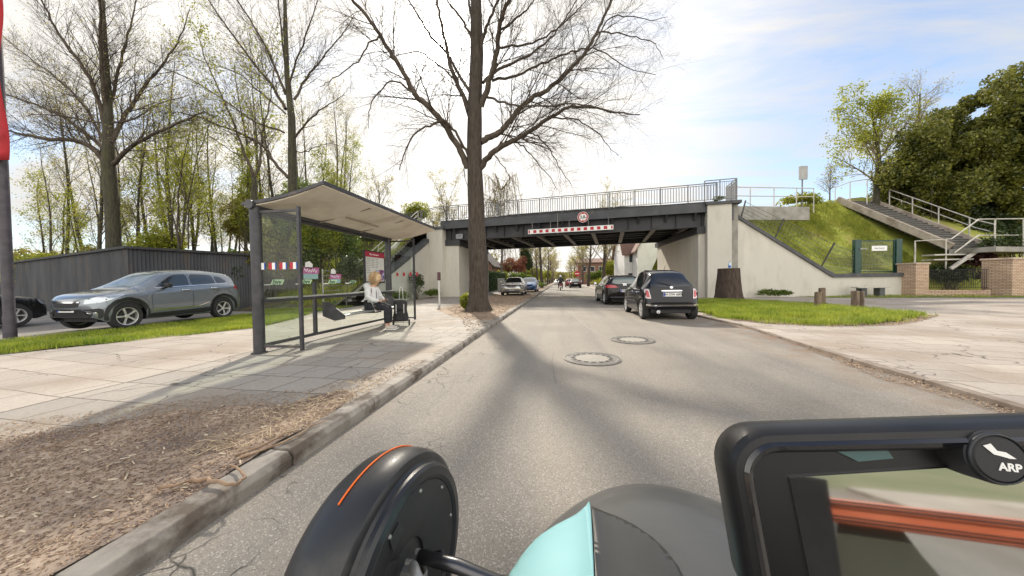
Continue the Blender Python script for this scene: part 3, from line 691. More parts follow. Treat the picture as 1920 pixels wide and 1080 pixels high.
# ------------------------------------------------------------------ abutments and wing walls
def nrm(x, y, z): return (x, y, z)
ab = thing('bridge_abutment', 'pale concrete abutment under the right end of the bridge', 'abutment', (9.3, 27, 0))
def wbox(name, quad, z0, z1, m, par, bevel=.01):
    b = MB(); o = par.location; b.prism([(q[0]-o.x, q[1]-o.y, z0) for q in quad], (0, 0, z1-z0)); return b.build(name, m, par, bevel=bevel)
def bl(x, y): w = B2W(x, y, 0); return (w.x, w.y)
# right: inner wall parallel to the street, seat, pylon
fr = bl(17.45, -.12)
wbox('wall', [(8.4, fr[1]+.09), (fr[0], fr[1]), bl(17.45, 8.6), (8.4, bl(17.0, 8.6)[1])], 0, ZB-.42, M_CONC, ab)
wbox('bearing_shelf', [(8.28, fr[1]-.02), (fr[0]+.0, fr[1]-.1), bl(17.45, 8.9), (8.28, bl(17, 8.9)[1])], ZB-.42, ZB-.035, M_STEEL, ab)
wbox('pylon', [bl(17.46, -.62), bl(18.72, -.62), bl(18.72, .6), bl(17.46, .6)], 0, 5.55, M_CONC, ab)
wbox('coping', [bl(17.38, -.72), bl(19.2, -.72), bl(19.2, .72), bl(17.38, .72)], 5.55, 5.72, M_COPE, ab)
wbox('side_wall', [bl(18.73, -.4), bl(19.1, -.4), bl(19.1, .6), bl(18.73, .6)], 0, 5.545, M_CONC_D, ab)
wbox('downpipe', [bl(18.74, -.52), bl(18.84, -.52), bl(18.84, -.42), bl(18.74, -.42)], 4.6, 5.54, M_COPE, ab)
wbox('rear_wall', [bl(17.46, .61), bl(19.2, .61), bl(19.2, 9), bl(17.46, 9)], 0, 5.5, M_CONC_D, ab)
ab2 = thing('bridge_abutment', 'pale concrete abutment under the left end of the bridge behind the big tree', 'abutment', (-9.0, 27, 0))
fl = bl(.15, -.12)
wbox('wall', [(fl[0]-.35, fl[1]+.05), (-7.5, fl[1]-.08), (-7.5, 32.6), bl(.0, 8.6)], 0, ZB-.42, M_CONC, ab2)
wbox('bearing_shelf', [(fl[0]-.3, fl[1]), (-7.38, fl[1]-.2), (-7.38, 32.6), bl(.1, 8.7)], ZB-.42, ZB-.035, M_STEEL, ab2)
wbox('pylon', [bl(-1.35, -.62), bl(-.05, -.62), bl(-.05, .6), bl(-1.35, .6)], 0, 5.15, M_CONC, ab2)
wbox('coping', [bl(-1.5, -.72), bl(.05, -.72), bl(.05, .72), bl(-1.5, .72)], 5.15, 5.36, M_COPE, ab2)
wbox('rear_wall', [bl(-1.35, .61), bl(-.05, .61), bl(-.05, 9), bl(-1.35, 9)], 0, 5.1, M_CONC_D, ab2)
# left wing wall, parallel to the street, top falling towards the camera
XW = -9.8
ww = thing('wing_wall', 'pale wing wall with dark sloping coping left of the bridge behind the bus shelter', 'wall', (XW, 19, 0))
tp = [PX(*p, XW) for p in ((806, 452), (790, 459), (756, 487), (725, 511), (701, 531))]
tp = [(t.y, t.z) for t in tp]; tp = [(24.0, tp[0][1]+.2)] + tp[1:]; tp[-1] = (tp[-1][0], max(.35, tp[-1][1]))
b = MB(); b.prism([(0, t[0]-19, t[1]-.24) for t in tp]+[(0, tp[-1][0]-19, .0), (0, 5.0, .0)], (-.35, 0, 0)); b.build('wall', M_CONC, ww)
b = MB()
for i in range(len(tp)-1): b.prism([(.08, tp[i][0]-19, tp[i][1]), (.08, tp[i+1][0]-19, tp[i+1][1]), (.08, tp[i+1][0]-19, tp[i+1][1]-.26), (.08, tp[i][0]-19, tp[i][1]-.26)], (-.5, 0, 0))
b.build('coping', M_COPE, ww)
# stair with white stringer behind the left wing wall
ls = thing('staircase', 'narrow concrete stair with pale handrails climbing behind the left wing wall', 'stairs', (-10.9, 18, 0))
b = MB(); y0, z0, y1, z1 = 15.2-18, .3, 23.6-18, 5.0
b.beam((.45, y0, z0+.45), (.45, y1, z1+.45), .16, .5); b.build('stringer', M_CONC, ls)
b = MB(); b.beam((-.75, y0, z0+.2), (-.75, y1, z1+.2), .16, .4); b.build('stringer', M_CONC_D, ls)
for k in range(24):
    b = MB(); y = y0+(y1-y0)*k/24; z = z0+(z1-z0)*k/24; b.box(-.66, y, z, .36, y+.34, z+.16); b.build('step', M_CONC_D, ls)
b = MB()
for h in (.95, 1.25, 1.55): b.tube([(.45, y0, z0+h), (.45, y1, z1+h)], .022, 6)
for k in range(7): t = k/6; b.tube([(.45, y0+(y1-y0)*t, z0+(z1-z0)*t+.6), (.45, y0+(y1-y0)*t, z0+(z1-z0)*t+1.56)], .024, 6)
b.build('handrail', M_RAILW, ls)
# railing on top left
tl = thing('bridge_railing', 'grey railing on the embankment top left of the bridge', 'railing', (0, 0, 0))
railing('railing', (-13.6, 24.6, 0), B2W(-.3, -.42, 0), (5.2, ZT+.05), 1.1, M_RAILD, tl, .16, 1.6, t=.02)

# ---- right wing wall (runs away from the street), its coping, the slope behind
WA, WB = (10.25, 21.45), (21.6, 22.9)
def wp(px, py): w = PV(px, py, WA, WB); return w
cop = [wp(1384, 404), wp(1560, 513), wp(1694, 512)]
cop[2].z = cop[1].z
c0 = Vector((WA[0]-.05, WA[1], cop[0].z)); 
WN = Vector((-(WB[1]-WA[1]), WB[0]-WA[0], 0)).normalized()      # pointing away from camera
wr = thing('wing_wall', 'long pale wing wall with dark coping stepping down right of the bridge', 'wall', (WA[0], WA[1], 0))
O = wr.location
outl = [c0, cop[0], cop[1], cop[2]]
low = [Vector((p.x, p.y, p.z-.22)) for p in outl]
b = MB(); b.prism([p-O for p in low]+[Vector((cop[2].x, cop[2].y, 0))-O, Vector((c0.x, c0.y, 0))-O], WN*.35); b.build('wall', M_CONC, wr)
b = MB()
for i in range(3):
    p, q = outl[i], outl[i+1]; b.prism([p-O-WN*.1, q-O-WN*.1, low[i+1]-O-WN*.1, low[i]-O-WN*.1], WN*.62)
b.build('coping', M_COPE, wr)
e = Vector((cop[2].x, cop[2].y, 0)); dW = (Vector((WB[0], WB[1], 0))-Vector((WA[0], WA[1], 0))).normalized()
b = MB(); b.prism([e-O-WN*.14, e-O-WN*.14+dW*.42, e-O+WN*.4+dW*.42, e-O+WN*.4], (0, 0, cop[2].z+.01)); b.build('end_pier', M_COPE, wr)
def Yw(x): return WA[1]+(x-WA[0])*(WB[1]-WA[1])/(WB[0]-WA[0])
def hw(x):
    if x <= cop[0].x: return cop[0].z
    if x < cop[1].x: t = (x-cop[0].x)/(cop[1].x-cop[0].x); return cop[0].z*(1-t)+cop[1].z*t
    return cop[1].z
SA, SB = Vector((21.2, 28.8, 7.0)), Vector((23.3, 23.45, 2.8)); SD = Vector((SB.x-SA.x, SB.y-SA.y, 0)); SLn = SD.length; SD /= SLn; SP = Vector((-SD.y, SD.x, 0)); SWD = 3.3
def stair_tw(x, y):
    q = Vector((x-SA.x, y-SA.y, 0)); return q.dot(SD)/SLn, q.dot(SP)
def bank_right(x, y):
    d = y-Yw(x); h0 = hw(x)-.06
    s = h0 + .35*min(1, max(0, d-.35)) + 1.0*max(0, d-1.3)*(1+.2*(x > 14))
    z = min(s, 5.72+1.15*sstep(12.5, 20.5, x))
    t, w = stair_tw(x, y)
    if w > -.6: z = min(z if w < 2 else 99, 7.0-4.2*max(-.15, t)-.42 + max(0, -w-.1)*.8)
    if w > SWD+.3: z = z+.5
    if t > 1: z = min(z, 2.4-(t-1)*12)
    if y < 23.3 and x > 21.6: z = min(z, .05)
    if y > 34: z = z*(1-min(1, (y-34)/9))
    return max(0, z) + (.10*mnoise.noise((x*.8, y*.8, 0))+.05*mnoise.noise((x*2.5, y*2.5, 1)))*min(1, max(0, d-1.0))*min(1, max(0, z))
struct(sheet('embankment', [(WA[0]+.1, WA[1]+.34), (21.5, 23.25), (40, 23.2), (90, 26), (90, 44), (10.35, 44), (10.35, 31), (10.35, 24)], 0, M_BANK, res=.45, zf=bank_right))
def HB(x, y): return bank_right(x, y)
# paved strip along the coping
b = MB(); n = 26; vs = []
for k in range(n+1):
    x = WA[0]+.1+(cop[1].x+.5-WA[0])*k/n
    for j in range(4): y = Yw(x)+.5+j*.28; vs.append((x, y, HB(x, y)+.05))
b.add(vs, [(k*4+j, k*4+j+1, (k+1)*4+j+1, (k+1)*4+j) for k in range(n) for j in range(3)])
struct(b.build('paved_margin', paving('setts', (.15, .16, .17), (.2, .21, .22), (.07, .07, .06), .2, .2, 0)))
BKG = [(11.2, Yw(11.2)+1.6), (16.5, Yw(16.5)+1.6), (21.4, Yw(21.4)+.7), (23.0, 23.7), (21.0, 28.6), (12, 26.5)]
tag(blades('grass', BKG, 52000, .16, .022, HB, leafmat('bank_blade', (.18, .24, .025), (.48, .48, .08), .5), 8, .7, .8), 'rough grass covering the slope behind the right wing wall', 'grass')
# concrete parapet on top of the slope
pa = thing('parapet', 'low grey concrete parapet on the slope top right of the bridge', 'parapet', (10.4, 22.6, 0))
b = MB(); A_ = Vector((0, 0, 0)); B_ = Vector((5.6, 1.4, 0)); b.prism([(0, 0, 4.9), (5.6, 1.4, 4.9), (5.6, 1.4, 5.75), (0, 0, 5.75)], (-.05, .22, 0)); b.build('wall', M_CONC_D, pa)

# upper railing
ur = thing('bridge_railing', 'plain two bar railing on the embankment top right of the bridge', 'railing', (0, 0, 0))
b = MB(); P0 = Vector((10.45, 22.75, 0)); P1 = Vector((16.4, 24.25, 0)); L_ = (P1-P0).length
zt_ = 6.98; zb_ = 5.7
for h in (0, .55): b.tube([(P0.x, P0.y, zt_-h), (P1.x, P1.y, zt_-h)], .03, 6)
for t in (0, .27, .54, .8, 1): p = P0.lerp(P1, t); b.tube([(p.x, p.y, zb_-.3), (p.x, p.y, zt_)], .03, 6)
b.build('rail', M_RAILW, ur)
railing('railing', (B2W(17.3, -.66, 0).x, B2W(17.3, -.66, 0).y, 0), (B2W(18.9, -.66, 0).x, B2W(18.9, -.66, 0).y, 0), 5.72, 1.25, M_RAILD, ur, .11, .8, t=.02)
railing('railing', (B2W(18.95, -.66, 0).x, B2W(18.95, -.66, 0).y, 0), (P0.x+.02, P0.y, 0), 5.72, 1.25, M_RAILD, ur, .11, .8, t=.02)
p = PV(1506, 324, (P0.x, P0.y+.3), (P1.x, P1.y+.3))
bx = thing('sign_box', 'grey rectangular sign box on a thin post above the upper railing', 'sign', (p.x, p.y, 0))
b = MB(); b.box(-.24, -.05, p.z-.44, .24, .05, p.z+.44); b.build('panel', mat('grey_panel', (.28, .28, .27), (.36, .36, .34), 3, .5), bx, bevel=.01)
b = MB(); b.tube([(0, .08, 5.2), (0, .08, p.z+.3)], .04, 8); b.build('post', M_RAILD, bx)

# ---- wire fence on the coping with leaning posts
wf = thing('wire_fence', 'green wire fence with leaning dark posts on the sloping coping', 'fence', (0, 0, 0))
FA = (WA[0]+WN.x*.42, WA[1]+WN.y*.42); FB = (WB[0]+WN.x*.42, WB[1]+WN.y*.42)
fp = lambda x, y: PV(x, y, FA, FB)
posts = [((1398, 376), (1387, 409)), ((1470, 410), (1449, 452)), ((1565, 455), (1535, 503))]
M_GPOST = mat('green_post', (.012, .045, .035), (.02, .065, .05), 6, .45)
tops, bots = [], []
for t_, b_ in posts:
    T, Bm = fp(*t_), fp(*b_); Bm.z = hw(Bm.x)-.15; tops.append(T); bots.append(Bm)
    b = MB(); b.tube([Bm, T], .045, 8); b.build('post', mat('dark_post', (.02, .022, .022), (.04, .042, .04), 6, .5), wf)
gl = fp(1603, 447); gl2 = Vector((gl.x, gl.y, hw(gl.x)))
tops.append(Vector((gl.x, gl.y, cop[1].z+1.35))); bots.append(gl2)
b = MB()
for i in range(3):
    for k in range(7):
        t = .04+k*.15; b.tube([bots[i].lerp(tops[i], t), bots[i+1].lerp(tops[i+1], t)], .014, 3, caps=False)
    n = 14
    for k in range(1, n):
        b.tube([bots[i].lerp(bots[i+1], k/n), tops[i].lerp(tops[i+1], k/n)], .005, 3, caps=False)
b.build('wire', mat('fence_wire', (.22, .26, .21), (.34, .36, .32), 9, .5), wf)

# ---- green gate on the level coping
zg = cop[1].z
gl = fp(1606, 480); gr = fp(1683, 480)
gt = thing('gate', 'dark green metal gate with wire infill and a small white notice', 'gate', (gl.x, gl.y, zg-.02), math.atan2(gr.y-gl.y, gr.x-gl.x))
GW = (Vector((gr.x-gl.x, gr.y-gl.y))).length
b = MB(); b.box(-.17, -.1, 0, .17, .1, 2.05); b.build('gate_post', M_GPOST, gt, bevel=.008)
b = MB(); b.box(GW-.17, -.1, 0, GW+.17, .1, 2.05); b.build('gate_post', M_GPOST, gt, bevel=.008)
b = MB(); b.box(.2, -.03, 1.94, GW-.2, .03, 2.0); b.box(.2, -.03, .08, GW-.2, .03, .14); b.box(.2, -.03, .14, .26, .03, 1.94); b.box(GW-.26, -.03, .14, GW-.2, .03, 1.94); b.build('gate_frame', M_GPOST, gt)
b = MB()
for k in range(1, 22): x = .26+(GW-.52)*k/22; b.tube([(x, 0, .14), (x, 0, 1.94)], .007, 3, caps=False)
for k in range(1, 9): z = .14+1.8*k/9; b.tube([(.26, .012, z), (GW-.26, .012, z)], .007, 3, caps=False)
b.build('wire_mesh', MATS['fence_wire'], gt)
b = MB(); b.box(.85, -.055, 1.36, 1.75, -.035, 1.66); nt_ = b.build('notice', M_WHITE, gt)
text_mesh('Kein Zutritt', .12, frame((1.3, -.057, 1.51), (1, 0, 0), (0, 0, 1)), 'lettering', M_BLACK, nt_)
b = MB(); b.box(.1, -.16, 1.46, .5, -.115, 1.50); b.box(.1, -.13, 1.42, .16, -.101, 1.54); b.build('handle', M_RAILM, gt)

# ---- bench in front of the wall
p = PV(1602, 535, (WA[0]-WN.x*.7, WA[1]-WN.y*.7), (WB[0]-WN.x*.7, WB[1]-WN.y*.7)); q = PV(1662, 535, (WA[0]-WN.x*.7, WA[1]-WN.y*.7), (WB[0]-WN.x*.7, WB[1]-WN.y*.7))
bn_ = thing('bench', 'plain bench with a pale plank on dark block legs against the wing wall', 'bench', (p.x, p.y, .05), math.atan2(WB[1]-WA[1], WB[0]-WA[0]))
BLn = (q-p).length
b = MB(); b.box(0, -.22, .50, BLn, .22, .57); b.build('seat', mat('pale_plank', (.42, .40, .34), (.54, .51, .44), 8, .8), bn_, bevel=.01)
for x in (.25, BLn-.55): b = MB(); b.box(x, -.17, 0, x+.3, .17, .50); b.build('leg', M_COPE, bn_, bevel=.01)

# ---- concrete stairs on the right, stringers, steps, handrails
YS0, YS1 = 23.9, 27.5
st = thing('staircase', 'wide concrete staircase with pale stringers climbing away beside the grassy slope', 'stairs', (SB.x, SB.y, 0)); O = st.location
M_STR = mat('stair_stringer', (.36, .30, .235), (.48, .41, .33), 3, .9, bump=.006, bscale=30, c3=(.22, .17, .12), s3=1.6, lo3=.5, hi3=.68)
M_TREAD = mat('step_concrete', (.055, .052, .048), (.10, .095, .088), 4, .85); M_NOSE = mat('step_nosing', (.20, .19, .175), (.28, .265, .24), 6, .85)
for w in (-.12, SWD+.12):
    b = MB(); b.beam(SA-O+SP*w+Vector((0, 0, .12)), SB-O+SP*w+Vector((0, 0, .12)), .24, .42); b.build('stringer', M_STR, st, bevel=.01)
ns = 22; MS = Matrix(((SD.x, SP.x, 0, 0), (SD.y, SP.y, 0, 0), (0, 0, 1, 0), (0, 0, 0, 1)))
for k in range(ns):
    p = SA.lerp(SB, k/ns)-O; dx = SLn/ns; h = 4.2/ns; MM = Matrix.Translation(p) @ MS
    b = MB(); b.box(0, .01, -h*1.9, dx+.02, SWD-.01, -.03-.002*(k % 2), MM); so_ = b.build('step', M_TREAD, st)
    b = MB(); b.box(dx-.05, .012, -.028, dx+.045, SWD-.012, -.003, MM); b.build('nosing', M_NOSE, so_)
b = MB(); b.box(.0, -.3, -.32, 1.7, 5.5, -.04, Matrix.Translation(SB-O) @ MS); b.build('landing', M_CONC_D, st)
def handrail(name, pts, Y, m, par, posts=(), drop=.95, mid=.5, r=.034):
    PYf = (lambda x_, y_, Y_: PY(x_, y_, Y_)) if not isinstance(Y, tuple) else (lambda x_, y_, Y_: PV(x_, y_, Y_[0], Y_[1]))
    W = [PYf(px, py, Y)-par.location for px, py in pts]; b = MB(); b.tube(W, r, 6)
    if mid: b.tube([w-Vector((0, 0, mid)) for w in W], r*.85, 6)
    for px, py0, py1 in posts: a, c = PYf(px, py0, Y)-par.location, PYf(px, py1, Y)-par.location; c.x = a.x; c.y = a.y; b.tube([a, c], r*1.05, 6)
    return b.build(name, m, par)
handrail('handrail', [(1667, 355), (1829, 412), (1866, 421)], ((SA+SP*(SWD+.1))[:2], (SB+SP*(SWD+.1))[:2]), M_RAILW, st, [(1668, 355, 390), (1711, 370, 405), (1760, 388, 428), (1818, 408, 470)], mid=.5)
handrail('handrail', [(1829, 414), (1835, 411), (1920, 410), (1990, 409)], YS0-.5, M_RAILW, st, [(1866, 411, 482), (1919, 411, 480)], mid=.95)
handrail('handrail', [(1715, 494), (1716, 452), (1784, 448), (1836, 411)], YS0-1.0, M_RAILW, st, [(1774, 449, 505), (1716, 456, 494)], mid=0)
handrail('handrail', [(1790, 474), (1822, 450), (1838, 440)], YS0-1.0, M_RAILW, st, [], mid=0)
a_, c_ = PY(1782, 504, YS0-1.3)-O, PY(1831, 471, YS0-1.3)-O
b = MB(); b.beam(a_, c_, .12, .16); b.build('stringer', M_RAILW, st)
for py in (478, 487): 
    p, q = PY(1745, py, YS0-.9)-O, PY(1818, py-4, YS0-.9)-O
    b = MB(); b.box(p.x, p.y-.2, p.z-.05, q.x, p.y+.5, p.z+.03); b.build('step', M_RAILW, st)
# upper path edge with a short rail
sr = thing('stair_railing', 'short curved handrail at the top of the right staircase', 'railing', (0, 0, 0))
b = MB(); W = [PY(*p, 28.9) for p in ((1566, 352), (1594, 341), (1626, 336))]; b.tube(W, .03, 6)
for p in ((1566, 352, 376), (1594, 341, 373), (1626, 336, 372)):
    a_, c_ = PY(p[0], p[1], 28.9), PY(p[0], p[2], 28.9); c_.x = a_.x; c_.z = 6.5; b.tube([a_, c_], .03, 6)
b.build('rail', M_RAILW, sr)

# ---- brick pillars with an iron fence
def brickmat(name, a, c, mo, s=1.0):
    m = bpy.data.materials.new(name); m.use_nodes = True; nt = m.node_tree; bs = nt.nodes['Principled BSDF']; L = nt.links.new
    t = nt.nodes.new('ShaderNodeTexCoord'); sp = nt.nodes.new('ShaderNodeSeparateXYZ'); L(t.outputs['Object'], sp.inputs[0])
    ad = nt.nodes.new('ShaderNodeMath'); L(sp.outputs[0], ad.inputs[0]); L(sp.outputs[1], ad.inputs[1])
    cm = nt.nodes.new('ShaderNodeCombineXYZ'); L(ad.outputs[0], cm.inputs[0]); L(sp.outputs[2], cm.inputs[1])
    k = nt.nodes.new('ShaderNodeTexBrick'); L(cm.outputs[0], k.inputs[0]); k.inputs['Scale'].default_value = s
    k.inputs['Brick Width'].default_value = .25; k.inputs['Row Height'].default_value = .083; k.inputs['Mortar Size'].default_value = .009; k.inputs['Bias'].default_value = -.2
    k.inputs['Color1'].default_value = (*a, 1); k.inputs['Color2'].default_value = (*c, 1); k.inputs['Mortar'].default_value = (*mo, 1)
    L(k.outputs[0], bs.inputs['Base Color']); bs.inputs['Roughness'].default_value = .9
    bn = nt.nodes.new('ShaderNodeBump'); bn.inputs['Strength'].default_value = .6; bn.inputs['Distance'].default_value = .006; bn.invert = True
    L(k.outputs['Fac'], bn.inputs['Height']); L(bn.outputs[0], bs.inputs['Normal']); return m
M_BRK = brickmat('buff_brick', (.60, .44, .31), (.48, .32, .215), (.12, .09, .065))
M_CAP = mat('brick_cap', (.42, .32, .24), (.52, .42, .33), 6, .85)
def pillar(px0, px1, ptop, Y, lab):
    a = PY(px0, 540, Y); c = PY(px1, 540, Y); z = PY((px0+px1)/2, ptop, Y).z; w = (c.x-a.x)
    t = thing('brick_pillar', lab, 'pillar', ((a.x+c.x)/2, Y, .04), R(14)); s = w*.47
    b = MB(); b.box(-s, -s, 0, s, s, z-.14); b.build('shaft', M_BRK, t)
    b = MB(); b.box(-s-.05, -s-.05, z-.138, s+.05, s+.05, z-.04); b.build('cap', M_CAP, t, bevel=.015)
    return t, z
PL1, z1_ = pillar(1694, 1728, 493, 22.6, 'buff brick pillar next to the dark end of the wing wall')
PL2, z2_ = pillar(1860, 1908, 484, 21.6, 'wider buff brick pillar at the right end of the iron fence')
fa, fb = Vector((PL1.location.x+.55, 22.6, .05)), Vector((PL2.location.x-.7, 21.65, .05))
fe = thing('garden_fence', 'low brick kerb with dark iron fence between the two brick pillars', 'fence', fa, math.atan2(fb.y-fa.y, fb.x-fa.x)); FL = (fb-fa).length
b = MB(); b.box(-.1, -.14, 0, FL+.05, .14, .34); b.build('brick_base', M_BRK, fe)
b = MB()
for z in (.42, 1.45): b.box(0, -.02, z, FL, .02, z+.035)
for k in range(36): x = .06+k*(FL-.12)/35; b.box(x-.008, -.008, .455, x+.008, .008, 1.45)
for k in range(3):
    cx = FL*(.2+.3*k); pts = [(cx+.22*math.cos(a), 0, .95+.3*math.sin(a)) for a in np.linspace(0, 2*math.pi, 15)]; b.tube(pts, .012, 5, caps=False)
b.build('iron_railing', mat('dark_iron', (.02, .02, .022), rough=.5, metal=.4), fe)
# ------------------------------------------------------------------ cars
def interp(tab, u):
    if u <= tab[0][0]: return tab[0][1]
    for (a, b), (c, d) in zip(tab, tab[1:]):
        if u <= c: return b+(d-b)*(u-a)/(c-a) if c > a else d
    return tab[-1][1]
def smooth_tab(tab, n=3, it=2):
    """round the corners of a polyline profile"""
    for _ in range(it):
        o = [tab[0]]
        for (a, b), (c, d) in zip(tab, tab[1:]):
            o += [(a*.75+c*.25, b*.75+d*.25), (a*.25+c*.75, b*.25+d*.75)]
        o.append(tab[-1]); tab = o
    return tab
def chaikin(P, it=3):
    for _ in range(it):
        o = [P[0]]
        for a, b in zip(P, P[1:]): o += [a*.75+b*.25, a*.25+b*.75]
        o.append(P[-1]); P = o
    return P
M_TYRE = mat('tyre', (.016, .016, .017), (.03, .03, .03), 30, .8, coords='object')
M_RIM = mat('alloy_rim', (.72, .72, .72), rough=.32, metal=.6)
M_RIMD = mat('dark_rim', (.03, .03, .032), rough=.5)
M_CGLASS = mat('car_glass', (.015, .02, .02), rough=.03, spec=.9, coat=.6)
M_CGLASS2 = mat('car_glass_light', (.10, .13, .12), rough=.04, spec=.9, coat=.6)
M_PLAST = mat('black_trim', (.018, .018, .02), rough=.6)
M_CHROME = mat('chrome', (.75, .75, .76), rough=.12, metal=1.0)
M_TAIL = mat('tail_lens', (.42, .012, .02), rough=.12, coat=.8)
M_TAILC = mat('clear_lens', (.55, .48, .48), rough=.12, coat=.8)
M_HEAD = mat('head_lens', (.50, .54, .58), rough=.08, metal=.5, coat=.8)
M_HEADIN = mat('lamp_inner', (.8, .82, .85), rough=.1, metal=.9)
M_PLATE = mat('plate_white', (.74, .74, .72), rough=.5)
M_BLUE = mat('plate_blue', (.02, .07, .45), rough=.5)

WHEELS = {}
def wheel_mesh(r, w, spokes, rimr, rimmat, style):
    key = (r, w, spokes, rimr, rimmat.name, style)
    if key in WHEELS: return WHEELS[key]
    # axis along local Y, outer face at +Y
    Mx = Matrix.Rotation(R(-90), 4, 'X')
    b = MB(); h = w/2
    b.lathe([(rimr, -h*.9), (r*.93, -h), (r*.985, -h*.8), (r, -h*.4), (r, h*.4), (r*.985, h*.8), (r*.93, h), (rimr, h*.9), (rimr*.98, h*.6), (rimr*.98, -h*.6)], Mx, 36, close=True)
    ty = b.mesh('tyre')
    b = MB()
    b.lathe([(rimr*1.0, h*.9), (rimr*.93, h*.86), (rimr*.90, h*.45), (rimr*.9, -h*.3), (rimr*.98, -h*.3), (rimr*.985, h*.85)], Mx, 36, close=True)
    b.lathe([(rimr*.2, h*.72), (rimr*.17, h*.78), (0.001, h*.78)], Mx, 16)
    b.lathe([(rimr*.2, h*.4), (rimr*.2, h*.72)], Mx, 16)
    n = spokes
    for k in range(n):
        a = 2*math.pi*(k+.25)/n; ws = rimr*(.16 if style != 'thin' else .07); wo = ws*(1.45 if style != 'thin' else 1.0)
        offs = (0,) if style != 'twin' else (-.14, .14)
        for of in offs:
            if style == 'twin': ws, wo = rimr*.065, rimr*.075
            ca, sa = math.cos(a), math.sin(a); rad = Vector((ca, 0, sa)); tn = Vector((-sa, 0, ca)); yv = Vector((0, 1, 0))
            p0 = rad*rimr*.15; p1 = rad*rimr*.93+tn*of*rimr*1.4
            vs = [p0-tn*ws/2+yv*h*.55, p0+tn*ws/2+yv*h*.55, p1+tn*wo/2+yv*h*.62, p1-tn*wo/2+yv*h*.62]
            vs += [p0-tn*ws*.4+yv*h*.76, p0+tn*ws*.4+yv*h*.76, p1+tn*wo*.4+yv*h*.84, p1-tn*wo*.4+yv*h*.84]
            b.add(vs, [(0,3,2,1),(4,5,6,7),(0,1,5,4),(1,2,6,5),(2,3,7,6),(3,0,4,7)])
    rm = b.mesh('rim')
    b = MB(); b.lathe([(rimr*.95, h*.15), (rimr*.3, h*.18), (.001, h*.18)], Mx, 24); b.lathe([(rimr*.62, h*.16), (rimr*.62, h*.3), (rimr*.3, h*.3)], Mx, 24)
    br = b.mesh('brake')
    for me, mm in ((ty, M_TYRE), (rm, rimmat), (br, M_RIMD)):
        me.materials.append(mm); me.polygons.foreach_set('use_smooth', [True]*len(me.polygons)); me.set_sharp_from_angle(angle=R(35))
    WHEELS[key] = (ty, rm, br)
    return WHEELS[key]

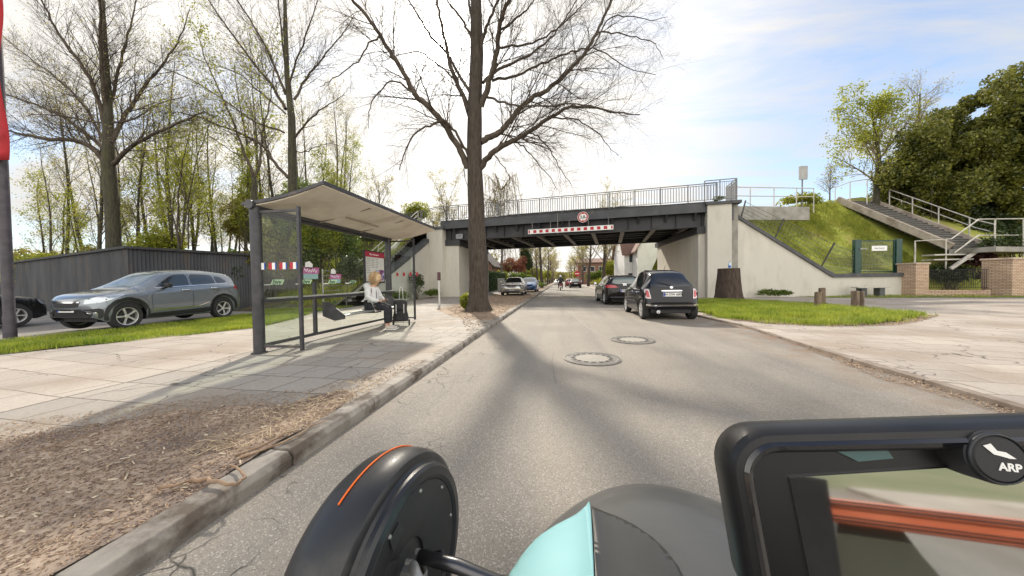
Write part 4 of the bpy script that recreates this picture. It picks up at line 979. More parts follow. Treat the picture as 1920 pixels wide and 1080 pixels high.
def car(name, label, S, loc, heading, group=None, plate=None, category='car'):
    """local +X is forward; heading rotates it in plan. S: body spec, distances u measured from the nose."""
    L, W = S['L'], S['W']/2
    root = thing(name, label, category, loc, heading, group)
    top = smooth_tab(S['top'], it=S.get('sm', 2)); belt = smooth_tab(S['belt'], it=1); plan = smooth_tab(S['plan'], it=2)
    uf, ur, rw = S['uf'], S['ur'], S['r']; ra = rw+.055; zs = S['sill']
    kf, kr = S.get('kf', .25), S.get('kr', .14); rf = S.get('rf', .74)
    us = set(np.round(np.linspace(0, L, int(L/.035)), 4))
    for c in (uf, ur): us |= set(np.round(c+ra*np.cos(np.linspace(0, math.pi, 17)), 4))
    us |= {.008, .02, .05, L-.008, L-.02, L-.05}
    us = sorted(u for u in us if 0 <= u <= L)
    NV = 34; V = []; 
    for u in us:
        zt = interp(top, u); zb = interp(S['bot'], u) if 'bot' in S else zs
        for c in (uf, ur):
            if abs(u-c) < ra: zb = max(zb, rw+math.sqrt(max(0, ra*ra-(u-c)**2)))
        w = W*interp(plan, u); ze = min(interp(belt, u), zt-.02); zb = min(zb, ze-.06)
        hg = zt-ze; f = min(1, max(0, hg/.42)); wr = w*(.93*(1-f)+rf*f)
        zm = zb+(ze-zb)*.42
        P = [Vector((0, w*.955, zb)), Vector((0, w*.985, zb+.05*(ze-zb)/.5)), Vector((0, w*1.015, zm)), Vector((0, w*1.0, ze-.07*(ze-zb)/.5)), Vector((0, w*.975, ze))]
        if hg > .12:
            P += [Vector((0, w*.945, ze+.015)), Vector((0, wr*1.02+(w*.945-wr*1.02)*.12, zt-min(.13, hg*.32))), Vector((0, wr*.93, zt-min(.035, hg*.1))), Vector((0, wr*.6, zt-.006)), Vector((0, 0, zt))]
        else:
            P += [Vector((0, wr*.97, ze+hg*.5)), Vector((0, wr*.88, zt-hg*.16)), Vector((0, wr*.5, zt-.002)), Vector((0, 0, zt))]
        C = chaikin(P, 2)
        d = [0]
        for a, b_ in zip(C, C[1:]): d.append(d[-1]+(b_-a).length)
        # rows placed by the same control fractions along the whole car so they run in lines
        nC = len(C)-1; row = []
        for j in range(NV):
            t = d[-1]*j/(NV-1); k = 0
            while k < nC-1 and d[k+1] < t: k += 1
            s = (t-d[k])/max(1e-9, d[k+1]-d[k]); row.append(C[k].lerp(C[k+1], s))
        for q in row:
            yn = min(1, abs(q.y)/W)
            dx = kf*yn**2.4*math.exp(-u/.42) - kr*yn**2.4*math.exp(-(L-u)/.35)
            zz = max(0, (q.z-.35))  # ends lean with height is carried by the top profile
            V.append((L/2-u-dx, q.y, q.z))
    n = len(us); V = np.array(V); V2 = V.copy(); V2[:, 1] *= -1
    allV = np.concatenate([V, V2]); F = []
    for i in range(n-1):
        for j in range(NV-1):
            a = i*NV+j; F.append((a, a+1, a+NV+1, a+NV)); b_ = a+n*NV; F.append((b_, b_+NV, b_+NV+1, b_+1))
    for base, i in ((0, 0), (0, n-1)):
        ring = [i*NV+j for j in range(NV)] + [n*NV+i*NV+j for j in range(NV-2, -1, -1)]
        F.append(tuple(ring))
    me = bpy.data.meshes.new('body'); me.from_pydata([tuple(v) for v in allV], [], F)
    bm = bmesh.new(); bm.from_mesh(me); bmesh.ops.remove_doubles(bm, verts=bm.verts, dist=.0004); bmesh.ops.recalc_face_normals(bm, faces=bm.faces)
    bvh = BVHTree.FromBMesh(bm); bm.to_mesh(me); bm.free()
    body = link('body', me, S['paint'], root, True); me.set_sharp_from_angle(angle=R(50))
    def patch(pname, poly, view, m, parent=root, off=.004, res=.05, rnd=0, thick=0.0, mirror=False):
        """piece of trim, glass or lamp laid on the body: outline in the side view (u, z) or end view (y, z)"""
        if rnd: poly = chaikin_closed(poly, rnd)
        pts = []; 
        for i in range(len(poly)):
            a, b_ = Vector(poly[i]), Vector(poly[(i+1) % len(poly)]); k = max(1, int((b_-a).length/res))
            pts += [a.lerp(b_, q/k) for q in range(k)]
        nb = len(pts); A = np.array([(p.x, p.y) for p in pts])
        gx, gy = np.meshgrid(np.arange(A[:, 0].min()+res/2, A[:, 0].max(), res), np.arange(A[:, 1].min()+res/2, A[:, 1].max(), res))
        Q = np.stack([gx.ravel(), gy.ravel()], 1); Q = Q[in_poly(Q, [tuple(a) for a in A])] if len(Q) else Q
        r = delaunay_2d_cdt(pts+[Vector(p) for p in Q], [(i, (i+1) % nb) for i in range(nb)], [], 1, 1e-6)
        vs = []; 
        for p in r[0]:
            if view in ('left', 'right'):
                s = 1 if view == 'left' else -1
                o = Vector((L/2-p.x, s*3, p.y)); d = Vector((0, -s, 0))
            elif view == 'front': o = Vector((L/2+3, p.x, p.y)); d = Vector((-1, 0, 0))
            elif view == 'rear': o = Vector((-L/2-3, p.x, p.y)); d = Vector((1, 0, 0))
            else: o = Vector((L/2-p.x, p.y, 4)); d = Vector((0, 0, -1))
            h = bvh.ray_cast(o, d)
            if h[0] is None: 
                h2 = bvh.find_nearest(o+d*2.5); h = (h2[0], h2[1])
            nn = h[1] if h[1].dot(d) < 0 else -h[1]
            vs.append(h[0]+nn*off-d*off*.3)
        me = bpy.data.meshes.new(pname); me.from_pydata(vs, [], r[2]); me.update()
        if len(me.polygons):
            # face outward
            dd = {'left': Vector((0, 1, 0)), 'right': Vector((0, -1, 0)), 'front': Vector((1, 0, 0)), 'rear': Vector((-1, 0, 0)), 'top': Vector((0, 0, 1))}[view]
            bm = bmesh.new(); bm.from_mesh(me)
            for f in bm.faces:
                if f.normal.dot(dd) < 0: f.normal_flip()
            bm.to_mesh(me); bm.free()
        o = link(pname, me, m, parent, True)
        if thick:
            sm = o.modifiers.new('thick', 'SOLIDIFY'); sm.thickness = thick; sm.offset = 0.2
        return o
    # wheels
    ty, rm, br = wheel_mesh(rw, S.get('tw', .205), S.get('spokes', 5), S.get('rimr', rw*.66), S.get('rimmat', M_RIM), S.get('style', 'five'))
    for u in (uf, ur):
        for s in (1, -1):
            wo = bpy.data.objects.new('wheel', ty); COL.objects.link(wo); wo.parent = root
            wo.location = (L/2-u, s*(W*.985-S.get('tw', .205)/2-.01), rw); wo.rotation_euler = (0, random.uniform(0, 1.2), 0 if s > 0 else math.pi)
            if u == uf and 'steer' in S: wo.rotation_euler.z += S['steer']
            for nm, mm in (('rim', rm), ('brake_disc', br)):
                ro = bpy.data.objects.new(nm, mm); COL.objects.link(ro); ro.parent = wo
    # underbody and wheel wells
    b = MB(); b.box(-L/2+.3, -W+.30, zs-.03, L/2-.45, W-.30, zs+.32)
    for u in (uf, ur): x = L/2-u; b.box(x-ra, -W+.06, zs+.30, x+ra, W-.06, min(interp(belt, u), interp(top, u))-.12)
    x0, x1 = L/2-uf-ra-.0, -L/2+ (L-ur)+ra
    b.box(-L/2+(L-ur)+ra, -W+.05, zs-.01, L/2-uf-ra, W-.05, zs+.1)
    b.box(L/2-uf+ra, -W*.6, zs-.0, L/2-.42, W*.6, zs+.14); b.box(-L/2+.3, -W*.7, zs, L/2-ur-ra, W*.7, zs+.14)
    b.build('underbody', M_PLAST, root)
    for s, v in ((1, 'left'), (-1, 'right')):
        for wi, pl in enumerate(S.get('side_glass', [])): patch('window', pl, v, S.get('glass', M_CGLASS), rnd=2)
        for (nm, pl, mm, of) in S.get('side', []): patch(nm, pl, v, mm, off=of, rnd=1)
        for ln in S.get('seams', []):
            seam(ln, v, patch)
        for (u, z, l) in S.get('handles', []): patch('door_handle', [(u, z-.016), (u+l, z-.02), (u+l, z+.014), (u, z+.016)], v, S.get('handle_mat', S['paint']), off=.02, thick=.02)
    for (nm, pl, mm, of) in S.get('front', []): patch(nm, pl, 'front', mm, off=of, rnd=1)
    for (nm, pl, mm, of) in S.get('rear', []): patch(nm, pl, 'rear', mm, off=of, rnd=1)
    # mirrors
    if 'mirror' in S:
        u, z = S['mirror']
        for s in (1, -1):
            b = MB(); pr = []
            b.prism([(L/2-u-.05, s*(W*.93), z+.0), (L/2-u+.05, s*(W*.93), z+.0), (L/2-u+.03, s*(W+.08), z+.03), (L/2-u-.03, s*(W+.08), z+.03)], (0, 0, .03))
            o = b.build('mirror_arm', M_PLAST, root)
            b = MB(); b.box(L/2-u-.06, min(s*(W+.03), s*(W+.20)), z+.03, L/2-u+.07, max(s*(W+.03), s*(W+.20)), z+.17)
            o = b.build('wing_mirror', S.get('mirror_mat', S['paint']), root, smooth=True); bv = o.modifiers.new('b', 'BEVEL'); bv.width = .035; bv.segments = 3
            b = MB(); b.box(L/2-u-.066, min(s*(W+.05), s*(W+.18)), z+.05, L/2-u-.0605, max(s*(W+.05), s*(W+.18)), z+.15); b.build('mirror_glass', M_CHROME, o)
    # number plates
    for end, zp in (('front', S.get('zpf')), ('rear', S.get('zpr'))):
        if zp is None: continue
        ww_, hh_ = .26, .055
        s = 1 if end == 'front' else -1
        h = bvh.ray_cast(Vector((s*(L/2+3), 0, zp)), Vector((-s, 0, 0))); x = (h[0].x if h[0] else s*L/2)+s*.012
        b = MB(); b.box(min(x, x+s*.008), -ww_, zp-hh_, max(x, x+s*.008), ww_, zp+hh_); po = b.build('number_plate', M_PLATE, root)
        b = MB(); yb = -s*(-ww_+.02) ; x2 = x+s*.0085
        xa = min(x2, x2+s*.002); 
        ys = (-ww_+.005, -ww_+.05) if s > 0 else (ww_-.05, ww_-.005)
        b.box(xa, ys[0], zp-hh_+.004, xa+.002, ys[1], zp+hh_-.004); b.build('country_band', M_BLUE, po)
        if plate and end == S.get('plate_end', 'rear'):
            text_mesh(plate, .095, frame((x+s*.009, -s*(-.02) if s > 0 else -.02, zp), (0, s, 0), (0, 0, 1)), 'lettering', M_BLACK, po, bold=.002)
    root['bvh'] = 0
    return root, patch, bvh
def chaikin_closed(P, it):
    P = [Vector(p) for p in P]
    for _ in range(it):
        o = []
        for a, b in zip(P, P[1:]+P[:1]): o += [a*.85+b*.15, a*.15+b*.85]
        P = o
    return P
def seam(ln, v, patch, w=.006):
    """door gap: thin dark line along a polyline"""
    for a, b in zip(ln, ln[1:]):
        a, b = Vector(a), Vector(b); d = (b-a).normalized(); n = Vector((-d.y, d.x))*w
        patch('door_gap', [a-n, b-n, b+n, a+n], v, M_PLAST, off=.002, res=.12)

def paint(name, c, metal=.35, rough=.28, fleck=None):
    return mat(name, c, fleck or tuple(min(1, x*1.12) for x in c), 220, rough, metal=metal, coat=1.0 if max(c) > .05 else .35, spec=.5 if max(c) > .05 else .3, coords='object')

# --- compact crossover, grey, seen from its left side
P_GREY = paint('grey_blue_paint', (.19, .215, .24), .45, .25)
S1 = dict(L=4.28, W=1.78, sill=.24, uf=.88, ur=3.43, r=.345, rimr=.235, tw=.215, kf=.22, kr=.2, rf=.72, paint=P_GREY, glass=M_CGLASS,
    top=[(0, .58), (.02, .80), (.08, .87), (.3, .95), (.8, 1.03), (1.13, 1.08), (1.55, 1.36), (1.9, 1.57), (2.3, 1.645), (2.9, 1.65), (3.5, 1.60), (3.85, 1.54), (4.02, 1.40), (4.14, 1.12), (4.22, .98), (4.28, .70), (4.28, .62)],
    belt=[(0, .55), (.1, .80), (.5, .90), (1.2, .99), (2.2, 1.06), (3.2, 1.13), (3.9, 1.14), (4.1, 1.0), (4.28, .6)],
    plan=[(0, .80), (.15, .91), (.5, .985), (1, 1), (3.4, 1), (3.9, .97), (4.15, .90), (4.28, .80)],
    bot=[(0, .36), (.3, .24), (3.9, .26), (4.28, .42)],
    side_glass=[[(1.56, 1.10), (1.62, 1.16), (1.98, 1.42), (2.12, 1.475), (2.42, 1.50), (2.42, 1.11), (2.0, 1.09)], [(2.49, 1.115), (2.49, 1.50), (2.95, 1.49), (3.18, 1.46), (3.22, 1.17)], [(3.27, 1.18), (3.24, 1.45), (3.48, 1.40), (3.62, 1.27), (3.5, 1.20)]],
    side=[('window_trim', [(1.5, 1.075), (3.62, 1.195), (3.62, 1.215), (1.52, 1.095)], M_CHROME, .006),
          ('cladding', [(1.3, .26), (3.02, .28), (3.0, .44), (2.2, .40), (1.32, .38)], M_PLAST, .007), ('cladding', [(.45, .28), (.53, .28), (.50, .42), (.56, .58), (.66, .70), (.88, .79), (1.1, .72), (1.24, .56), (1.27, .40), (1.27, .27), (1.36, .27), (1.36, .45), (1.28, .66), (1.12, .80), (.88, .865), (.62, .79), (.48, .62), (.43, .44)], M_PLAST, .007),
          ('cladding', [(2.98, .28), (3.04, .28), (3.04, .42), (3.10, .58), (3.22, .71), (3.43, .79), (3.65, .71), (3.77, .57), (3.83, .40), (3.84, .3), (3.95, .34), (3.93, .46), (3.86, .64), (3.68, .79), (3.43, .865), (3.16, .79), (3.01, .62), (2.95, .42)], M_PLAST, .007),
          ('sill_trim', [(1.42, .45), (2.6, .47), (2.95, .60), (2.94, .62), (2.6, .495), (1.42, .475)], M_CHROME, .006),
          ('headlight', [(.16, .74), (.3, .72), (.62, .83), (.86, .93), (.8, .945), (.42, .90), (.2, .83)], M_HEAD, .006), ('taillight', [(3.82, 1.02), (4.02, .98), (4.12, .99), (4.0, 1.12), (3.84, 1.12)], M_TAIL, .006),
          ('fog_lamp', [(.10, .44), (.30, .44), (.28, .50), (.12, .49)], M_HEADIN, .006), ('lower_grille', [(.0, .36), (.42, .33), (.44, .56), (.32, .60), (.0, .55)], M_PLAST, .004)],
    seams=[[(1.42, .50), (1.40, .85), (1.52, 1.07)], [(2.46, .48), (2.47, 1.1), (2.46, 1.5)], [(3.10, .86), (3.28, 1.0), (3.3, 1.17)]],
    handles=[(2.15, 1.0, .22), (3.0, 1.04, .22)], handle_mat=M_CHROME, mirror=(1.72, 1.06), mirror_mat=M_PLAST,
    front=[('windscreen', [(-.62, 1.12), (.62, 1.12), (.52, 1.52), (0, 1.57), (-.52, 1.52)], M_CGLASS2, .004), ('grille', [(-.36, .62), (.36, .62), (.42, .78), (-.42, .78)], M_PLAST, .006), ('grille_bar', [(-.4, .735), (.4, .735), (.42, .775), (-.42, .775)], M_CHROME, .012), ('headlight', [(.5, .70), (.8, .74), (.83, .88), (.52, .82)], M_HEAD, .006), ('headlight', [(-.5, .70), (-.8, .74), (-.83, .88), (-.52, .82)], M_HEAD, .006), ('lower_grille', [(-.6, .34), (.6, .34), (.7, .52), (-.7, .52)], M_PLAST, .006)],
    rear=[('rear_window', [(-.55, 1.2), (.55, 1.2), (.46, 1.5), (-.46, 1.5)], M_CGLASS, .004)], zpf=.56, zpr=.8)
def cut_nose(S, c, keep=.45):
    f = lambda u: u if u <= 0 else (u*(keep-c)/keep if u < keep else u-c)
    g = lambda t: [(f(a), b) for a, b in t]
    for k in ('top', 'belt', 'plan', 'bot'): S[k] = g(S[k])
    S['side_glass'] = [g(p) for p in S['side_glass']]; S['side'] = [(n, g(p), m, o) for n, p, m, o in S['side']]; S['seams'] = [g(p) for p in S['seams']]
    S['handles'] = [(f(a), z, l) for a, z, l in S['handles']]; S['mirror'] = (f(S['mirror'][0]), S['mirror'][1]); S['L'] -= c; S['uf'] -= c; S['ur'] -= c
cut_nose(S1, .2)
# its left side faces the verge; nose towards the camera
y_f, x_f = 7.25, -11.4
car('parked_car', 'grey blue crossover parked nose forward on the drive by the dark shed', S1, (x_f-.89, y_f-S1['uf']+S1['L']/2, .10), R(-90), group='cars parked around the street')

# --- small rounded black hatchback, seen from behind
P_BLK = paint('black_paint', (.006, .006, .008), .1, .12)
S2 = dict(L=3.55, W=1.63, sill=.22, uf=.74, ur=3.04, r=.295, rimr=.205, tw=.19, kf=.3, kr=.13, rf=.62, paint=P_BLK, spokes=5, style='twin',
    top=[(0, .50), (.03, .68), (.15, .78), (.5, .93), (.85, 1.0), (1.2, 1.33), (1.5, 1.48), (1.9, 1.545), (2.5, 1.535), (2.97, 1.47), (3.13, 1.38), (3.36, 1.08), (3.44, .96), (3.50, .80), (3.54, .62), (3.55, .5)],
    belt=[(0, .45), (.2, .72), (.6, .84), (1.2, .90), (2.6, .95), (3.2, .95), (3.4, .86), (3.55, .48)],
    plan=[(0, .74), (.15, .88), (.5, .975), (1, 1), (2.9, 1), (3.25, .975), (3.45, .92), (3.55, .84)],
    bot=[(0, .3), (.3, .22), (3.2, .24), (3.55, .34)],
    side_glass=[[(1.12, .98), (1.55, 1.36), (1.75, 1.39), (2.2, 1.40), (2.28, 1.0)], [(2.36, 1.01), (2.28, 1.40), (2.62, 1.37), (2.90, 1.19), (2.85, 1.04)]],
    side=[('side_moulding', [(1.2, .50), (2.5, .52), (2.5, .56), (1.2, .54)], M_CHROME, .006)],
    seams=[[(1.12, .32), (1.08, .7), (1.12, .95)], [(2.32, .34), (2.36, .7), (2.32, .99)]], handles=[(2.05, .84, .17)], handle_mat=M_CHROME, mirror=(1.30, .96),
    rear=[('rear_window', [(-.60, 1.03), (-.35, 1.0), (.35, 1.0), (.60, 1.03), (.47, 1.34), (.34, 1.405), (-.34, 1.405), (-.47, 1.34)], mat('rear_glass', (.018, .022, .03), rough=.06, spec=.6, coat=.2), .004),
          ('taillight', [(.575, .64), (.72, .66), (.745, .80), (.735, .93), (.62, .945), (.60, .80)], M_TAILC, .014), ('taillight', [(-.575, .64), (-.72, .66), (-.745, .80), (-.735, .93), (-.62, .945), (-.60, .80)], M_TAILC, .014),
          ('taillight_lens', [(.615, .69), (.695, .70), (.71, .80), (.70, .89), (.645, .89), (.63, .80)], M_TAIL, .02), ('taillight_lens', [(-.615, .69), (-.695, .70), (-.71, .80), (-.70, .89), (-.645, .89), (-.63, .80)], M_TAIL, .02),
          ('chrome_handle', [(-.29, .862), (.29, .862), (.29, .90), (-.29, .90)], M_CHROME, .014),
          ('bumper_trim', [(-.70, .435), (.70, .435), (.70, .492), (-.70, .492)], M_CHROME, .035), ('badge', [(-.05, .955), (.05, .955), (.05, 1.0), (-.05, 1.0)], M_HEADIN, .012)],
    zpr=.775, zpf=.5)
c2_, patch2, bvh2 = car('parked_car', 'small rounded black hatchback at the right edge of the road before the bridge', S2, (2.45+.815, 10.30+1.775, 0), R(90.5), group='cars parked around the street', plate='HH DW 600E')
# wiper, exhaust, roof aerial
b = MB()
def onrear(y, z, off=.02):
    h = bvh2.ray_cast(Vector((-5, y, z)), Vector((1, 0, 0))); return h[0]+Vector((-off, 0, off*.4))
b.tube([onrear(-.04, 1.0), onrear(.10, 1.06), onrear(.30, 1.12)], .011, 6); b.tube([onrear(-.02, 1.035), onrear(.38, 1.13)], .007, 5); b.build('rear_wiper', M_PLAST, c2_)
b = MB(); b.lathe([(.05, 0), (.05, .16), (.038, .16), (.036, .02)], Matrix.Translation((-1.70, .42, .27)) @ Matrix.Rotation(R(-90), 4, 'Y'), 20); b.build('exhaust', M_CHROME, c2_, smooth=True)
b = MB(); b.lathe([(.048, 0), (.052, .006), (.03, .012), (.001, .013)], Matrix.Translation(onrear(0, .975, .012)) @ Matrix.Rotation(R(-80), 4, 'Y'), 20); b.build('round_badge', M_CHROME, c2_, smooth=True)
b = MB(); b.tube([(-.9, 0, 1.46), (-1.12, 0, 1.66)], .006, 5); b.build('aerial', M_PLAST, c2_)

# --- black estate, parked in front of it
S3 = dict(L=4.55, W=1.80, sill=.22, uf=.90, ur=3.62, r=.325, rimr=.215, tw=.21, kf=.34, kr=.2, rf=.72, paint=paint('brown_black_paint', (.014, .012, .012), .3, .15), spokes=10, style='thin',
    top=[(0, .5), (.03, .70), (.2, .80), (.8, .92), (1.15, .98), (1.75, 1.34), (2.2, 1.45), (2.9, 1.47), (3.6, 1.45), (4.1, 1.40), (4.28, 1.32), (4.42, 1.06), (4.48, .96), (4.54, .72), (4.55, .55)],
    belt=[(0, .45), (.2, .74), (.7, .82), (1.3, .90), (3.6, 1.0), (4.3, 1.0), (4.45, .9), (4.55, .5)],
    plan=[(0, .78), (.2, .91), (.6, .985), (1, 1), (3.9, 1), (4.3, .97), (4.55, .88)], bot=[(0, .3), (.3, .2), (4.2, .24), (4.55, .34)],
    side_glass=[[(1.45, .97), (1.95, 1.27), (2.25, 1.33), (2.45, 1.335), (2.5, 1.0)], [(2.56, 1.0), (2.52, 1.335), (3.3, 1.33), (3.4, 1.04)], [(3.46, 1.05), (3.42, 1.32), (4.0, 1.27), (4.12, 1.10)]],
    side=[('window_trim', [(1.4, .955), (4.12, 1.065), (4.12, 1.085), (1.4, .975)], M_CHROME, .006), ('taillight', [(4.12, .84), (4.5, .84), (4.42, .98), (4.15, .96)], M_TAIL, .006)],
    seams=[[(1.5, .3), (1.45, .9)], [(2.53, .3), (2.53, 1.0)], [(3.4, .6), (3.43, 1.0)]], handles=[(2.28, .86, .2), (3.2, .9, .2)], mirror=(1.55, .94),
    rear=[('rear_window', [(-.62, 1.02), (.62, 1.02), (.52, 1.32), (-.52, 1.32)], M_CGLASS2, .004), ('taillight', [(.40, .86), (.84, .84), (.82, .99), (.55, .97)], M_TAIL, .006), ('taillight', [(-.40, .86), (-.84, .84), (-.82, .99), (-.55, .97)], M_TAIL, .006), ('bumper_trim', [(-.7, .36), (.7, .36), (.7, .44), (-.7, .44)], M_PLAST, .008)], zpr=.70, zpf=.5)
car('parked_car', 'dark estate car with red tail lamps parked beyond the small black hatchback', S3, (2.1+.9, 16.15+2.275, 0), R(92), group='cars parked around the street', plate='HH AK 281')

# --- silver saloon facing the camera under the far side of the bridge
P_SIL = paint('champagne_paint', (.40, .38, .33), .6, .25)
S4 = dict(L=4.82, W=1.82, sill=.22, uf=.84, ur=3.70, r=.325, rimr=.21, tw=.21, kf=.30, kr=.22, rf=.66, paint=P_SIL, glass=M_CGLASS,
    top=[(0, .52), (.03, .70), (.15, .80), (.7, .92), (1.35, .99), (1.95, 1.33), (2.4, 1.44), (3.0, 1.45), (3.5, 1.36), (4.0, 1.10), (4.25, 1.02), (4.7, .98), (4.78, .86), (4.82, .6)],
    belt=[(0, .48), (.2, .76), (.7, .84), (1.5, .90), (3.6, .95), (4.6, .90), (4.82, .56)],
    plan=[(0, .80), (.2, .92), (.6, .985), (1, 1), (4.1, 1), (4.5, .96), (4.82, .84)], bot=[(0, .28), (.3, .2), (4.5, .24), (4.82, .32)],
    side_glass=[[(1.65, .97), (2.1, 1.27), (2.35, 1.33), (2.6, 1.34), (2.6, .98)], [(2.67, .98), (2.67, 1.34), (3.1, 1.32), (3.5, 1.05), (3.4, 1.0)]],
    seams=[[(1.5, .3), (1.5, .9)], [(2.64, .3), (2.64, .98)]], handles=[(2.35, .84, .2), (3.25, .87, .2)], handle_mat=M_CHROME, mirror=(1.75, .94),
    front=[('windscreen', [(-.66, 1.01), (.66, 1.01), (.54, 1.36), (.3, 1.395), (-.3, 1.395), (-.54, 1.36)], M_CGLASS, .004), ('grille', [(-.30, .62), (.30, .62), (.36, .77), (-.36, .77)], mat('grille_slats', (.12, .12, .13), rough=.35, metal=.8), .008), ('grille_frame', [(-.38, .775), (.38, .775), (.37, .80), (-.37, .80)], M_CHROME, .012),
           ('headlight', [(.42, .60), (.62, .58), (.64, .72), (.60, .79), (.44, .76)], M_HEAD, .008), ('headlight', [(.66, .60), (.82, .64), (.82, .76), (.68, .78)], M_HEAD, .008), ('headlight', [(-.42, .60), (-.62, .58), (-.64, .72), (-.60, .79), (-.44, .76)], M_HEAD, .008), ('headlight', [(-.66, .60), (-.82, .64), (-.82, .76), (-.68, .78)], M_HEAD, .008),
           ('air_intake', [(-.6, .28), (.6, .28), (.66, .38), (-.66, .38)], M_PLAST, .006)], zpf=.47, zpr=.7, plate_end='front')
car('parked_car', 'champagne silver saloon facing the street viewer under the bridge', S4, (-3.72, 24.75+2.41, .10), R(-90+1.5), group='cars parked around the street', plate='HH KN 417')
# --- blue compact behind it
S5 = dict(L=3.95, W=1.72, sill=.2, uf=.78, ur=3.28, r=.3, rimr=.2, tw=.19, kf=.3, kr=.18, rf=.70, paint=paint('blue_paint', (.05, .14, .34), .4, .25), glass=M_CGLASS,
    top=[(0, .5), (.03, .68), (.2, .80), (.75, .95), (1.0, 1.0), (1.6, 1.38), (2.0, 1.47), (2.8, 1.47), (3.5, 1.38), (3.7, 1.2), (3.85, .98), (3.93, .8), (3.95, .5)],
    belt=[(0, .45), (.2, .74), (.6, .84), (1.2, .92), (3.4, .98), (3.8, .88), (3.95, .46)],
    plan=[(0, .78), (.2, .91), (.6, .985), (1, 1), (3.3, 1), (3.7, .96), (3.95, .85)], bot=[(0, .28), (.3, .2), (3.6, .24), (3.95, .32)],
    side_glass=[[(1.35, .98), (1.75, 1.3), (2.3, 1.36), (2.3, .99)], [(2.37, .99), (2.37, 1.36), (3.2, 1.3), (3.3, 1.04)]], handles=[(2.1, .85, .18)], mirror=(1.45, .95),
    front=[('windscreen', [(-.62, 1.03), (.62, 1.03), (.5, 1.38), (-.5, 1.38)], M_CGLASS2, .004), ('grille', [(-.34, .58), (.34, .58), (.38, .68), (-.38, .68)], M_PLAST, .006), ('headlight', [(.45, .62), (.78, .66), (.76, .84), (.5, .76)], M_HEAD, .008), ('headlight', [(-.45, .62), (-.78, .66), (-.76, .84), (-.5, .76)], M_HEAD, .008)],
    rear=[('rear_window', [(-.55, 1.05), (.55, 1.05), (.45, 1.35), (-.45, 1.35)], M_CGLASS, .004), ('taillight', [(.6, .75), (.78, .78), (.76, .98), (.62, .98)], M_TAIL, .008), ('taillight', [(-.6, .75), (-.78, .78), (-.76, .98), (-.62, .98)], M_TAIL, .008)], zpf=.45, zpr=.7)
car('parked_car', 'blue compact car parked close behind the silver saloon', S5, (-3.15, 32.4+1.97, .10), R(-91), group='cars parked around the street')
S6 = dict(S4); S6['paint'] = paint('far_black_paint', (.012, .012, .014), .2, .2); S6['rear'] = [('rear_window', [(-.6, 1.03), (.6, 1.03), (.48, 1.32), (-.48, 1.32)], M_CGLASS2, .004), ('taillight', [(.55, .72), (.86, .74), (.84, .88), (.55, .88)], M_TAIL, .008), ('taillight', [(-.55, .72), (-.86, .74), (-.84, .88), (-.55, .88)], M_TAIL, .008)]
S6['plate_end'] = 'rear'
car('parked_car', 'distant black saloon at the right kerb beyond the motorcycle', S6, (2.35, 50.5+2.4, 0), R(90), group='cars parked around the street')
S7 = dict(S5); S7['paint'] = paint('dark_red_paint', (.22, .03, .03), .3, .25)
car('parked_car', 'dark red car half hidden behind the distant black saloon', S7, (1.75, 60, 0), R(90), group='cars parked around the street')
S8 = dict(S5); S8['paint'] = paint('white_paint', (.7, .7, .69), .0, .3)
car('moving_car', 'tiny white car far down the street left of the black saloon', S8, (-.55, 86, 0), R(-90), group='cars parked around the street')
# dark car at the far left, half out of the frame
S9 = dict(S4); S9['paint'] = paint('dark_grey_paint', (.01, .011, .013), .2, .25); S9['zpr'] = None
p = G(38, 612, .10)
car('parked_car', 'very dark low car cut by the left edge in front of the shed', S9, (p.x-.95, p.y-1.6, .10), R(90), group='cars parked around the street')

# ------------------------------------------------------------------ people helpers
def skin_obj(name, J, E_, m, parent=None, root=0, sub=2, smooth=True):
    """J: [(x, y, z, rx, ry)], E_: index pairs"""
    me = bpy.data.meshes.new(name); me.from_pydata([j[:3] for j in J], E_, [])
    o = link(name, me, m, parent)
    s = o.modifiers.new('skin', 'SKIN'); s.use_smooth_shade = True; s.branch_smoothing = .3
    for i, j in enumerate(J):
        sv = me.skin_vertices[0].data[i]; sv.radius = (j[3], j[4] if len(j) > 4 else j[3]); sv.use_root = (i == root)
    if sub: ss = o.modifiers.new('sub', 'SUBSURF'); ss.levels = sub; ss.render_levels = sub
    return o
def blob(name, c, r, m, parent, seg=24, ring=14, noise_=0.0, rot=None, fr=4.0):
    b = MB(); vs = []; fs = []
    for i in range(ring+1):
        th = math.pi*i/ring
        for k in range(seg):
            ph = 2*math.pi*k/seg; d = Vector((math.sin(th)*math.cos(ph), math.sin(th)*math.sin(ph), math.cos(th)))
            f = 1+noise_*mnoise.noise(d*fr+Vector(c)*3); v = Vector((d.x*r[0]*f, d.y*r[1]*f, d.z*r[2]*f))
            if rot is not None: v = rot @ v
            vs.append(v+Vector(c))
    for i in range(ring):
        for k in range(seg): k2 = (k+1) % seg; fs.append((i*seg+k, i*seg+k2, (i+1)*seg+k2, (i+1)*seg+k))
    b.add(vs, fs); me = b.mesh(name); bm = bmesh.new(); bm.from_mesh(me); bmesh.ops.remove_doubles(bm, verts=bm.verts, dist=1e-5); bmesh.ops.recalc_face_normals(bm, faces=bm.faces); bm.to_mesh(me); bm.free()
    return link(name, me, m, parent, True)
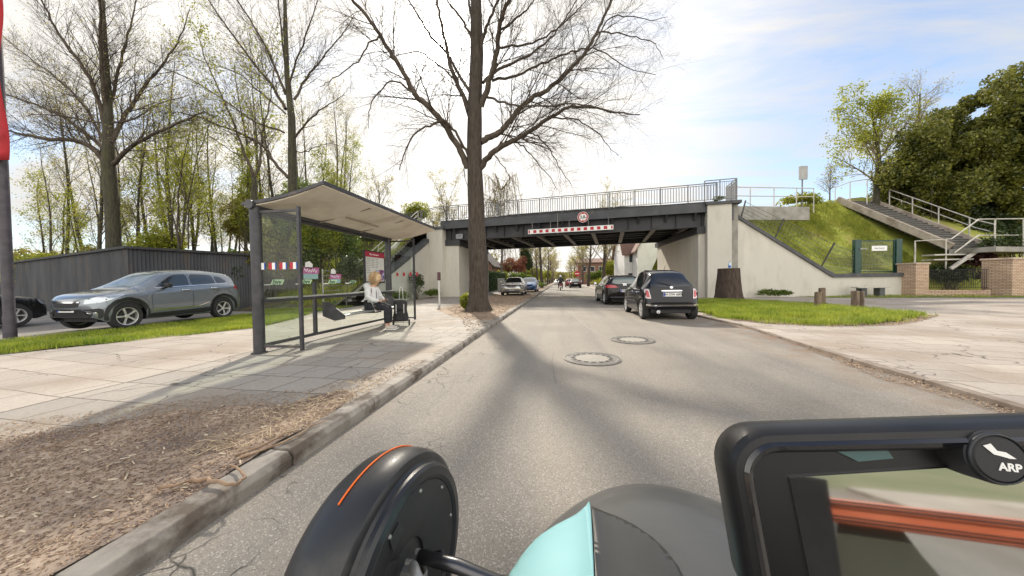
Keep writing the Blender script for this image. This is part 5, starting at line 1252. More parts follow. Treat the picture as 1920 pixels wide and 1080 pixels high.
# ------------------------------------------------------------------ trees
class Tree:
    """collects branches as tubes in numpy arrays, and leaves as small quads"""
    def __init__(s, seed): s.r = np.random.default_rng(seed); s.V = []; s.Q = []; s.n = 0; s.LV = []; s.tips = []; s.nb = 0
    def tube(s, P, rad, n):
        P = np.asarray(P, float); m = len(P); T = np.gradient(P, axis=0); T /= np.linalg.norm(T, axis=1)[:, None]+1e-9
        ref = np.array([.3, .9, .1]) if abs(T[0][2]) > .8 else np.array([0, 0, 1.0])
        A = np.cross(T, ref); A /= np.linalg.norm(A, axis=1)[:, None]+1e-9; B = np.cross(T, A)
        a = np.arange(n)*2*np.pi/n; rad = np.asarray(rad)[:, None, None]
        R_ = P[:, None, :]+rad*(A[:, None, :]*np.cos(a)[None, :, None]+B[:, None, :]*np.sin(a)[None, :, None])
        s.V.append(R_.reshape(-1, 3)); i = np.arange(m-1)[:, None]*n+s.n; k = np.arange(n)[None, :]; k2 = (k+1) % n
        s.Q.append(np.stack([i+k, i+k2, i+n+k2, i+n+k], -1).reshape(-1, 4)); s.n += m*n; s.nb += 1
    def path(s, p, d, L, segs, wob, trop, droop=0.0):
        P = [np.array(p, float)]; d = np.array(d, float); d /= np.linalg.norm(d)
        for i in range(segs):
            d = d + s.r.normal(0, wob, 3) + np.array([0, 0, trop - droop*(i/segs)]); d /= np.linalg.norm(d)
            P.append(P[-1]+d*L/segs)
        return np.array(P)
    def grow(s, p, d, L, r, lv, cfg):
        c = cfg[min(lv, len(cfg)-1)]; segs = c.get('segs', 5)
        P = s.path(p, d, L, segs, c.get('wob', .12), c.get('trop', .03), c.get('droop', 0)); t = np.linspace(0, 1, segs+1)
        rad = r*(1-t*(1-c.get('tip', .35))); s.tube(P, rad, c.get('sides', 4)); s.kids(P, rad, L, lv, cfg)
    def kids(s, P, rad, L, lv, cfg, t0=None, n=None, ks=1.0):
        if lv+1 >= len(cfg): s.tips.append(P[-1]); s.tips.append(P[len(P)//2]); return
        c = cfg[min(lv, len(cfg)-1)]; n = c.get('kids', 6) if n is None else n; t0 = c.get('t0', .25) if t0 is None else t0
        m = len(P)-1; phi = s.r.uniform(0, 6.28)
        for i in range(n):
            t = t0+(1-t0)*((i+s.r.random()*.8)/n); t = min(t, .999); k = int(t*m); f = t*m-k
            q = P[k]*(1-f)+P[k+1]*f; T = P[k+1]-P[k]; T /= np.linalg.norm(T); rr = rad[k]*(1-f)+rad[k+1]*f
            phi += 2.4+s.r.normal(0, .5); a = np.cross(T, [0.2, .3, .9]); a /= np.linalg.norm(a)+1e-9; b = np.cross(T, a)
            side = a*np.cos(phi)+b*np.sin(phi); ang = c.get('ang', .8)*s.r.uniform(.7, 1.3)
            d = T*np.cos(ang)+side*np.sin(ang); d[2] += c.get('up', .1)
            l = L*c.get('lf', .5)*(1-c.get('taper', .5)*t)*s.r.uniform(.6, 1.25)*ks
            s.grow(q, d, l, min(rr*.75, rr*c.get('rf', .5)*s.r.uniform(.7, 1.15)+.001), lv+1, cfg)
    def leaves(s, n, size, spread, pts=None, hang=0.0):
        pts = np.array(s.tips if pts is None else pts)
        if not len(pts) or not n: return
        C = pts[s.r.integers(0, len(pts), n)]+s.r.normal(0, spread, (n, 3)); C[:, 2] -= hang*s.r.random(n)
        s.addquads(C, size)
    def addquads(s, C, size, asp=.6, flat=None):
        n = len(C); A = s.r.normal(0, 1, (n, 3)); A /= np.linalg.norm(A, axis=1)[:, None]; B = np.cross(A, s.r.normal(0, 1, (n, 3))); B /= np.linalg.norm(B, axis=1)[:, None]+1e-9
        h = (size*s.r.uniform(.5, 1.4, n))[:, None]/2; A = A*h; B = B*h*asp
        s.LV.append(np.stack([C-A, C-A*.1-B, C+A, C-A*.1+B], 1).reshape(-1, 3))
    def wood(s, name, m, parent): return link(name, npmesh(name, np.concatenate(s.V), np.concatenate(s.Q), smooth=True), m, parent)
    def leafobj(s, name, m, parent):
        V = np.concatenate(s.LV); return link(name, npmesh(name, V, np.arange(len(V)).reshape(-1, 4)), m, parent)

def barkmat(name, a, b, c3=None, st=(6, 6, 1.0), bmp=.02):
    return mat(name, a, b, 3.5, .92, bump=bmp, bscale=9, stretch=st, c3=c3, s3=1.1, lo3=.5, hi3=.66)
M_BARK = barkmat('lime_bark', (.03, .023, .017), (.085, .066, .05), c3=(.06, .05, .038))
M_BARKG = barkmat('mossy_bark', (.028, .025, .017), (.075, .068, .042), c3=(.06, .06, .025))
M_BARKP = barkmat('grey_bark', (.06, .05, .042), (.14, .12, .10))
M_TWIG = mat('twig', (.05, .037, .027), (.10, .078, .057), 5, .9)
M_TWIGL = mat('pale_twig', (.14, .11, .082), (.24, .19, .145), 5, .9)

M_BUD = leafmat('spring_bud', (.22, .19, .055), (.42, .38, .12), .6)
M_LEAFY = leafmat('young_leaf', (.14, .19, .018), (.42, .42, .05), .6)
M_LEAFG = leafmat('green_leaf', (.05, .10, .015), (.20, .26, .04), .5)
M_LEAFD = leafmat('dark_leaf', (.012, .03, .009), (.08, .11, .028), .3)
M_LEAFO = leafmat('olive_leaf', (.10, .10, .018), (.34, .30, .07), .45)
M_LEAFR = leafmat('red_leaf', (.20, .06, .035), (.38, .16, .09), .35)

def flare_trunk(P, R_, m, parent, name='trunk', seed=0, root=.35, roots=6, sides=28):
    """solid trunk with ridged bark and root flare"""
    V = []; F = []; P = [Vector(p) for p in P]
    # resample
    Q = []; RR = []
    for i in range(len(P)-1):
        k = max(2, int((P[i+1]-P[i]).length/.12))
        for j in range(k): t = j/k; Q.append(P[i].lerp(P[i+1], t)); RR.append(R_[i]*(1-t)+R_[i+1]*t)
    Q.append(P[-1]); RR.append(R_[-1]); h0 = Q[0].z
    for q, r in zip(Q, RR):
        h = q.z-h0
        for k in range(sides):
            a = 2*math.pi*k/sides
            fl = root*math.exp(-h/.38)*(.55+.45*math.cos(roots*a+seed+1.3*math.sin(a*2+seed)))
            rid = .035*mnoise.noise((math.cos(a)*5, math.sin(a)*5, q.z*1.3+seed))+.05*mnoise.noise((math.cos(a)*1.5, math.sin(a)*1.5, q.z*.8+seed*2))
            rr = r*(1+rid*1.4)+fl*r*1.6
            V.append((q.x+rr*math.cos(a), q.y+rr*math.sin(a), q.z))
    n = sides
    for i in range(len(Q)-1):
        for k in range(n): F.append((i*n+k, i*n+(k+1) % n, (i+1)*n+(k+1) % n, (i+1)*n+k))
    return link(name, npmesh(name, V, F, smooth=True), m, parent)

TWCFG = [dict(segs=8, kids=11, t0=.15, ang=.75, lf=.42, taper=.45, wob=.05, up=.06, sides=5, rf=.30, tip=.3),
         dict(segs=7, kids=9, t0=.1, ang=.62, lf=.62, taper=.35, wob=.07, trop=.01, up=.03, droop=.05, sides=4, rf=.5, tip=.3),
         dict(segs=6, kids=7, t0=.12, ang=.6, lf=.6, taper=.3, wob=.09, up=.03, droop=.05, sides=3, rf=.55, tip=.4),
         dict(segs=5, kids=0, wob=.11, trop=.03, sides=3, tip=.5)]

def traced(seed, limbs, Yb, cfg, m, n_sub=(10, .42), zoff=None, spread=.5):
    """limbs read off the photo: (pixel path, start radius, end radius, depth slope)"""
    T = Tree(seed)
    for L in limbs:
        px, r0, r1, dy = L[:4]; y0 = Yb+(L[4] if len(L) > 4 else 0)
        W = []; acc = 0; 
        base = PY(px[0][0], px[0][1], y0)
        for i, (x, y) in enumerate(px):
            w = PY(x, y, y0+dy*i/(len(px)-1)*1.0); W.append(np.array(w))
        W = np.array(W)
        # smooth and densify
        t = np.linspace(0, len(W)-1, (len(W)-1)*4+1); k = np.minimum(t.astype(int), len(W)-2); f = (t-k)[:, None]
        P = W[k]*(1-f)+W[k+1]*f; 
        for _ in range(2): P[1:-1] = (P[:-2]+2*P[1:-1]+P[2:])/4
        P[1:-1] += T.r.normal(0, .02, P[1:-1].shape)
        rf_ = 1.0 if seed == 5 else .78; rad = np.linspace(r0*rf_*1.05, r1*rf_*.8, len(P)); T.tube(P, rad, 8)
        Ln = np.linalg.norm(np.diff(P, axis=0), axis=1).sum()
        cnt = max(3, int(n_sub[0]*Ln/3.0)); T.kids(P, rad, min(Ln, 5.0), 0, cfg, t0=.12, n=cnt, ks=n_sub[1]/.42)
    return T

# --- the big street tree in the middle
def mp_(pts): return [(600+x/2.7, y/2.7) for x, y in pts]
bt = thing('street_tree', 'large bare street tree with thick dark trunk between the bus shelter and the road', 'tree', (0, 0, 0))
YT = 12.45
tk = [(898, 590), (897, 560), (897, 500), (894, 430), (891, 340), (889, 280), (890, 200), (894, 100), (893, 0), (892, -120), (890, -240)]
TP = [PY(x, y, YT) for x, y in tk]; TP[0].z = .04
flare_trunk(TP, [.36, .34, .37, .335, .30, .285, .27, .24, .20, .15, .10], M_BARK, bt, seed=1.7, root=.55)
YC = YT
limbs = [
 (mp_([(750, 850), (700, 740), (640, 640), (560, 545), (480, 478), (440, 400), (400, 330), (340, 235), (290, 150), (220, 60), (160, 0), (60, -120)]), .12, .05, -2.2),
 (mp_([(752, 790), (700, 690), (640, 605), (560, 630), (470, 680), (430, 770), (402, 860)]), .055, .02, -1.6),
 (mp_([(755, 560), (740, 520), (700, 430), (655, 330), (640, 240), (610, 110), (590, 0), (570, -120)]), .10, .05, 1.2),
 (mp_([(765, 480), (700, 370), (640, 260), (560, 190), (500, 80), (450, 0), (400, -80)]), .06, .03, 2.0),
 (mp_([(762, 620), (700, 420), (600, 330), (500, 250), (400, 280), (300, 310)]), .04, .015, 1.2),
 (mp_([(480, 478), (380, 400), (290, 470), (250, 540), (245, 650)]), .035, .012, -1.2, -1.0),
 (mp_([(300, 180), (230, 240), (180, 330), (60, 400), (0, 440)]), .03, .01, -1.0, -1.7),
 (mp_([(812, 850), (870, 775), (940, 730), (1000, 705), (1090, 650), (1170, 595), (1250, 540), (1370, 540), (1500, 570), (1620, 580)]), .11, .02, -1.8),
 (mp_([(812, 720), (860, 690), (920, 668), (960, 610), (1010, 550), (1080, 488), (1150, 460), (1230, 390), (1300, 320), (1360, 240), (1410, 150), (1440, 80), (1490, -20), (1530, -110)]), .12, .045, 1.6),
 (mp_([(815, 540), (850, 440), (880, 330), (900, 240), (910, 130), (930, 50), (980, -40), (1040, -130)]), .11, .06, -1.5),
 (mp_([(825, 420), (900, 350), (1050, 290), (1110, 240), (1170, 190), (1240, 100), (1300, 0), (1350, -90)]), .055, .02, 1.8),
 (mp_([(840, 490), (900, 510), (1020, 545), (1170, 535), (1300, 520), (1440, 560), (1560, 590)]), .045, .012, -1.6),
 (mp_([(870, 410), (1000, 385), (1100, 330), (1200, 290), (1300, 250), (1380, 240), (1480, 290), (1560, 350), (1700, 378)]), .05, .012, 1.0),
 (mp_([(1000, 705), (1080, 665), (1130, 720), (1190, 800), (1230, 880), (1270, 930)]), .03, .01, -1.2, -.5),
 (mp_([(940, 730), (870, 780), (920, 830), (955, 880), (962, 930)]), .025, .01, -.6, -.3),
 (mp_([(930, 680), (1000, 720), (1060, 770), (1110, 840), (1170, 900), (1200, 960)]), .03, .01, -.9, .2),
 (mp_([(1380, 240), (1450, 90), (1560, 75), (1680, 110), (1760, 85)]), .03, .01, .5, 1.0),
 (mp_([(1410, 165), (1500, 160), (1600, 190), (1700, 215), (1740, 300)]), .03, .01, .4, 1.1),
 (mp_([(800, 300), (830, 180), (860, 90), (900, 0), (950, -100)]), .07, .03, -1.0),
 (mp_([(785, 250), (740, 130), (690, 60), (640, 0), (600, -90)]), .05, .02, -1.4),
 (mp_([(900, 240), (1000, 230), (1100, 215), (1200, 150), (1290, 60), (1350, 0)]), .04, .015, -.9, -.6),
 (mp_([(910, 150), (1000, 90), (1060, 40), (1100, -30)]), .04, .015, -.8, -.8),
 (mp_([(735, 830), (730, 900), (755, 960)]), .02, .008, .5),
 (mp_([(782, 200), (760, 60), (740, -80)]), .05, .03, 1.0), (mp_([(1170, 595), (1280, 600), (1380, 650), (1450, 720), (1510, 790)]), .028, .01, .6, -1.1),
]
T = traced(5, limbs, YC, TWCFG, None, (9.5, .48))
print('big tree branches', T.nb, T.n)
T.wood('crown', M_TWIG, bt)
# surface roots and hanging ivy-like base shrub
sb = Tree(31); 
C = sb.r.normal(0, 1, (1500, 3)); C /= np.linalg.norm(C, axis=1)[:, None]; C = C*np.array([.35, .3, .36])*(sb.r.random(1500)**.4)[:, None]+np.array([-3.62, 12.75, .46])
sb.addquads(C, .085)
for k in range(12): sb.tube(sb.path((-3.62, 12.75, .09), sb.r.normal(0, .4, 3)+[0, 0, 1], .55, 4, .1, 0), [.008]*5, 3)
sh = thing('shrub', 'small yellow green shoots growing at the left foot of the big street tree', 'shrub', (0, 0, 0)); sb.wood('stems', M_TWIG, sh); sb.leafobj('foliage', M_LEAFY, sh)

# --- big bare trees of the wood on the left
def m8(pts): return [(x/2.25, y/2.25) for x, y in pts]
WCFG = [dict(segs=7, kids=10, t0=.15, ang=.6, lf=.5, taper=.45, wob=.05, trop=.04, up=.15, sides=5, rf=.30, tip=.3),
        dict(segs=6, kids=7, t0=.12, ang=.6, lf=.6, taper=.4, wob=.08, trop=.03, up=.1, sides=3, rf=.5, tip=.3),
        dict(segs=5, kids=5, t0=.15, ang=.6, lf=.6, taper=.3, wob=.1, up=.05, sides=3, rf=.6, tip=.4),
        dict(segs=4, kids=0, wob=.12, sides=3, tip=.5)]
def wood_tree(label, Y, tk, rad, limbs, seed, mw=M_BARKG, nleaf=9000, leaf=.09, lm=M_BUD, zbase=0.2, nsub=(8, .4)):
    t = thing('bare_tree', label, 'tree', (0, 0, 0))
    P = [PY(x, y, Y) for x, y in tk]; P[0].z = zbase
    flare_trunk(P, rad, mw, t, seed=seed, root=.25, sides=16)
    T = traced(seed, limbs, Y, WCFG, None, nsub); T.wood('crown', M_TWIGL if mw is M_BARKP else M_TWIG, t); T.leaves(nleaf, leaf, .10); T.leafobj('buds', lm, t); return t
wood_tree('broad bare tree with thick mossy trunk behind the dark shed', 13.8, [(213, 620), (213, 462), (210, 380), (204, 311), (203, 213), (196, 89), (192, 0), (190, -100)], [.34, .28, .265, .26, .18, .12, .08, .05],
 [(m8([(440, 680), (400, 630), (350, 600), (280, 585), (200, 590), (110, 570), (30, 550), (-60, 530)]), .17, .04, -1.5),
  (m8([(450, 640), (400, 590), (330, 540), (250, 480), (150, 440), (60, 410), (-40, 380)]), .13, .04, 1.0),
  (m8([(450, 560), (420, 440), (380, 330), (320, 240), (250, 150), (200, 60), (160, -60)]), .13, .04, -1.5),
  (m8([(480, 690), (520, 650), (600, 590), (690, 545), (790, 505), (860, 470)]), .13, .03, -1.8), (m8([(470, 600), (510, 520), (560, 430), (630, 340), (700, 260), (760, 160), (800, 40)]), .13, .03, 1.8),
  (m8([(455, 500), (480, 380), (520, 220), (560, 80), (590, -60)]), .10, .03, 1.0), (m8([(450, 470), (430, 300), (420, 150), (430, 0), (440, -120)]), .12, .04, -2.0), (m8([(440, 600), (350, 430), (240, 330), (120, 240), (20, 160)]), .09, .03, 1.6),
  (m8([(460, 520), (560, 510), (680, 430), (800, 400)]), .07, .02, 1.0), (m8([(445, 520), (330, 500), (200, 480), (80, 490)]), .06, .02, -1.2)], 11, nleaf=5000, leaf=.07, nsub=(15, .42))
wood_tree('tall straight bare tree rising behind the near end of the bus shelter', 15.6, [(551, 590), (549, 460), (549, 356), (547, 222), (538, 140), (534, 0), (532, -120)], [.28, .23, .21, .17, .12, .08, .05],
 [(m8([(1215, 750), (1160, 690), (1100, 600), (1010, 560), (930, 530), (850, 500), (760, 470), (690, 480)]), .10, .02, -1.5),
  (m8([(1205, 460), (1150, 360), (1080, 280), (990, 160), (900, 30), (840, -60)]), .10, .04, 1.2), (m8([(1245, 580), (1290, 520), (1370, 450), (1450, 400)]), .07, .02, -1.0),
  (m8([(1240, 420), (1290, 330), (1360, 250), (1440, 150), (1500, 60)]), .08, .02, 1.5), (m8([(1205, 400), (1160, 280), (1100, 150), (1000, 0), (950, -80)]), .08, .03, -1.6),
  (m8([(1215, 380), (1250, 260), (1300, 120), (1340, 0)]), .07, .03, -1.4), (m8([(1205, 480), (1100, 390), (1000, 300), (850, 260), (700, 200)]), .05, .015, .8), (m8([(1235, 640), (1300, 640), (1380, 600), (1450, 620)]), .04, .012, .7), (m8([(1205, 300), (1190, 150), (1170, 0), (1150, -100)]), .07, .03, .5),
  (m8([(1200, 560), (1080, 520), (960, 430), (800, 330), (620, 260), (520, 180)]), .06, .015, -1.2)], 12, nleaf=3000, leaf=.07, nsub=(15, .42))
wood_tree('slender forked tree with green buds left of the bus shelter roof', 14.9, [(478, 600), (477, 440), (476, 369), (477, 335), (470, 330)], [.17, .14, .13, .11, .05],
 [(m8([(1072, 750), (1050, 690), (1010, 600), (980, 500), (940, 420), (900, 330), (860, 230), (830, 130)]), .085, .025, -.8), (m8([(1075, 750), (1100, 680), (1105, 600), (1110, 540), (1140, 440), (1150, 330), (1170, 220)]), .08, .025, .8),
  (m8([(1040, 680), (950, 620), (860, 560), (760, 520)]), .03, .01, -.6)], 13, nleaf=3200, leaf=.10, lm=M_LEAFY, nsub=(8, .45))
wood_tree('many stemmed young tree with fresh leaves above the shed end', 15.6, [(338, 600), (337, 500), (336, 468), (335, 440)], [.14, .11, .09, .05],
 [(m8([(757, 1040), (745, 900), (760, 780), (770, 680), (800, 560)]), .06, .02, -.5), (m8([(765, 1040), (800, 800), (840, 640), (900, 480)]), .05, .02, .5), (m8([(757, 1040), (720, 860), (700, 720), (690, 600)]), .05, .02, .3), (m8([(795, 1050), (795, 880), (775, 760), (740, 660)]), .05, .02, .9)], 14, nleaf=4200, leaf=.10, lm=M_LEAFY, nsub=(8, .45))

# --- young wood filling the bank: four model trees, copied
PCFG = [dict(segs=9, kids=20, t0=.22, ang=.6, lf=.30, taper=.55, wob=.045, trop=.02, up=.25, sides=6, rf=.32, tip=.2),
        dict(segs=6, kids=6, t0=.2, ang=.55, lf=.5, taper=.4, wob=.12, trop=.05, up=.15, sides=3, rf=.42),
        dict(segs=4, kids=4, t0=.2, ang=.6, lf=.55, taper=.3, wob=.17, up=.1, sides=3, rf=.6, tip=.5),
        dict(segs=3, kids=0, wob=.2, sides=3, tip=.5)]
def model_tree(label, seed, h, r, nleaf, leaf, lm, group, wood=M_TWIG, cfg=PCFG, name='young_tree'):
    t = thing(name, label, 'tree', (0, 0, -50), 0, group); T = Tree(seed)
    P = T.path((0, 0, -.3), (T.r.normal(0, .04), T.r.normal(0, .04), 1), h, 10, .035, .01); rad = r*(1-np.linspace(0, 1, 11)*.85)
    TT = Tree(seed+1); TT.tube(P, rad, 8); TT.wood('trunk', M_BARKG if wood is M_TWIG else M_BARKP, t)
    T.kids(P, rad, h, 0, cfg); T.wood('crown', wood, t)
    if nleaf: T.leaves(nleaf, leaf, .14); T.leafobj('foliage', lm, t)
    return t
GW_ = 'young trees of the wood on the left bank'
models = [model_tree('thin bare young tree in the wood behind the shed and shelter', 21, 14.5, .13, 1400, .10, M_BUD, GW_),
          model_tree('thin bare young tree in the wood behind the shed and shelter', 22, 12.5, .11, 1200, .10, M_BUD, GW_),
          model_tree('young tree with sparse yellow green leaves in the wood on the left bank', 23, 8.0, .08, 2600, .11, M_LEAFY, GW_+' in leaf'),
          model_tree('young tree with sparse yellow green leaves in the wood on the left bank', 24, 6.5, .07, 2600, .11, M_LEAFY, GW_+' in leaf')]
rr = random.Random(42); used = [False]*4
def place(i, x, y, z, s, rz):
    o = models[i] if not used[i] else copy_tree(models[i]); used[i] = True
    o.location = (x, y, z); o.scale = (s, s, s); o.rotation_euler = (0, 0, rz); return o
pxs = [12, 34, 60, 112, 185, 228, 268, 312, 352, 372, 395, 436, 470, 490, 530, 566, 608, 632, 20, 48, 75, 100, 130, 150, 172, 236, 258, 278, 300, 318, 362, 385, 405, 428, 446, 462, 500, 520, 575, 600, 622, 640, 90, 160, 250, 345, 415, 510, 590, 655]
for q, px in enumerate(pxs):
    Yd = rr.uniform(17.5, 30) if px > 300 else rr.uniform(14, 24)
    r_ = ray(px, 500); x = r_.x/r_.y*Yd
    if x < -20: Yd += 2
    z = .07+bank_left(x, Yd) if Yd > 13 else .1
    place(rr.choice([0, 1, 0, 1, 0, 1, 2, 3]) if q % 4 else rr.choice([2, 3]), x, Yd, z, rr.uniform(.8, 1.2), rr.uniform(0, 6))

# --- undergrowth and shrubs: leaf clumps with stems
def bush(name, label, c, r, n, leaf, lm, seed, group=None, stems=14, cat='shrub', clump=26, lumps=.34, full=False, sr=.02):
    t = thing(name, label, cat, (c[0], c[1], c[2]-r[2]), 0, group); T = Tree(seed); g = T.r
    K = g.normal(0, 1, (clump, 3)); K /= np.linalg.norm(K, axis=1)[:, None]; K *= (g.random(clump)**.35)[:, None]*(.92 if full else .78); K = K*np.array(r); K[:, 2] = K[:, 2] if full else np.abs(K[:, 2]+.15*r[2])-.15*r[2]
    i = g.integers(0, clump, n); d = g.normal(0, 1, (n, 3)); d /= np.linalg.norm(d, axis=1)[:, None]; d *= (g.random(n)**.45)[:, None]*lumps*np.array(r)*g.uniform(.6, 1.3, clump)[i][:, None]
    C = K[i]+d+np.array([0, 0, r[2]]); T.addquads(C, leaf)
    for k in range(stems):
        e = K[g.integers(0, clump)]+np.array([0, 0, r[2]]); s0_ = np.array([g.normal(0, r[0]*.12), g.normal(0, r[1]*.12), -.15]); m = (s0_+e)/2+g.normal(0, .1*r[0], 3)
        T.tube(np.array([s0_, m, e]), [sr*r[2], sr*.65*r[2], sr*.25*r[2]], 4)
    T.wood('stems', M_TWIG, t); T.leafobj('foliage', lm, t); return t
GU = 'undergrowth shrubs on the left bank'
ug = [  # px, Y, height centre, radii, material, label
 (405, 13.4, 1.0, (1.6, 1.0, 1.3), M_LEAFD, 'dark brownish thicket right behind the tail of the grey crossover'),
 (380, 14.6, 2.0, (1.8, 1.2, 1.1), M_LEAFO, 'pale olive shrub over the right end of the dark shed'),
 (445, 14.2, 1.6, (1.4, 1.1, 1.7), M_LEAFG, 'mid green shrub between the grey car and the bus shelter post'),
 (505, 14.8, 2.0, (1.7, 1.3, 2.2), M_LEAFO, 'tall olive shrub seen through the first shelter pane'),
 (548, 15.6, 2.2, (1.6, 1.3, 2.4), M_LEAFG, 'dense mid green shrub seen through the second shelter pane'),
 (598, 16.2, 2.5, (1.6, 1.4, 2.3), M_LEAFY, 'bright yellow green shrub in the middle of the shelter view'),
 (636, 17.2, 2.4, (1.3, 1.3, 1.9), M_LEAFG, 'green shrub left of the grassy patch behind the shelter'),
 (655, 15.4, 1.2, (.9, .8, 1.0), M_LEAFD, 'low dark bramble behind the white rail fence'),
 (300, 17.0, 3.0, (2.2, 1.5, 2.2), M_LEAFY, 'fresh green shrub above the right half of the shed roof'),
 (90, 15.5, 2.6, (3.0, 1.6, 1.7), M_LEAFY, 'loose yellow green shrub above the left half of the shed roof'),
 (160, 17.5, 2.9, (2.6, 1.5, 2.0), M_LEAFO, 'olive shrub behind the middle of the shed roof'),
 (700, 20.2, 4.6, (1.6, 1.2, .9), M_LEAFG, 'green shrub on the upper bank under the shelter roof'),
 (560, 22.0, 5.4, (3.4, 2.0, 2.6), M_LEAFG, 'wide green thicket high on the bank behind the shelter'), (480, 21.0, 4.8, (3.0, 1.8, 2.5), M_LEAFO, 'wide olive thicket high on the bank left of the shelter'),
]
for k, (px, Y, zc_, r, lm, lab) in enumerate(ug):
    w = PY(px, 500, Y); g0 = .07+bank_left(w.x, Y); bush('shrub', lab, (w.x, Y, g0+r[2]*.8), r, int(5200*r[0]*r[2]), .12, lm, 100+k, GU)
w = PY(770, 395, 25.6); bush('shrub', 'light green leafy shrub at the railing left above the bridge', (w.x, 26.2, w.z-.2), (1.7, 1.2, 1.1), 5200, .14, M_LEAFY, 130)
bush('shrub', 'spindly dark shrub against the wing wall beside the thin white post', (-9.35, 20.5, 1.1), (.7, .8, 1.0), 900, .12, M_LEAFD, 131, stems=24, clump=16)
for k, (x, y, l) in enumerate(((-9.1, 17.6, 'low ivy clump at the foot of the left wing wall near the shelter'), (-9.0, 22.5, 'low ivy clump at the foot of the left wing wall near the abutment'))):
    bush('ivy', l, (x, y, .42), (.45, 1.6, .38), 2600, .09, M_LEAFG, 132+k, cat='ivy', stems=6)
tag(blades('grass', [(-10.1, 13.9), (-10.1, 24.0), (-14.5, 23.5), (-14, 14.6), (-11.5, 13.4)], 26000, .2, .025, lambda x, y: .07+bank_left(x, y), MATS['bank_blade'], 18, .7, .8), 'grass on the left bank seen through the shelter glass', 'grass')

# --- right side: dark evergreen mass and lighter trees behind
GE = 'dark evergreens behind the staircase'
ev = [(1745, 330, 27.5, (3.4, 3.0, 3.9), 'dark evergreen with yellowish tips just right of the pale leafy tree'), (1850, 270, 28.0, (4.2, 3.2, 5.0), 'tallest dark evergreen near the right edge of the picture'),
      (1950, 280, 27.0, (4.0, 3.0, 5.4), 'dark evergreen cut by the right edge of the picture'), (1790, 420, 29.0, (4.5, 1.8, 3.4), 'low dark evergreen directly above the stair handrail'), (1905, 430, 27.6, (4.5, 1.9, 3.2), 'low dark evergreen behind the right landing rail')]
for k, (px, py, Y, r, lab) in enumerate(ev):
    w = PY(px, py, Y+1.5); t = bush('evergreen', lab, (w.x, Y+1.5, w.z), r, int(3600*r[0]*r[2]), .2, M_LEAFD if k > 2 else leafmat('evergreen_leaf', (.015, .035, .008), (.26, .26, .045), .4), 200+k, GE, cat='evergreen tree', clump=75, lumps=.21, stems=10, full=True, sr=.012)
# pale leafy tree + bare one behind
GB_ = 'bare trees beyond the bridge'
def full_tree(label, px, py, Y, h, r, seed, nleaf, leaf, lm, wood, name='tree', cfg=None, zb=None, group=None, lean=0):
    w = PY(px, py, Y); z = w.z if zb is None else zb; t = thing(name, label, 'tree', (w.x, Y, z), 0, group); T = Tree(seed)
    P = T.path((0, 0, -.4), (lean, 0, 1), h*.8, 8, .04, .01); rad = r*(1-np.linspace(0, 1, 9)*.8); TT = Tree(seed); TT.tube(P, rad, 10); TT.wood('trunk', wood, t)
    T.kids(P, rad*(1.6 if group == GB_ else 1), h, 0, cfg or [dict(segs=7, kids=13, t0=.22, ang=.75, lf=.42, taper=.5, wob=.08, up=.25, sides=5, rf=.45)]+TWCFG[1:]); T.wood('crown', M_TWIG if group == GB_ else M_TWIGL, t)
    if nleaf: T.leaves(nleaf, leaf, .16); T.leafobj('foliage', lm, t)
    return t
full_tree('pale green leafy tree at the head of the staircase', 1641, 378, 29.5, 9.0, .24, 301, 9000, .15, M_LEAFY, M_BARKG)
full_tree('bare fan shaped tree behind the dark evergreens', 1712, 330, 34, 9.5, .22, 302, 1500, .1, M_BUD, M_BARKP)
full_tree('small bare tree behind the upper railing', 1556, 372, 33, 3.6, .06, 303, 700, .1, M_BUD, M_BARKP)
w = PY(1503, 378, 24.9); bush('shrub', 'light green shrub at the foot of the upper right railing', (w.x, 24.9, w.z), (1.5, .8, .65), 2300, .13, M_LEAFY, 310)
w = PY(1350, 375, 22.4); bush('weeds', 'weeds growing on the coping of the right bridge pylon', (9.3, 21.2, 5.9), (.35, .3, .22), 500, .08, M_LEAFG, 311, cat='weeds', stems=4)
bush('weeds', 'tuft of weeds at the foot of the right wing wall', (12.2, 21.0, .30), (1.1, .3, .32), 1700, .09, M_LEAFG, 312, cat='weeds', stems=6)
bush('shrub', 'dark tangled plants behind the iron fence left half', tuple(PY(1780, 517, 23.15)), (1.3, .38, .85), 3000, .12, M_LEAFD, 313, stems=20)
bush('shrub', 'reddish leafed shrub behind the iron fence below the landing', tuple(PY(1832, 488, 23.3)), (1.35, .4, .95), 3000, .13, leafmat('maroon_leaf', (.03, .008, .01), (.14, .05, .04), .25), 314, stems=20)
bush('shrub', 'dark green shrub under the right landing rail', tuple(PY(1905, 458, 23.6)), (2.0, .5, 1.1), 4200, .14, M_LEAFD, 315, stems=20)

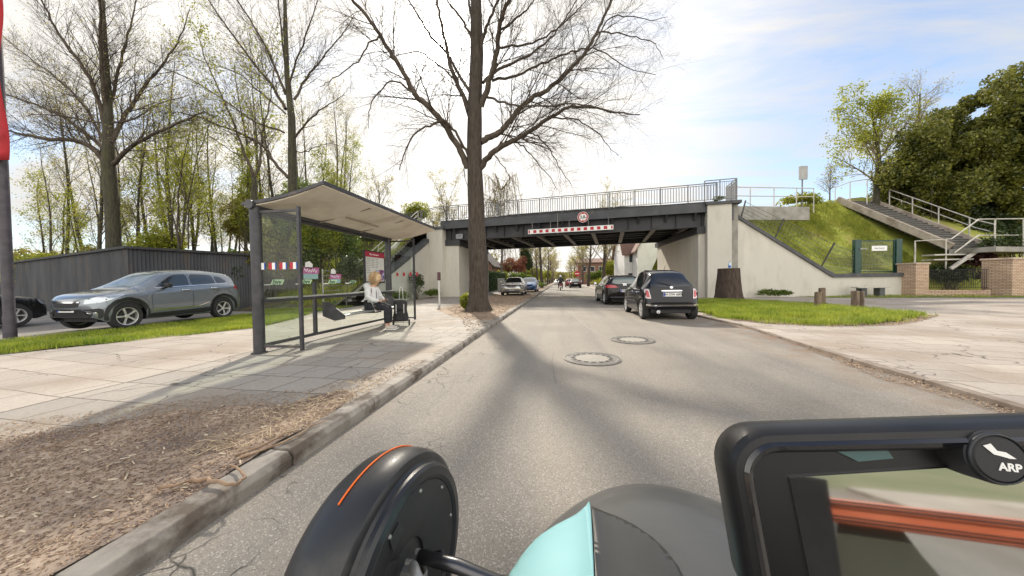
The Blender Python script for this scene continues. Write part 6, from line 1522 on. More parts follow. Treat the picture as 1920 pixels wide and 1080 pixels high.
# --- trees seen over the bridge
GB = 'bare trees beyond the bridge'
ob = [(700, 44, 17, 'wide bare tree beyond the embankment left of the bridge', 7, 0), (655, 46, 15, 'loose bare tree beyond the embankment above the shelter roof', 5, 0), (842, 46, 17, 'slender bare tree beyond the bridge left of the big trunk', 4, 1500),
      (1132, 62, 19, 'bare round tree standing beyond the middle of the bridge', 8, 500), (815, 50, 14, 'thin bare tree above the left bridge railing', 3, 1200)]
for k, (px, Y, h, lab, _, nl) in enumerate(ob):
    full_tree(lab, px, 480, Y, h, .24, 320+k, nl+3000, .15, M_BUD, M_BARK, zb=.2 if k > 1 else 1.5, group=GB, cfg=[dict(segs=8, kids=15, t0=.3, ang=.6, lf=.42, taper=.5, wob=.07, up=.3, sides=4, rf=.4)]+[dict(segs=5, kids=6, t0=.2, ang=.5, lf=.55, taper=.4, wob=.1, up=.1, sides=3, rf=.5), dict(segs=4, kids=4, t0=.2, ang=.5, lf=.6, wob=.12, sides=3, rf=.7, tip=.5), dict(segs=3, sides=3, wob=.15)])
# weeping tree
w = PY(938, 480, 48); t = thing('weeping_tree', 'weeping tree with hanging yellowish twigs beyond the bridge', 'tree', (w.x, 48, .2)); T = Tree(340)
P = T.path((0, 0, 0), (0, 0, 1), 14.5, 6, .04, 0); rad = .2*(1-np.linspace(0, 1, 7)*.7); TT = Tree(1); TT.tube(P, rad, 8); TT.wood('trunk', M_BARKP, t)
for k in range(26):
    a = T.r.uniform(0, 6.28); q = P[T.r.integers(3, 7)]; B_ = T.path(q, (math.cos(a), math.sin(a), .9), 3.6, 5, .1, .0, .35); T.tube(B_, np.linspace(.05, .02, 6), 4)
    for j in range(16):
        q2 = B_[T.r.integers(1, 6)]+T.r.normal(0, .1, 3); H_ = T.path(q2, T.r.normal(0, .25, 3)+[0, 0, -.6], T.r.uniform(2.0, 5.5), 5, .06, -.25); T.tube(H_, np.linspace(.022, .012, 6), 3)
        for pp in H_: T.tips.append(pp)
T.wood('crown', M_TWIGL, t); T.leaves(9000, .11, .05); T.leafobj('foliage', M_BUD, t)

# --- the avenue beyond the bridge
ACFG = [dict(segs=7, kids=12, t0=.3, ang=.75, lf=.45, taper=.4, wob=.08, up=.3, sides=5, rf=.45), dict(segs=5, kids=7, t0=.2, ang=.6, lf=.55, taper=.4, wob=.13, up=.08, sides=3, rf=.5),
        dict(segs=4, kids=5, t0=.2, ang=.6, lf=.6, wob=.16, sides=3, rf=.65, tip=.5), dict(segs=3, sides=3, wob=.2)]
GA = 'avenue trees lining the street beyond the bridge'
def av_model(seed, nleaf):
    t = thing('avenue_tree', 'avenue tree', 'tree', (0, 0, -50), 0, GA); T = Tree(seed); P = T.path((0, 0, -.2), (0, 0, 1), 9.0, 8, .03, .01); rad = .27*(1-np.linspace(0, 1, 9)*.75)
    TT = Tree(seed); TT.tube(P, rad, 12); TT.wood('trunk', M_BARK, t); T.kids(P, rad, 9.5, 0, ACFG); T.wood('crown', M_TWIGL, t); T.leaves(nleaf, .13, .12); T.leafobj('buds', M_BUD, t); return t
AM = [av_model(401, 2500), av_model(402, 5000)]; au_ = [False, False]
av = [(1016, 50, 1.0, 'nearest avenue tree on the left side of the street beyond the bridge'), (1103, 60, 1.05, 'avenue tree at the right kerb just beyond the dark estate car'), (1131, 43, .95, 'slim avenue tree standing left of the white house'),
      (1000, 72, .9, None), (1008, 66, .9, None), (1019, 84, 1.0, None), (1024, 100, 1.0, None), (1029, 120, 1.0, None), (1034, 142, 1.1, None), (1090, 84, 1.0, None), (1080, 104, 1.0, None), (1074, 130, 1.0, None), (1069, 160, 1.1, None), (1040, 175, 1.2, None), (1060, 190, 1.2, None), (1147, 74, .9, None), (985, 90, .9, None)]
for k, (px, Y, s, lab) in enumerate(av):
    i = k % 2; o = AM[i] if not au_[i] else copy_tree(AM[i]); au_[i] = True
    x = ray(px, 525).x/ray(px, 525).y*Y
    if Y > 65 and px < 1050: x = -3.1 if px > 1010 else x
    if Y > 80 and 1050 < px < 1095: x = 5.6
    o.location = (x, Y, .05); o.scale = (s, s, s); o.rotation_euler = (0, 0, k*1.7); o['label'] = lab or 'bare avenue tree further down the street beyond the bridge'
GS = 'garden shrubs beyond the bridge'
gs = [(943, 46, 1.5, (1.1, 1, 1.4), M_LEAFY, 'small round yellow green shrub behind the silver saloon'), (962, 58, 3.4, (3.0, 2, 3.2), M_LEAFR, 'coppery pink leafed tree left of the dark conifer'), (972, 50, 1.5, (2.4, 1, 1.3), M_LEAFG, 'green hedge shrub behind the blue compact car'),
      (1000, 80, 2.4, (3.0, 2, 2.6), M_LEAFY, 'bright spring shrub behind the left avenue trees'), (1022, 95, 2.0, (2.5, 2, 2.0), M_LEAFY, 'yellow green shrub far down the left kerb'), (1088, 90, 2.0, (2.2, 2, 2.0), M_LEAFY, 'yellow green shrub far down the right kerb'),
      (1118, 62, 1.5, (2.2, 1.4, 1.6), M_LEAFG, 'green shrub behind the dark estate car'), (1146, 58, 2.6, (2.0, 1.5, 2.2), M_LEAFY, 'yellow green shrub before the brick building'), (1135, 48, .8, (2.2, .8, .8), M_LEAFY, 'low green verge plants by the slim avenue tree'), (1168, 70, 5.0, (2.2, 2, 4.6), M_LEAFY, 'tall yellow green tree left of the white house'),
      (1011, 45, .5, (1.2, 1.6, .5), M_LEAFG, 'ground plants around the nearest left avenue tree'), (925, 42, .6, (1.0, 1.8, .5), M_LEAFG, 'low plants between the hedge and the grey cabinet')]
for k, (px, Y, zc_, r, lm, lab) in enumerate(gs):
    x = ray(px, 525).x/ray(px, 525).y*Y; bush('shrub', lab, (x, Y, zc_+.1), r, int(1500*r[0]*r[2])+800, .17, lm, 500+k, GS, stems=12)
x = ray(986, 525).x/ray(986, 525).y*60; cn = bush('conifer', 'tall dark conifer beyond the bridge left of the avenue', (x, 60, 4.6), (1.7, 1.7, 4.4), 15000, .22, M_LEAFD, 530, cat='conifer', stems=8, clump=60, lumps=.25)
# clipped hedge
hg = thing('hedge', 'clipped dark green hedge beyond the left abutment', 'hedge', (-8.1, 40, 0)); T = Tree(540); n = 26000
C = np.column_stack([T.r.uniform(-.55, .55, n), T.r.uniform(-7.5, 8, n), T.r.uniform(.05, 2.25, n)]); ax = T.r.integers(0, 3, n); C[ax == 0, 0] = np.sign(C[ax == 0, 0])*.55; C[ax == 1, 2] = 2.25; C += T.r.normal(0, .05, C.shape)
T.addquads(C, .14); T.leafobj('foliage', leafmat('hedge_leaf', (.012, .035, .008), (.06, .10, .02), .25), hg)
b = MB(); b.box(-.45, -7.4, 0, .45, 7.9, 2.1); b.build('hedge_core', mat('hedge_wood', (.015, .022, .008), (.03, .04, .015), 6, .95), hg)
# wood far behind, closing the view at both sides
tag(chips('x', [(0, 0), (1, 0), (1, 1)], 2, .1, .2, .1, 0, M_CH1, 1) and None or bpy.data.objects[-1] if False else bpy.data.objects['ground'])
def far_wood(name, pts, n, hmin, hmax, leaf, lm, seed, label):
    T = Tree(seed); g = T.r; i = g.integers(0, len(pts)-1, n); t = g.random(n)[:, None]; A = np.array(pts); B = A[i]*(1-t)+A[i+1]*t
    hh = np.array([hmin+(hmax-hmin)*(.5+.5*mnoise.noise((b[0]*.11, b[1]*.11, seed))) for b in B]); C = np.column_stack([B+g.normal(0, 2.0, B.shape), hh*g.random(n)**.8]); T.addquads(C, leaf, .8)
    for k in range(260):
        j = g.integers(0, n); q = np.array([C[j, 0], C[j, 1], 0]); T.tube(T.path(q, (0, 0, 1), hmax*.8, 4, .06, 0), [.1, .09, .07, .05, .02], 3)
    o = T.leafobj(name, lm, None); o.data.materials.append(M_TWIGL)
    V = np.concatenate(T.V); Q = np.concatenate(T.Q); w_ = link('far_wood', npmesh('far_wood', V, Q), M_TWIGL); tag(w_, 'thin far stems among '+label, 'woodland', kind='stuff')
    return tag(o, label, 'woodland', kind='stuff')
far_wood('far_wood', [(-95, 20), (-75, 45), (-50, 60), (-28, 62), (-16, 75)], 26000, 5, 9, .5, M_LEAFO, 601, 'hazy olive woodland beyond the left embankment')
far_wood('far_wood', [(-12, 110), (-4, 220), (5, 230), (14, 120), (30, 90), (60, 70)], 20000, 4, 8, .55, M_LEAFO, 602, 'hazy woodland closing the end of the street')
# ------------------------------------------------------------------ corrugated shed
M_CORR = mat('corrugated_sheet', (.045, .048, .055), (.085, .088, .095), 1.2, .7, metal=.2, c3=(.12, .09, .065), s3=2.5, lo3=.55, hi3=.75, stretch=(1, 1, .25))
sh = thing('shed', 'long dark corrugated metal shed behind the parked grey car', 'shed', (-15.5, 9.9, .08)); d0 = Vector((-.956, .29, 0)); d1 = Vector((.25, .968, 0))
def corr(a, d, L_, h, name):
    b = MB(); n = int(L_/.11); o = Vector((-d.y, d.x, 0)); vs = []
    for k in range(n+1):
        for q, (s, w) in enumerate(((0, 0), (.03, 1), (.055, 1), (.085, 0))):
            p = a+d*(k*.11+s)+o*(.028*w); vs += [(p.x, p.y, 0), (p.x, p.y, h)]
    m = len(vs)//2; b.add(vs, [(2*i, 2*i+2, 2*i+3, 2*i+1) for i in range(m-1)]); return b.build(name, M_CORR, sh)
corr(Vector((0, 0, 0)), d0, 19, 2.52, 'wall'); corr(Vector((0, 0, 0)), d1, 4.2, 2.52, 'wall')
b = MB(); q = [Vector((0, 0, 0))-d0*.12-d1*.12, d0*19-d1*.12, d0*19+d1*4.4, d1*4.4-d0*.12]; b.prism([(p.x, p.y, 2.525) for p in q], (0, 0, .09)); b.build('roof', mat('roof_edge', (.03, .03, .033), (.06, .058, .055), 3, .8), sh)
b = MB(); p = d1*4.2; b.prism([(p.x, p.y, 0), (p.x+d0.x*19, p.y+d0.y*19, 0), (p.x+d0.x*19, p.y+d0.y*19, 2.52), (p.x, p.y, 2.52)], (.05, .15, 0)); b.build('wall', M_CORR, sh)

# ------------------------------------------------------------------ dark pole with red banner at the left edge
p0 = G(18, 632, .10); pl = thing('banner_pole', 'dark pole with tall red banner cut by the left edge of the picture', 'pole', (p0.x+.02, p0.y, .08))
b = MB(); b.lathe([(.10, 0), (.10, .5), (.09, .55), (.085, 9.5), (.0, 9.5)], n=20); b.build('post', mat('dark_mast', (.035, .03, .038), (.07, .06, .07), 5, .55), pl, smooth=True, angle=40)
b = MB(); vs = []; fs = []; nz_, nx_ = 24, 6; zb0, zb1 = 4.05, 8.9
for i in range(nz_+1):
    for j in range(nx_+1):
        z = zb0+(zb1-zb0)*i/nz_; x = -1.15+1.58*j/nx_; vs.append((x, -.14+.05*math.sin(z*2.1+j*.8), z))
for i in range(nz_):
    for j in range(nx_): a = i*(nx_+1)+j; fs.append((a, a+1, a+nx_+2, a+nx_+1))
b.add(vs, fs); bn2 = b.build('banner', mat('red_cloth', (.40, .012, .02), (.30, .01, .015), 3, .8), pl, smooth=True); sm = bn2.modifiers.new('s', 'SOLIDIFY'); sm.thickness = .012
for z in (4.6, 5.5, 6.5, 7.5, 8.4):
    text_mesh('S', .42, frame((.24, -.235, z), (0, 0, 1), (-1, 0, 0)), 'lettering', M_WHITE, bn2)

# ------------------------------------------------------------------ street lamp behind the shed
w = PY(335, 386, 21); lm_ = thing('street_lamp', 'flat twin headed street lamp on a slim pole behind the shed', 'street lamp', (w.x, 21, .5))
b = MB(); b.lathe([(.07, 0), (.05, w.z-.75), (.0, w.z-.75)], n=10); b.build('pole', M_RAILD, lm_, smooth=True, angle=40)
for s in (-1, 1):
    b = MB(); b.prism([(s*.05, -.16, w.z-.80), (s*.75, -.12, w.z-.66-(.1 if s > 0 else -.05)), (s*.75, .12, w.z-.66-(.1 if s > 0 else -.05)), (s*.05, .16, w.z-.80)], (0, 0, .09)); b.build('lamp_head', mat('lamp_body', (.16, .16, .15), (.22, .22, .2), 4, .5), lm_, bevel=.02)

# ------------------------------------------------------------------ bus shelter
XB, XF = -4.97, -3.68; YA, YZ = 4.83, 9.08
M_ANTH = mat('anthracite_metal', (.045, .045, .05), (.075, .073, .078), 6, .45, metal=.4, bump=.001, bscale=60, c3=(.16, .13, .1), s3=3, lo3=.62, hi3=.75)
M_GLS = glassmat('shelter_glass', (.86, .92, .88))
M_ROOFU = mat('roof_lining', (.70, .64, .54), (.76, .70, .60), .9, .6, c3=(.58, .52, .42), s3=1.6, lo3=.48, hi3=.66)
M_ALU = mat('aluminium', (.45, .45, .44), (.55, .55, .54), 12, .35, metal=.7)
bs_ = thing('bus_shelter', 'glass bus shelter with sloping roof on dark round posts', 'bus shelter', (XB, YA, .10)); O = bs_.location
def S_(x, y, z): return Vector((x, y, z))-O
for y in (YA, YZ):
    b = MB(); b.lathe([(.085, 0), (.085, 2.42), (0, 2.42)], Matrix.Translation(S_(XB, y, .10)), 20); b.lathe([(.12, 0), (.12, .015), (0, .015)], Matrix.Translation(S_(XB, y, .10)), 20); b.build('post', M_ANTH, bs_, smooth=True, angle=40)
b = MB(); b.tube([S_(XB, YA-.12, 2.55), S_(XB, YZ+.12, 2.55)], .075, 16); b.build('rear_beam', M_ANTH, bs_, smooth=True, angle=40)
# roof: shallow curved shell, lower at the back
def roof(z_off, th, name, m, ext=0.0, sc=1.0):
    b = MB(); prof = []
    for k in range(9): t = k/8; prof.append((XB-.14-ext+(XF-XB+.14+2*ext)*t, 2.52+z_off+.27*t**1.0-.05*math.sin(math.pi*t)))
    poly = [S_(x, YA-.06-ext, z) for x, z in prof]+[S_(x, YA-.06-ext, z+th) for x, z in reversed(prof)]
    b.prism(poly, (0, YZ-YA+.46+2*ext, 0)); return b.build(name, m, bs_, smooth=True, angle=30)
roof(0, .02, 'roof_lining', M_ROOFU); roof(.022, .05, 'roof', M_ANTH, .03)
b = MB()
for y in (YA+1.42, YA+2.83): b.beam(S_(XB, y, 2.50), S_(XF-.1, y, 2.755), .05, .02)
b.build('roof_rib', mat('rib_grey', (.27, .235, .18), rough=.5), bs_)
b = MB(); b.tube([S_(-4.35, 6.3, 2.595), S_(-4.35, 7.5, 2.595)], .02, 8); b.build('lamp_tube', mat('lamp_cover', (.34, .29, .22), rough=.4), bs_)
# back wall: four panes between slim bars, rails
npn = 4; yA, yZ = YA+.09, YZ-.09
for k in range(npn):
    y0, y1 = yA+(yZ-yA)*k/npn, yA+(yZ-yA)*(k+1)/npn
    b = MB(); v = [S_(XB, y0+.006, .24), S_(XB, y1-.006, .24), S_(XB, y1-.006, 2.42), S_(XB, y0+.006, 2.42)]; b.add(v, [(0, 1, 2, 3)]); b.build('glass_pane', M_GLS, bs_)
b = MB(); b.box(*(S_(XB-.025, yA, .19)), *(S_(XB+.025, yZ, .245))); b.build('bottom_rail', M_ANTH, bs_)
b = MB(); b.box(*(S_(XB-.02, yA, 2.42)), *(S_(XB+.02, yZ, 2.47))); b.build('top_rail', M_ANTH, bs_)
b = MB(); b.box(*(S_(XB-.03, 6.08, .24)), *(S_(XB+.03, 6.14, 1.28))); b.build('mullion', M_ANTH, bs_)
b = MB(); b.tube([S_(XB+.14, YA+.0, .97), S_(XB+.14, YZ, .97)], .035, 10); b.build('leaning_rail', M_ANTH, bs_, smooth=True, angle=40)
b = MB(); b.box(*(S_(XB+.10, YA+.05, .995)), *(S_(XB+.19, YZ-.05, 1.02))); b.build('leaning_rail', M_ALU, bs_)
# side panels
def side(y, lab):
    x1 = XF-.52
    b = MB(); b.add([S_(XB+.09, y, .24), S_(x1, y, .24), S_(x1, y, 2.42), S_(XB+.09, y, 2.42)], [(0, 1, 2, 3)]); b.build('glass_pane', M_GLS, bs_)
    b = MB(); b.box(*(S_(x1, y-.025, .16)), *(S_(x1+.045, y+.025, 2.5))); b.box(*(S_(XB+.085, y-.018, .20)), *(S_(x1, y+.018, .238))); b.box(*(S_(XB+.085, y-.018, 2.422)), *(S_(x1, y+.018, 2.46))); b.build('side_frame', M_ANTH, bs_)
side(YA, ''); side(YZ+.0, '')
# red white blue marks on the side panes
M_STB = mat('sticker_blue', (.03, .09, .42), rough=.5); M_GRN = mat('sticker_green', (.55, .75, .45), rough=.5); M_PINK = mat('sticker_pink', (.42, .13, .29), rough=.5); M_TEAL = mat('sticker_teal', (.28, .45, .43), rough=.5)
def dec(name, x0, z0, x1, z1, y, m):
    b = MB(); b.box(*(S_(x0, y-.006, z0)), *(S_(x1, y-.002, z1))); return b.build(name, m, bs_)
for k, px in enumerate((484, 504.5, 524.5, 544)):
    a, c = PY(px, 507.5, YA), PY(px+13.5, 495.5, YA); w3 = (c.x-a.x)
    dec('red_mark', a.x, 1.49, a.x+w3*.45, 1.60, YA, M_RED); dec('white_mark', a.x+w3*.45, 1.49, a.x+w3*.85, 1.60, YA, M_WHITE); dec('blue_mark', a.x+w3*.85, 1.49, a.x+w3, 1.60, YA, M_STB)
for px in (743.5, 755.5, 768, 780.5):
    a, c = PY(px, 517, YZ), PY(px+3.6, 511, YZ); dec('red_mark', a.x, 1.43, c.x, 1.53, YZ, M_RED)
# stickers on the back panes
def back_text(txt, px, py, size, m, shear=0, wd=0):
    w = PX(px, py, XB+.004); o = text_mesh(txt, size, frame(S_(XB+.006, w.y, w.z), (0, 1, 0), (0, 0, 1)), 'sticker', m, bs_, shear=shear, bold=.004); return o
def back_quad(name, px0, py0, px1, py1, m, shear=0.0, x=.004):
    a = PX(px0, py0, XB+x); c = PX(px1, py1, XB+x); b = MB(); z0, z1 = min(a.z, c.z), max(a.z, c.z)
    b.prism([S_(XB+x, a.y, z0), S_(XB+x, c.y, z0), S_(XB+x, c.y+shear, z1), S_(XB+x, a.y+shear, z1)], (.0015, 0, 0)); return b.build(name, m, bs_)
def squiggle(px, py, s):
    c = PX(px, py, XB+.01); b = MB(); b.tube([S_(XB+.0085, c.y+(-.17+.34*t/28)*s, c.z+(.035*math.sin(t*1.15)+.012*math.sin(t*.4))*s) for t in range(29)], .006*s, 4); return b.build('sticker_scribble', M_WHITE, bs_)
for (x0, x1, y0, y1) in ((507, 529, 534, 524), (565, 582, 532.5, 524), (615, 629, 532, 525), (655, 666, 531, 526)):
    back_quad('sticker_field', x0, y0, x1, y1, M_GRN, .05); back_text('hvv', (x0+x1)/2+.6, (y0+y1)/2, .13, mat('sticker_dark', (.05, .12, .08), rough=.5), .25)
    back_quad('sticker_line', x0-14*(x1-x0)/22, (y0+1), x0, (y0-1), M_WHITE)
for (x0, x1, y0, y1, s) in ((568, 597, 513, 502, 1.0), (618, 639, 523, 514, .8)):
    back_quad('sticker_panel', x0+1, y1+9*s+12*s, x1-1, y0-5*s, M_TEAL, 0, .003); back_quad('sticker_band', x0, y0, x1, y1, M_PINK, .02, .006); squiggle((x0+x1)/2, (y0+y1)/2, s); 
    c = PX((x0+x1)/2-4, y1-5*s, XB+.006); b = MB(); b.prism([S_(XB+.006, c.y-.1*s, c.z-.06), S_(XB+.006, c.y+.1*s, c.z-.07), S_(XB+.006, c.y+.11*s, c.z+.02), S_(XB+.006, c.y+.03*s, c.z+.08), S_(XB+.006, c.y-.08*s, c.z+.05)], (.0015, 0, 0)); b.build('sticker_bird', M_WHITE, bs_)
# bench
b = MB(); b.box(*(S_(XB+.12, 6.35, .545)), *(S_(XB+.50, 8.85, .585))); b.build('seat', M_ALU, bs_, bevel=.01)
for y in (6.3, 8.86):
    b = MB(); b.prism([S_(XB+.02, y, .86), S_(XB+.16, y, .86), S_(XB+.52, y, .585), S_(XB+.52, y, .50), S_(XB+.3, y, .46), S_(XB+.02, y, .56)], (0, .03, 0)); b.build('seat_bracket', M_ANTH, bs_)
# timetable case
yb0, yb1 = PX(683, 500, XB+.06).y, PX(721, 500, XB+.06).y; zt0, zt1 = 1.33, 2.03
zt0 = PX(702, 531, XB+.06).z; zt1 = PX(702, 471, XB+.06).z
b = MB(); b.box(*(S_(XB+.02, yb0, zt0)), *(S_(XB+.07, yb1, zt1))); cs = b.build('timetable_case', M_PLAST, bs_, bevel=.006)
b = MB(); b.box(*(S_(XB+.0705, yb0+.05, zt0+.05)), *(S_(XB+.073, yb1-.05, zt1-.17))); b.build('timetable', mat('paper', (.50, .50, .46), (.62, .62, .57), 14, .6), cs)
b = MB(); b.box(*(S_(XB+.0705, yb0+.03, zt1-.165)), *(S_(XB+.073, yb1-.03, zt1-.03))); b.build('header', mat('header_red', (.32, .015, .04), rough=.5), cs)
text_mesh('Plan Vohranne', .075, frame(S_(XB+.0735, (yb0+yb1)/2-.05, zt1-.10), (0, 1, 0), (0, 0, 1)), 'lettering', M_WHITE, cs)
b = MB(); b.box(*(S_(XB+.0735, (yb0+yb1)/2, zt0+.07)), *(S_(XB+.075, yb1-.06, zt0+.36))); b.build('poster', mat('poster_colours', (.02, .03, .14), (.35, .06, .14), 9, .5, c3=(.35, .4, .55), s3=6, lo3=.5, hi3=.6, coords='object'), cs)
b = MB()
for k in range(9):
    z = zt1-.22-k*.045
    for (a, c) in ((.07, .25), (.29, .45), (.5, .62)):
        if z > zt0+.40 or a < .2: b.box(*(S_(XB+.0735, yb0+a, z)), *(S_(XB+.0745, yb0+c, z+.012)))
b.build('print_lines', mat('print_grey', (.16, .16, .17), rough=.6), cs)

# ------------------------------------------------------------------ seated woman
wx, wy = XB+.33, 7.62
wm = thing('person', 'woman with curly blond hair and white hooded jacket sitting on the shelter bench', 'person', (wx, wy, .10), R(-2))
M_SKIN = mat('skin', (.52, .30, .21), (.58, .35, .25), 20, .55, coords='object'); M_JKT = mat('white_jacket', (.62, .63, .62), (.74, .74, .73), 14, .75, bump=.012, bscale=12, coords='object'); M_TROU = mat('black_trousers', (.010, .011, .016), (.025, .026, .032), 10, .85, coords='object', bump=.006, bscale=14)
M_SHOE = mat('pale_shoe', (.50, .44, .40), (.62, .56, .52), 12, .7, coords='object'); M_HAIR = mat('blond_hair', (.50, .32, .16), (.72, .54, .33), 22, .7, coords='object', bump=.01, bscale=40, stretch=(1, 1, .5))
# body: one continuous figure, pelvis first
BJ = [(0, 0, .60, .13, .12), (.02, 0, .76, .12, .13), (.03, 0, .90, .12, .15), (.05, 0, 1.02, .08, .12), (.09, 0, 1.09, .045, .045), (.14, 0, 1.15, .05, .05), (.165, 0, 1.23, .078, .088), (.15, 0, 1.30, .06, .07),
      (.04, .15, 1.02, .06), (.07, .24, .80, .045), (.27, .13, .70, .032), (.33, .09, .70, .022, .034), (.04, -.15, 1.02, .06), (.08, -.24, .80, .045), (.27, -.12, .70, .032), (.33, -.07, .70, .022, .034),
      (.04, .09, .55, .09), (.42, .10, .53, .062), (.41, .10, .30, .055), (.40, .10, .09, .035), (.46, .105, .05, .035, .03), (.56, .11, .035, .03, .02), (.04, -.09, .55, .09), (.45, -.09, .53, .062), (.46, -.09, .30, .055), (.45, -.09, .09, .035), (.51, -.095, .05, .035, .03), (.61, -.10, .035, .03, .02)]
BE = [(0,1),(1,2),(2,3),(3,4),(4,5),(5,6),(6,7),(3,8),(8,9),(9,10),(10,11),(3,12),(12,13),(13,14),(14,15),(0,16),(16,17),(17,18),(18,19),(19,20),(20,21),(0,22),(22,23),(23,24),(24,25),(25,26),(26,27)]
skin_obj('body', BJ, BE, M_SKIN, wm)
def grown(idx, extra, edges, g): return [tuple(list(BJ[i][:3])+[BJ[i][3]+g, (BJ[i][4] if len(BJ[i]) > 4 else BJ[i][3])+g]) for i in idx]+extra, edges
J = [(-.01, 0, .56, .19, .18), (0, 0, .68, .175, .17), (.01, 0, .84, .165, .185), (.02, 0, .97, .135, .17), (.045, 0, 1.07, .08, .10), (.03, .155, 1.01, .088), (.06, .265, .80, .072), (.17, .20, .73, .062), (.285, .13, .705, .045), (.03, -.155, 1.01, .088), (.07, -.265, .80, .072), (.18, -.195, .73, .062), (.285, -.12, .705, .045), (.13, 0, .60, .12, .15)]
skin_obj('jacket', J, [(0,1),(1,2),(2,3),(3,4),(3,5),(5,6),(6,7),(7,8),(3,9),(9,10),(10,11),(11,12),(0,13)], M_JKT, wm)
blob('hood', (-.06, 0, 1.05), (.12, .15, .10), M_JKT, wm, noise_=.15, rot=Matrix.Rotation(R(30), 3, 'Y'))
b = MB(); b.tube([(.175, -.05, .60), (.165, -.04, .75), (.165, -.03, .9), (.13, -.02, 1.03)], .006, 6); b.build('zip', M_PLAST, wm)
b = MB(); b.tube([(-.13, -.175, .49), (.0, -.205, .53), (.13, -.165, .55)], .012, 6); b.build('jacket_trim', M_PLAST, wm)
J = [(0, 0, .56, .16, .16), (.06, .095, .565, .105), (.25, .105, .56, .092), (.425, .10, .535, .078), (.42, .10, .32, .074), (.405, .10, .14, .066), (.06, -.095, .565, .105), (.26, -.10, .56, .092), (.455, -.09, .535, .078), (.465, -.09, .32, .074), (.455, -.09, .14, .066)]
skin_obj('trousers', J, [(0,1),(1,2),(2,3),(3,4),(4,5),(0,6),(6,7),(7,8),(8,9),(9,10)], M_TROU, wm)
for y, x in ((.10, .40), (-.09, .45)):
    skin_obj('shoe', [(x-.03, y, .055, .05, .045), (x+.07, y, .055, .05, .04), (x+.18, y, .04, .045, .03), (x+.22, y, .035, .035, .022)], [(0,1),(1,2),(2,3)], M_SHOE, wm)
    b = MB(); b.box(x-.08, y-.045, 0, x+.25, y+.045, .018); b.build('sole', M_WHITE, wm, bevel=.008)
hr = blob('hair', (.125, 0, 1.265), (.128, .125, .135), M_HAIR, wm, 40, 24, noise_=.28, fr=7)
T = Tree(77); n = 500; C = T.r.normal(0, 1, (n, 3)); C /= np.linalg.norm(C, axis=1)[:, None]; C = C[(C[:, 0] < .45)]; 
for c in C:
    q = np.array([.125, 0, 1.265])+c*np.array([.128, .125, .135]); pth = [q]; dd = c.copy()
    for s in range(5): dd = dd+T.r.normal(0, .9, 3)+np.array([0, 0, -.3]); dd /= np.linalg.norm(dd); pth.append(pth[-1]+dd*.014)
    T.tube(np.array(pth), [.005]*6, 4)
T.wood('curls', M_HAIR, hr)
b = MB(); b.prism([(.262, -.012, 1.215), (.262, .012, 1.215), (.235, .014, 1.245), (.235, -.014, 1.245)], (-.04, 0, -.005)); b.build('nose', M_SKIN, wm)
for y in (-.034, .034): blob('eye', (.236, y, 1.245), (.01, .014, .008), M_WHITE, wm, 10, 6)
b = MB(); b.box(.232, -.02, 1.187, .240, .02, 1.194); b.build('mouth', mat('lips', (.35, .1, .09), rough=.5), wm)
def fingers(par, base, side, m):
    for k in range(4):
        y0_ = base[1]+side*(-.024+k*.016); l = (.052, .06, .056, .044)[k]
        skin_obj('finger', [(base[0], y0_, base[2], .009), (base[0]+l*.55, y0_-side*.008, base[2]+.018, .0085), (base[0]+l*.75, y0_-side*.02, base[2]+.045, .0075)], [(0,1),(1,2)], m, par, sub=1)
    skin_obj('thumb', [(base[0]-.02, base[1]-side*.03, base[2]+.01, .011), (base[0]+.012, base[1]-side*.045, base[2]+.035, .009), (base[0]+.03, base[1]-side*.04, base[2]+.06, .008)], [(0,1),(1,2)], m, par, sub=1)
fingers(wm, (.35, .085, .70), 1, M_SKIN); fingers(wm, (.35, -.065, .70), -1, M_SKIN)
ph = thing('phone', 'dark phone held in the hands of the seated woman', 'phone', (wx+.385, wy, .10+.755), R(0))
b = MB(); Mt = Matrix.Rotation(R(-35), 4, 'Y'); b.box(-.006, -.036, -.07, .0, .036, .07, Mt); b.build('case', M_PLAST, ph, bevel=.004)
b = MB(); b.box(-.0085, -.032, -.064, -.0065, .032, .064, Mt); b.build('screen', mat('screen_glass', (.02, .03, .05), rough=.05, spec=.8), ph)

# ------------------------------------------------------------------ shopping trolley
g = G(752, 611, .10); tr = thing('shopping_trolley', 'black wheeled shopping trolley standing beside the seated woman', 'shopping trolley', (g.x, g.y, .10), R(20))
M_BAG = mat('black_fabric', (.012, .012, .014), (.035, .034, .036), 9, .8, coords='object', bump=.008, bscale=16)
b = MB(); vs = []; n = 12
for i in range(n+1):
    t = i/n; z = .13+.56*t; wv = .19*(1-.18*t)+.012*math.sin(t*9); dp = .13*(1-.12*t)+.01*math.sin(t*7+1)
    if i == n: wv *= .8; dp *= .7
    for k in range(20):
        a = 2*math.pi*k/20; vs.append((math.copysign(abs(math.cos(a))**.55, math.cos(a))*wv, math.copysign(abs(math.sin(a))**.55, math.sin(a))*dp-.05*t, z))
b.add(vs, [(i*20+k, i*20+(k+1) % 20, (i+1)*20+(k+1) % 20, (i+1)*20+k) for i in range(n) for k in range(20)]+[tuple(range(19, -1, -1)), tuple(n*20+k for k in range(20))]); b.build('bag', M_BAG, tr, smooth=True, angle=60)
b = MB(); b.box(-.15, -.19, .44, .15, -.145, .60); b.build('bag_flap', M_BAG, tr, bevel=.02)
b = MB(); b.box(-.12, -.165, .16, .12, -.13, .38); b.build('front_pocket', M_BAG, tr, bevel=.02)
for x in (-.1, .09): b = MB(); b.box(x, -.196, .35, x+.022, -.188, .58); b.build('strap', M_ALU, tr)
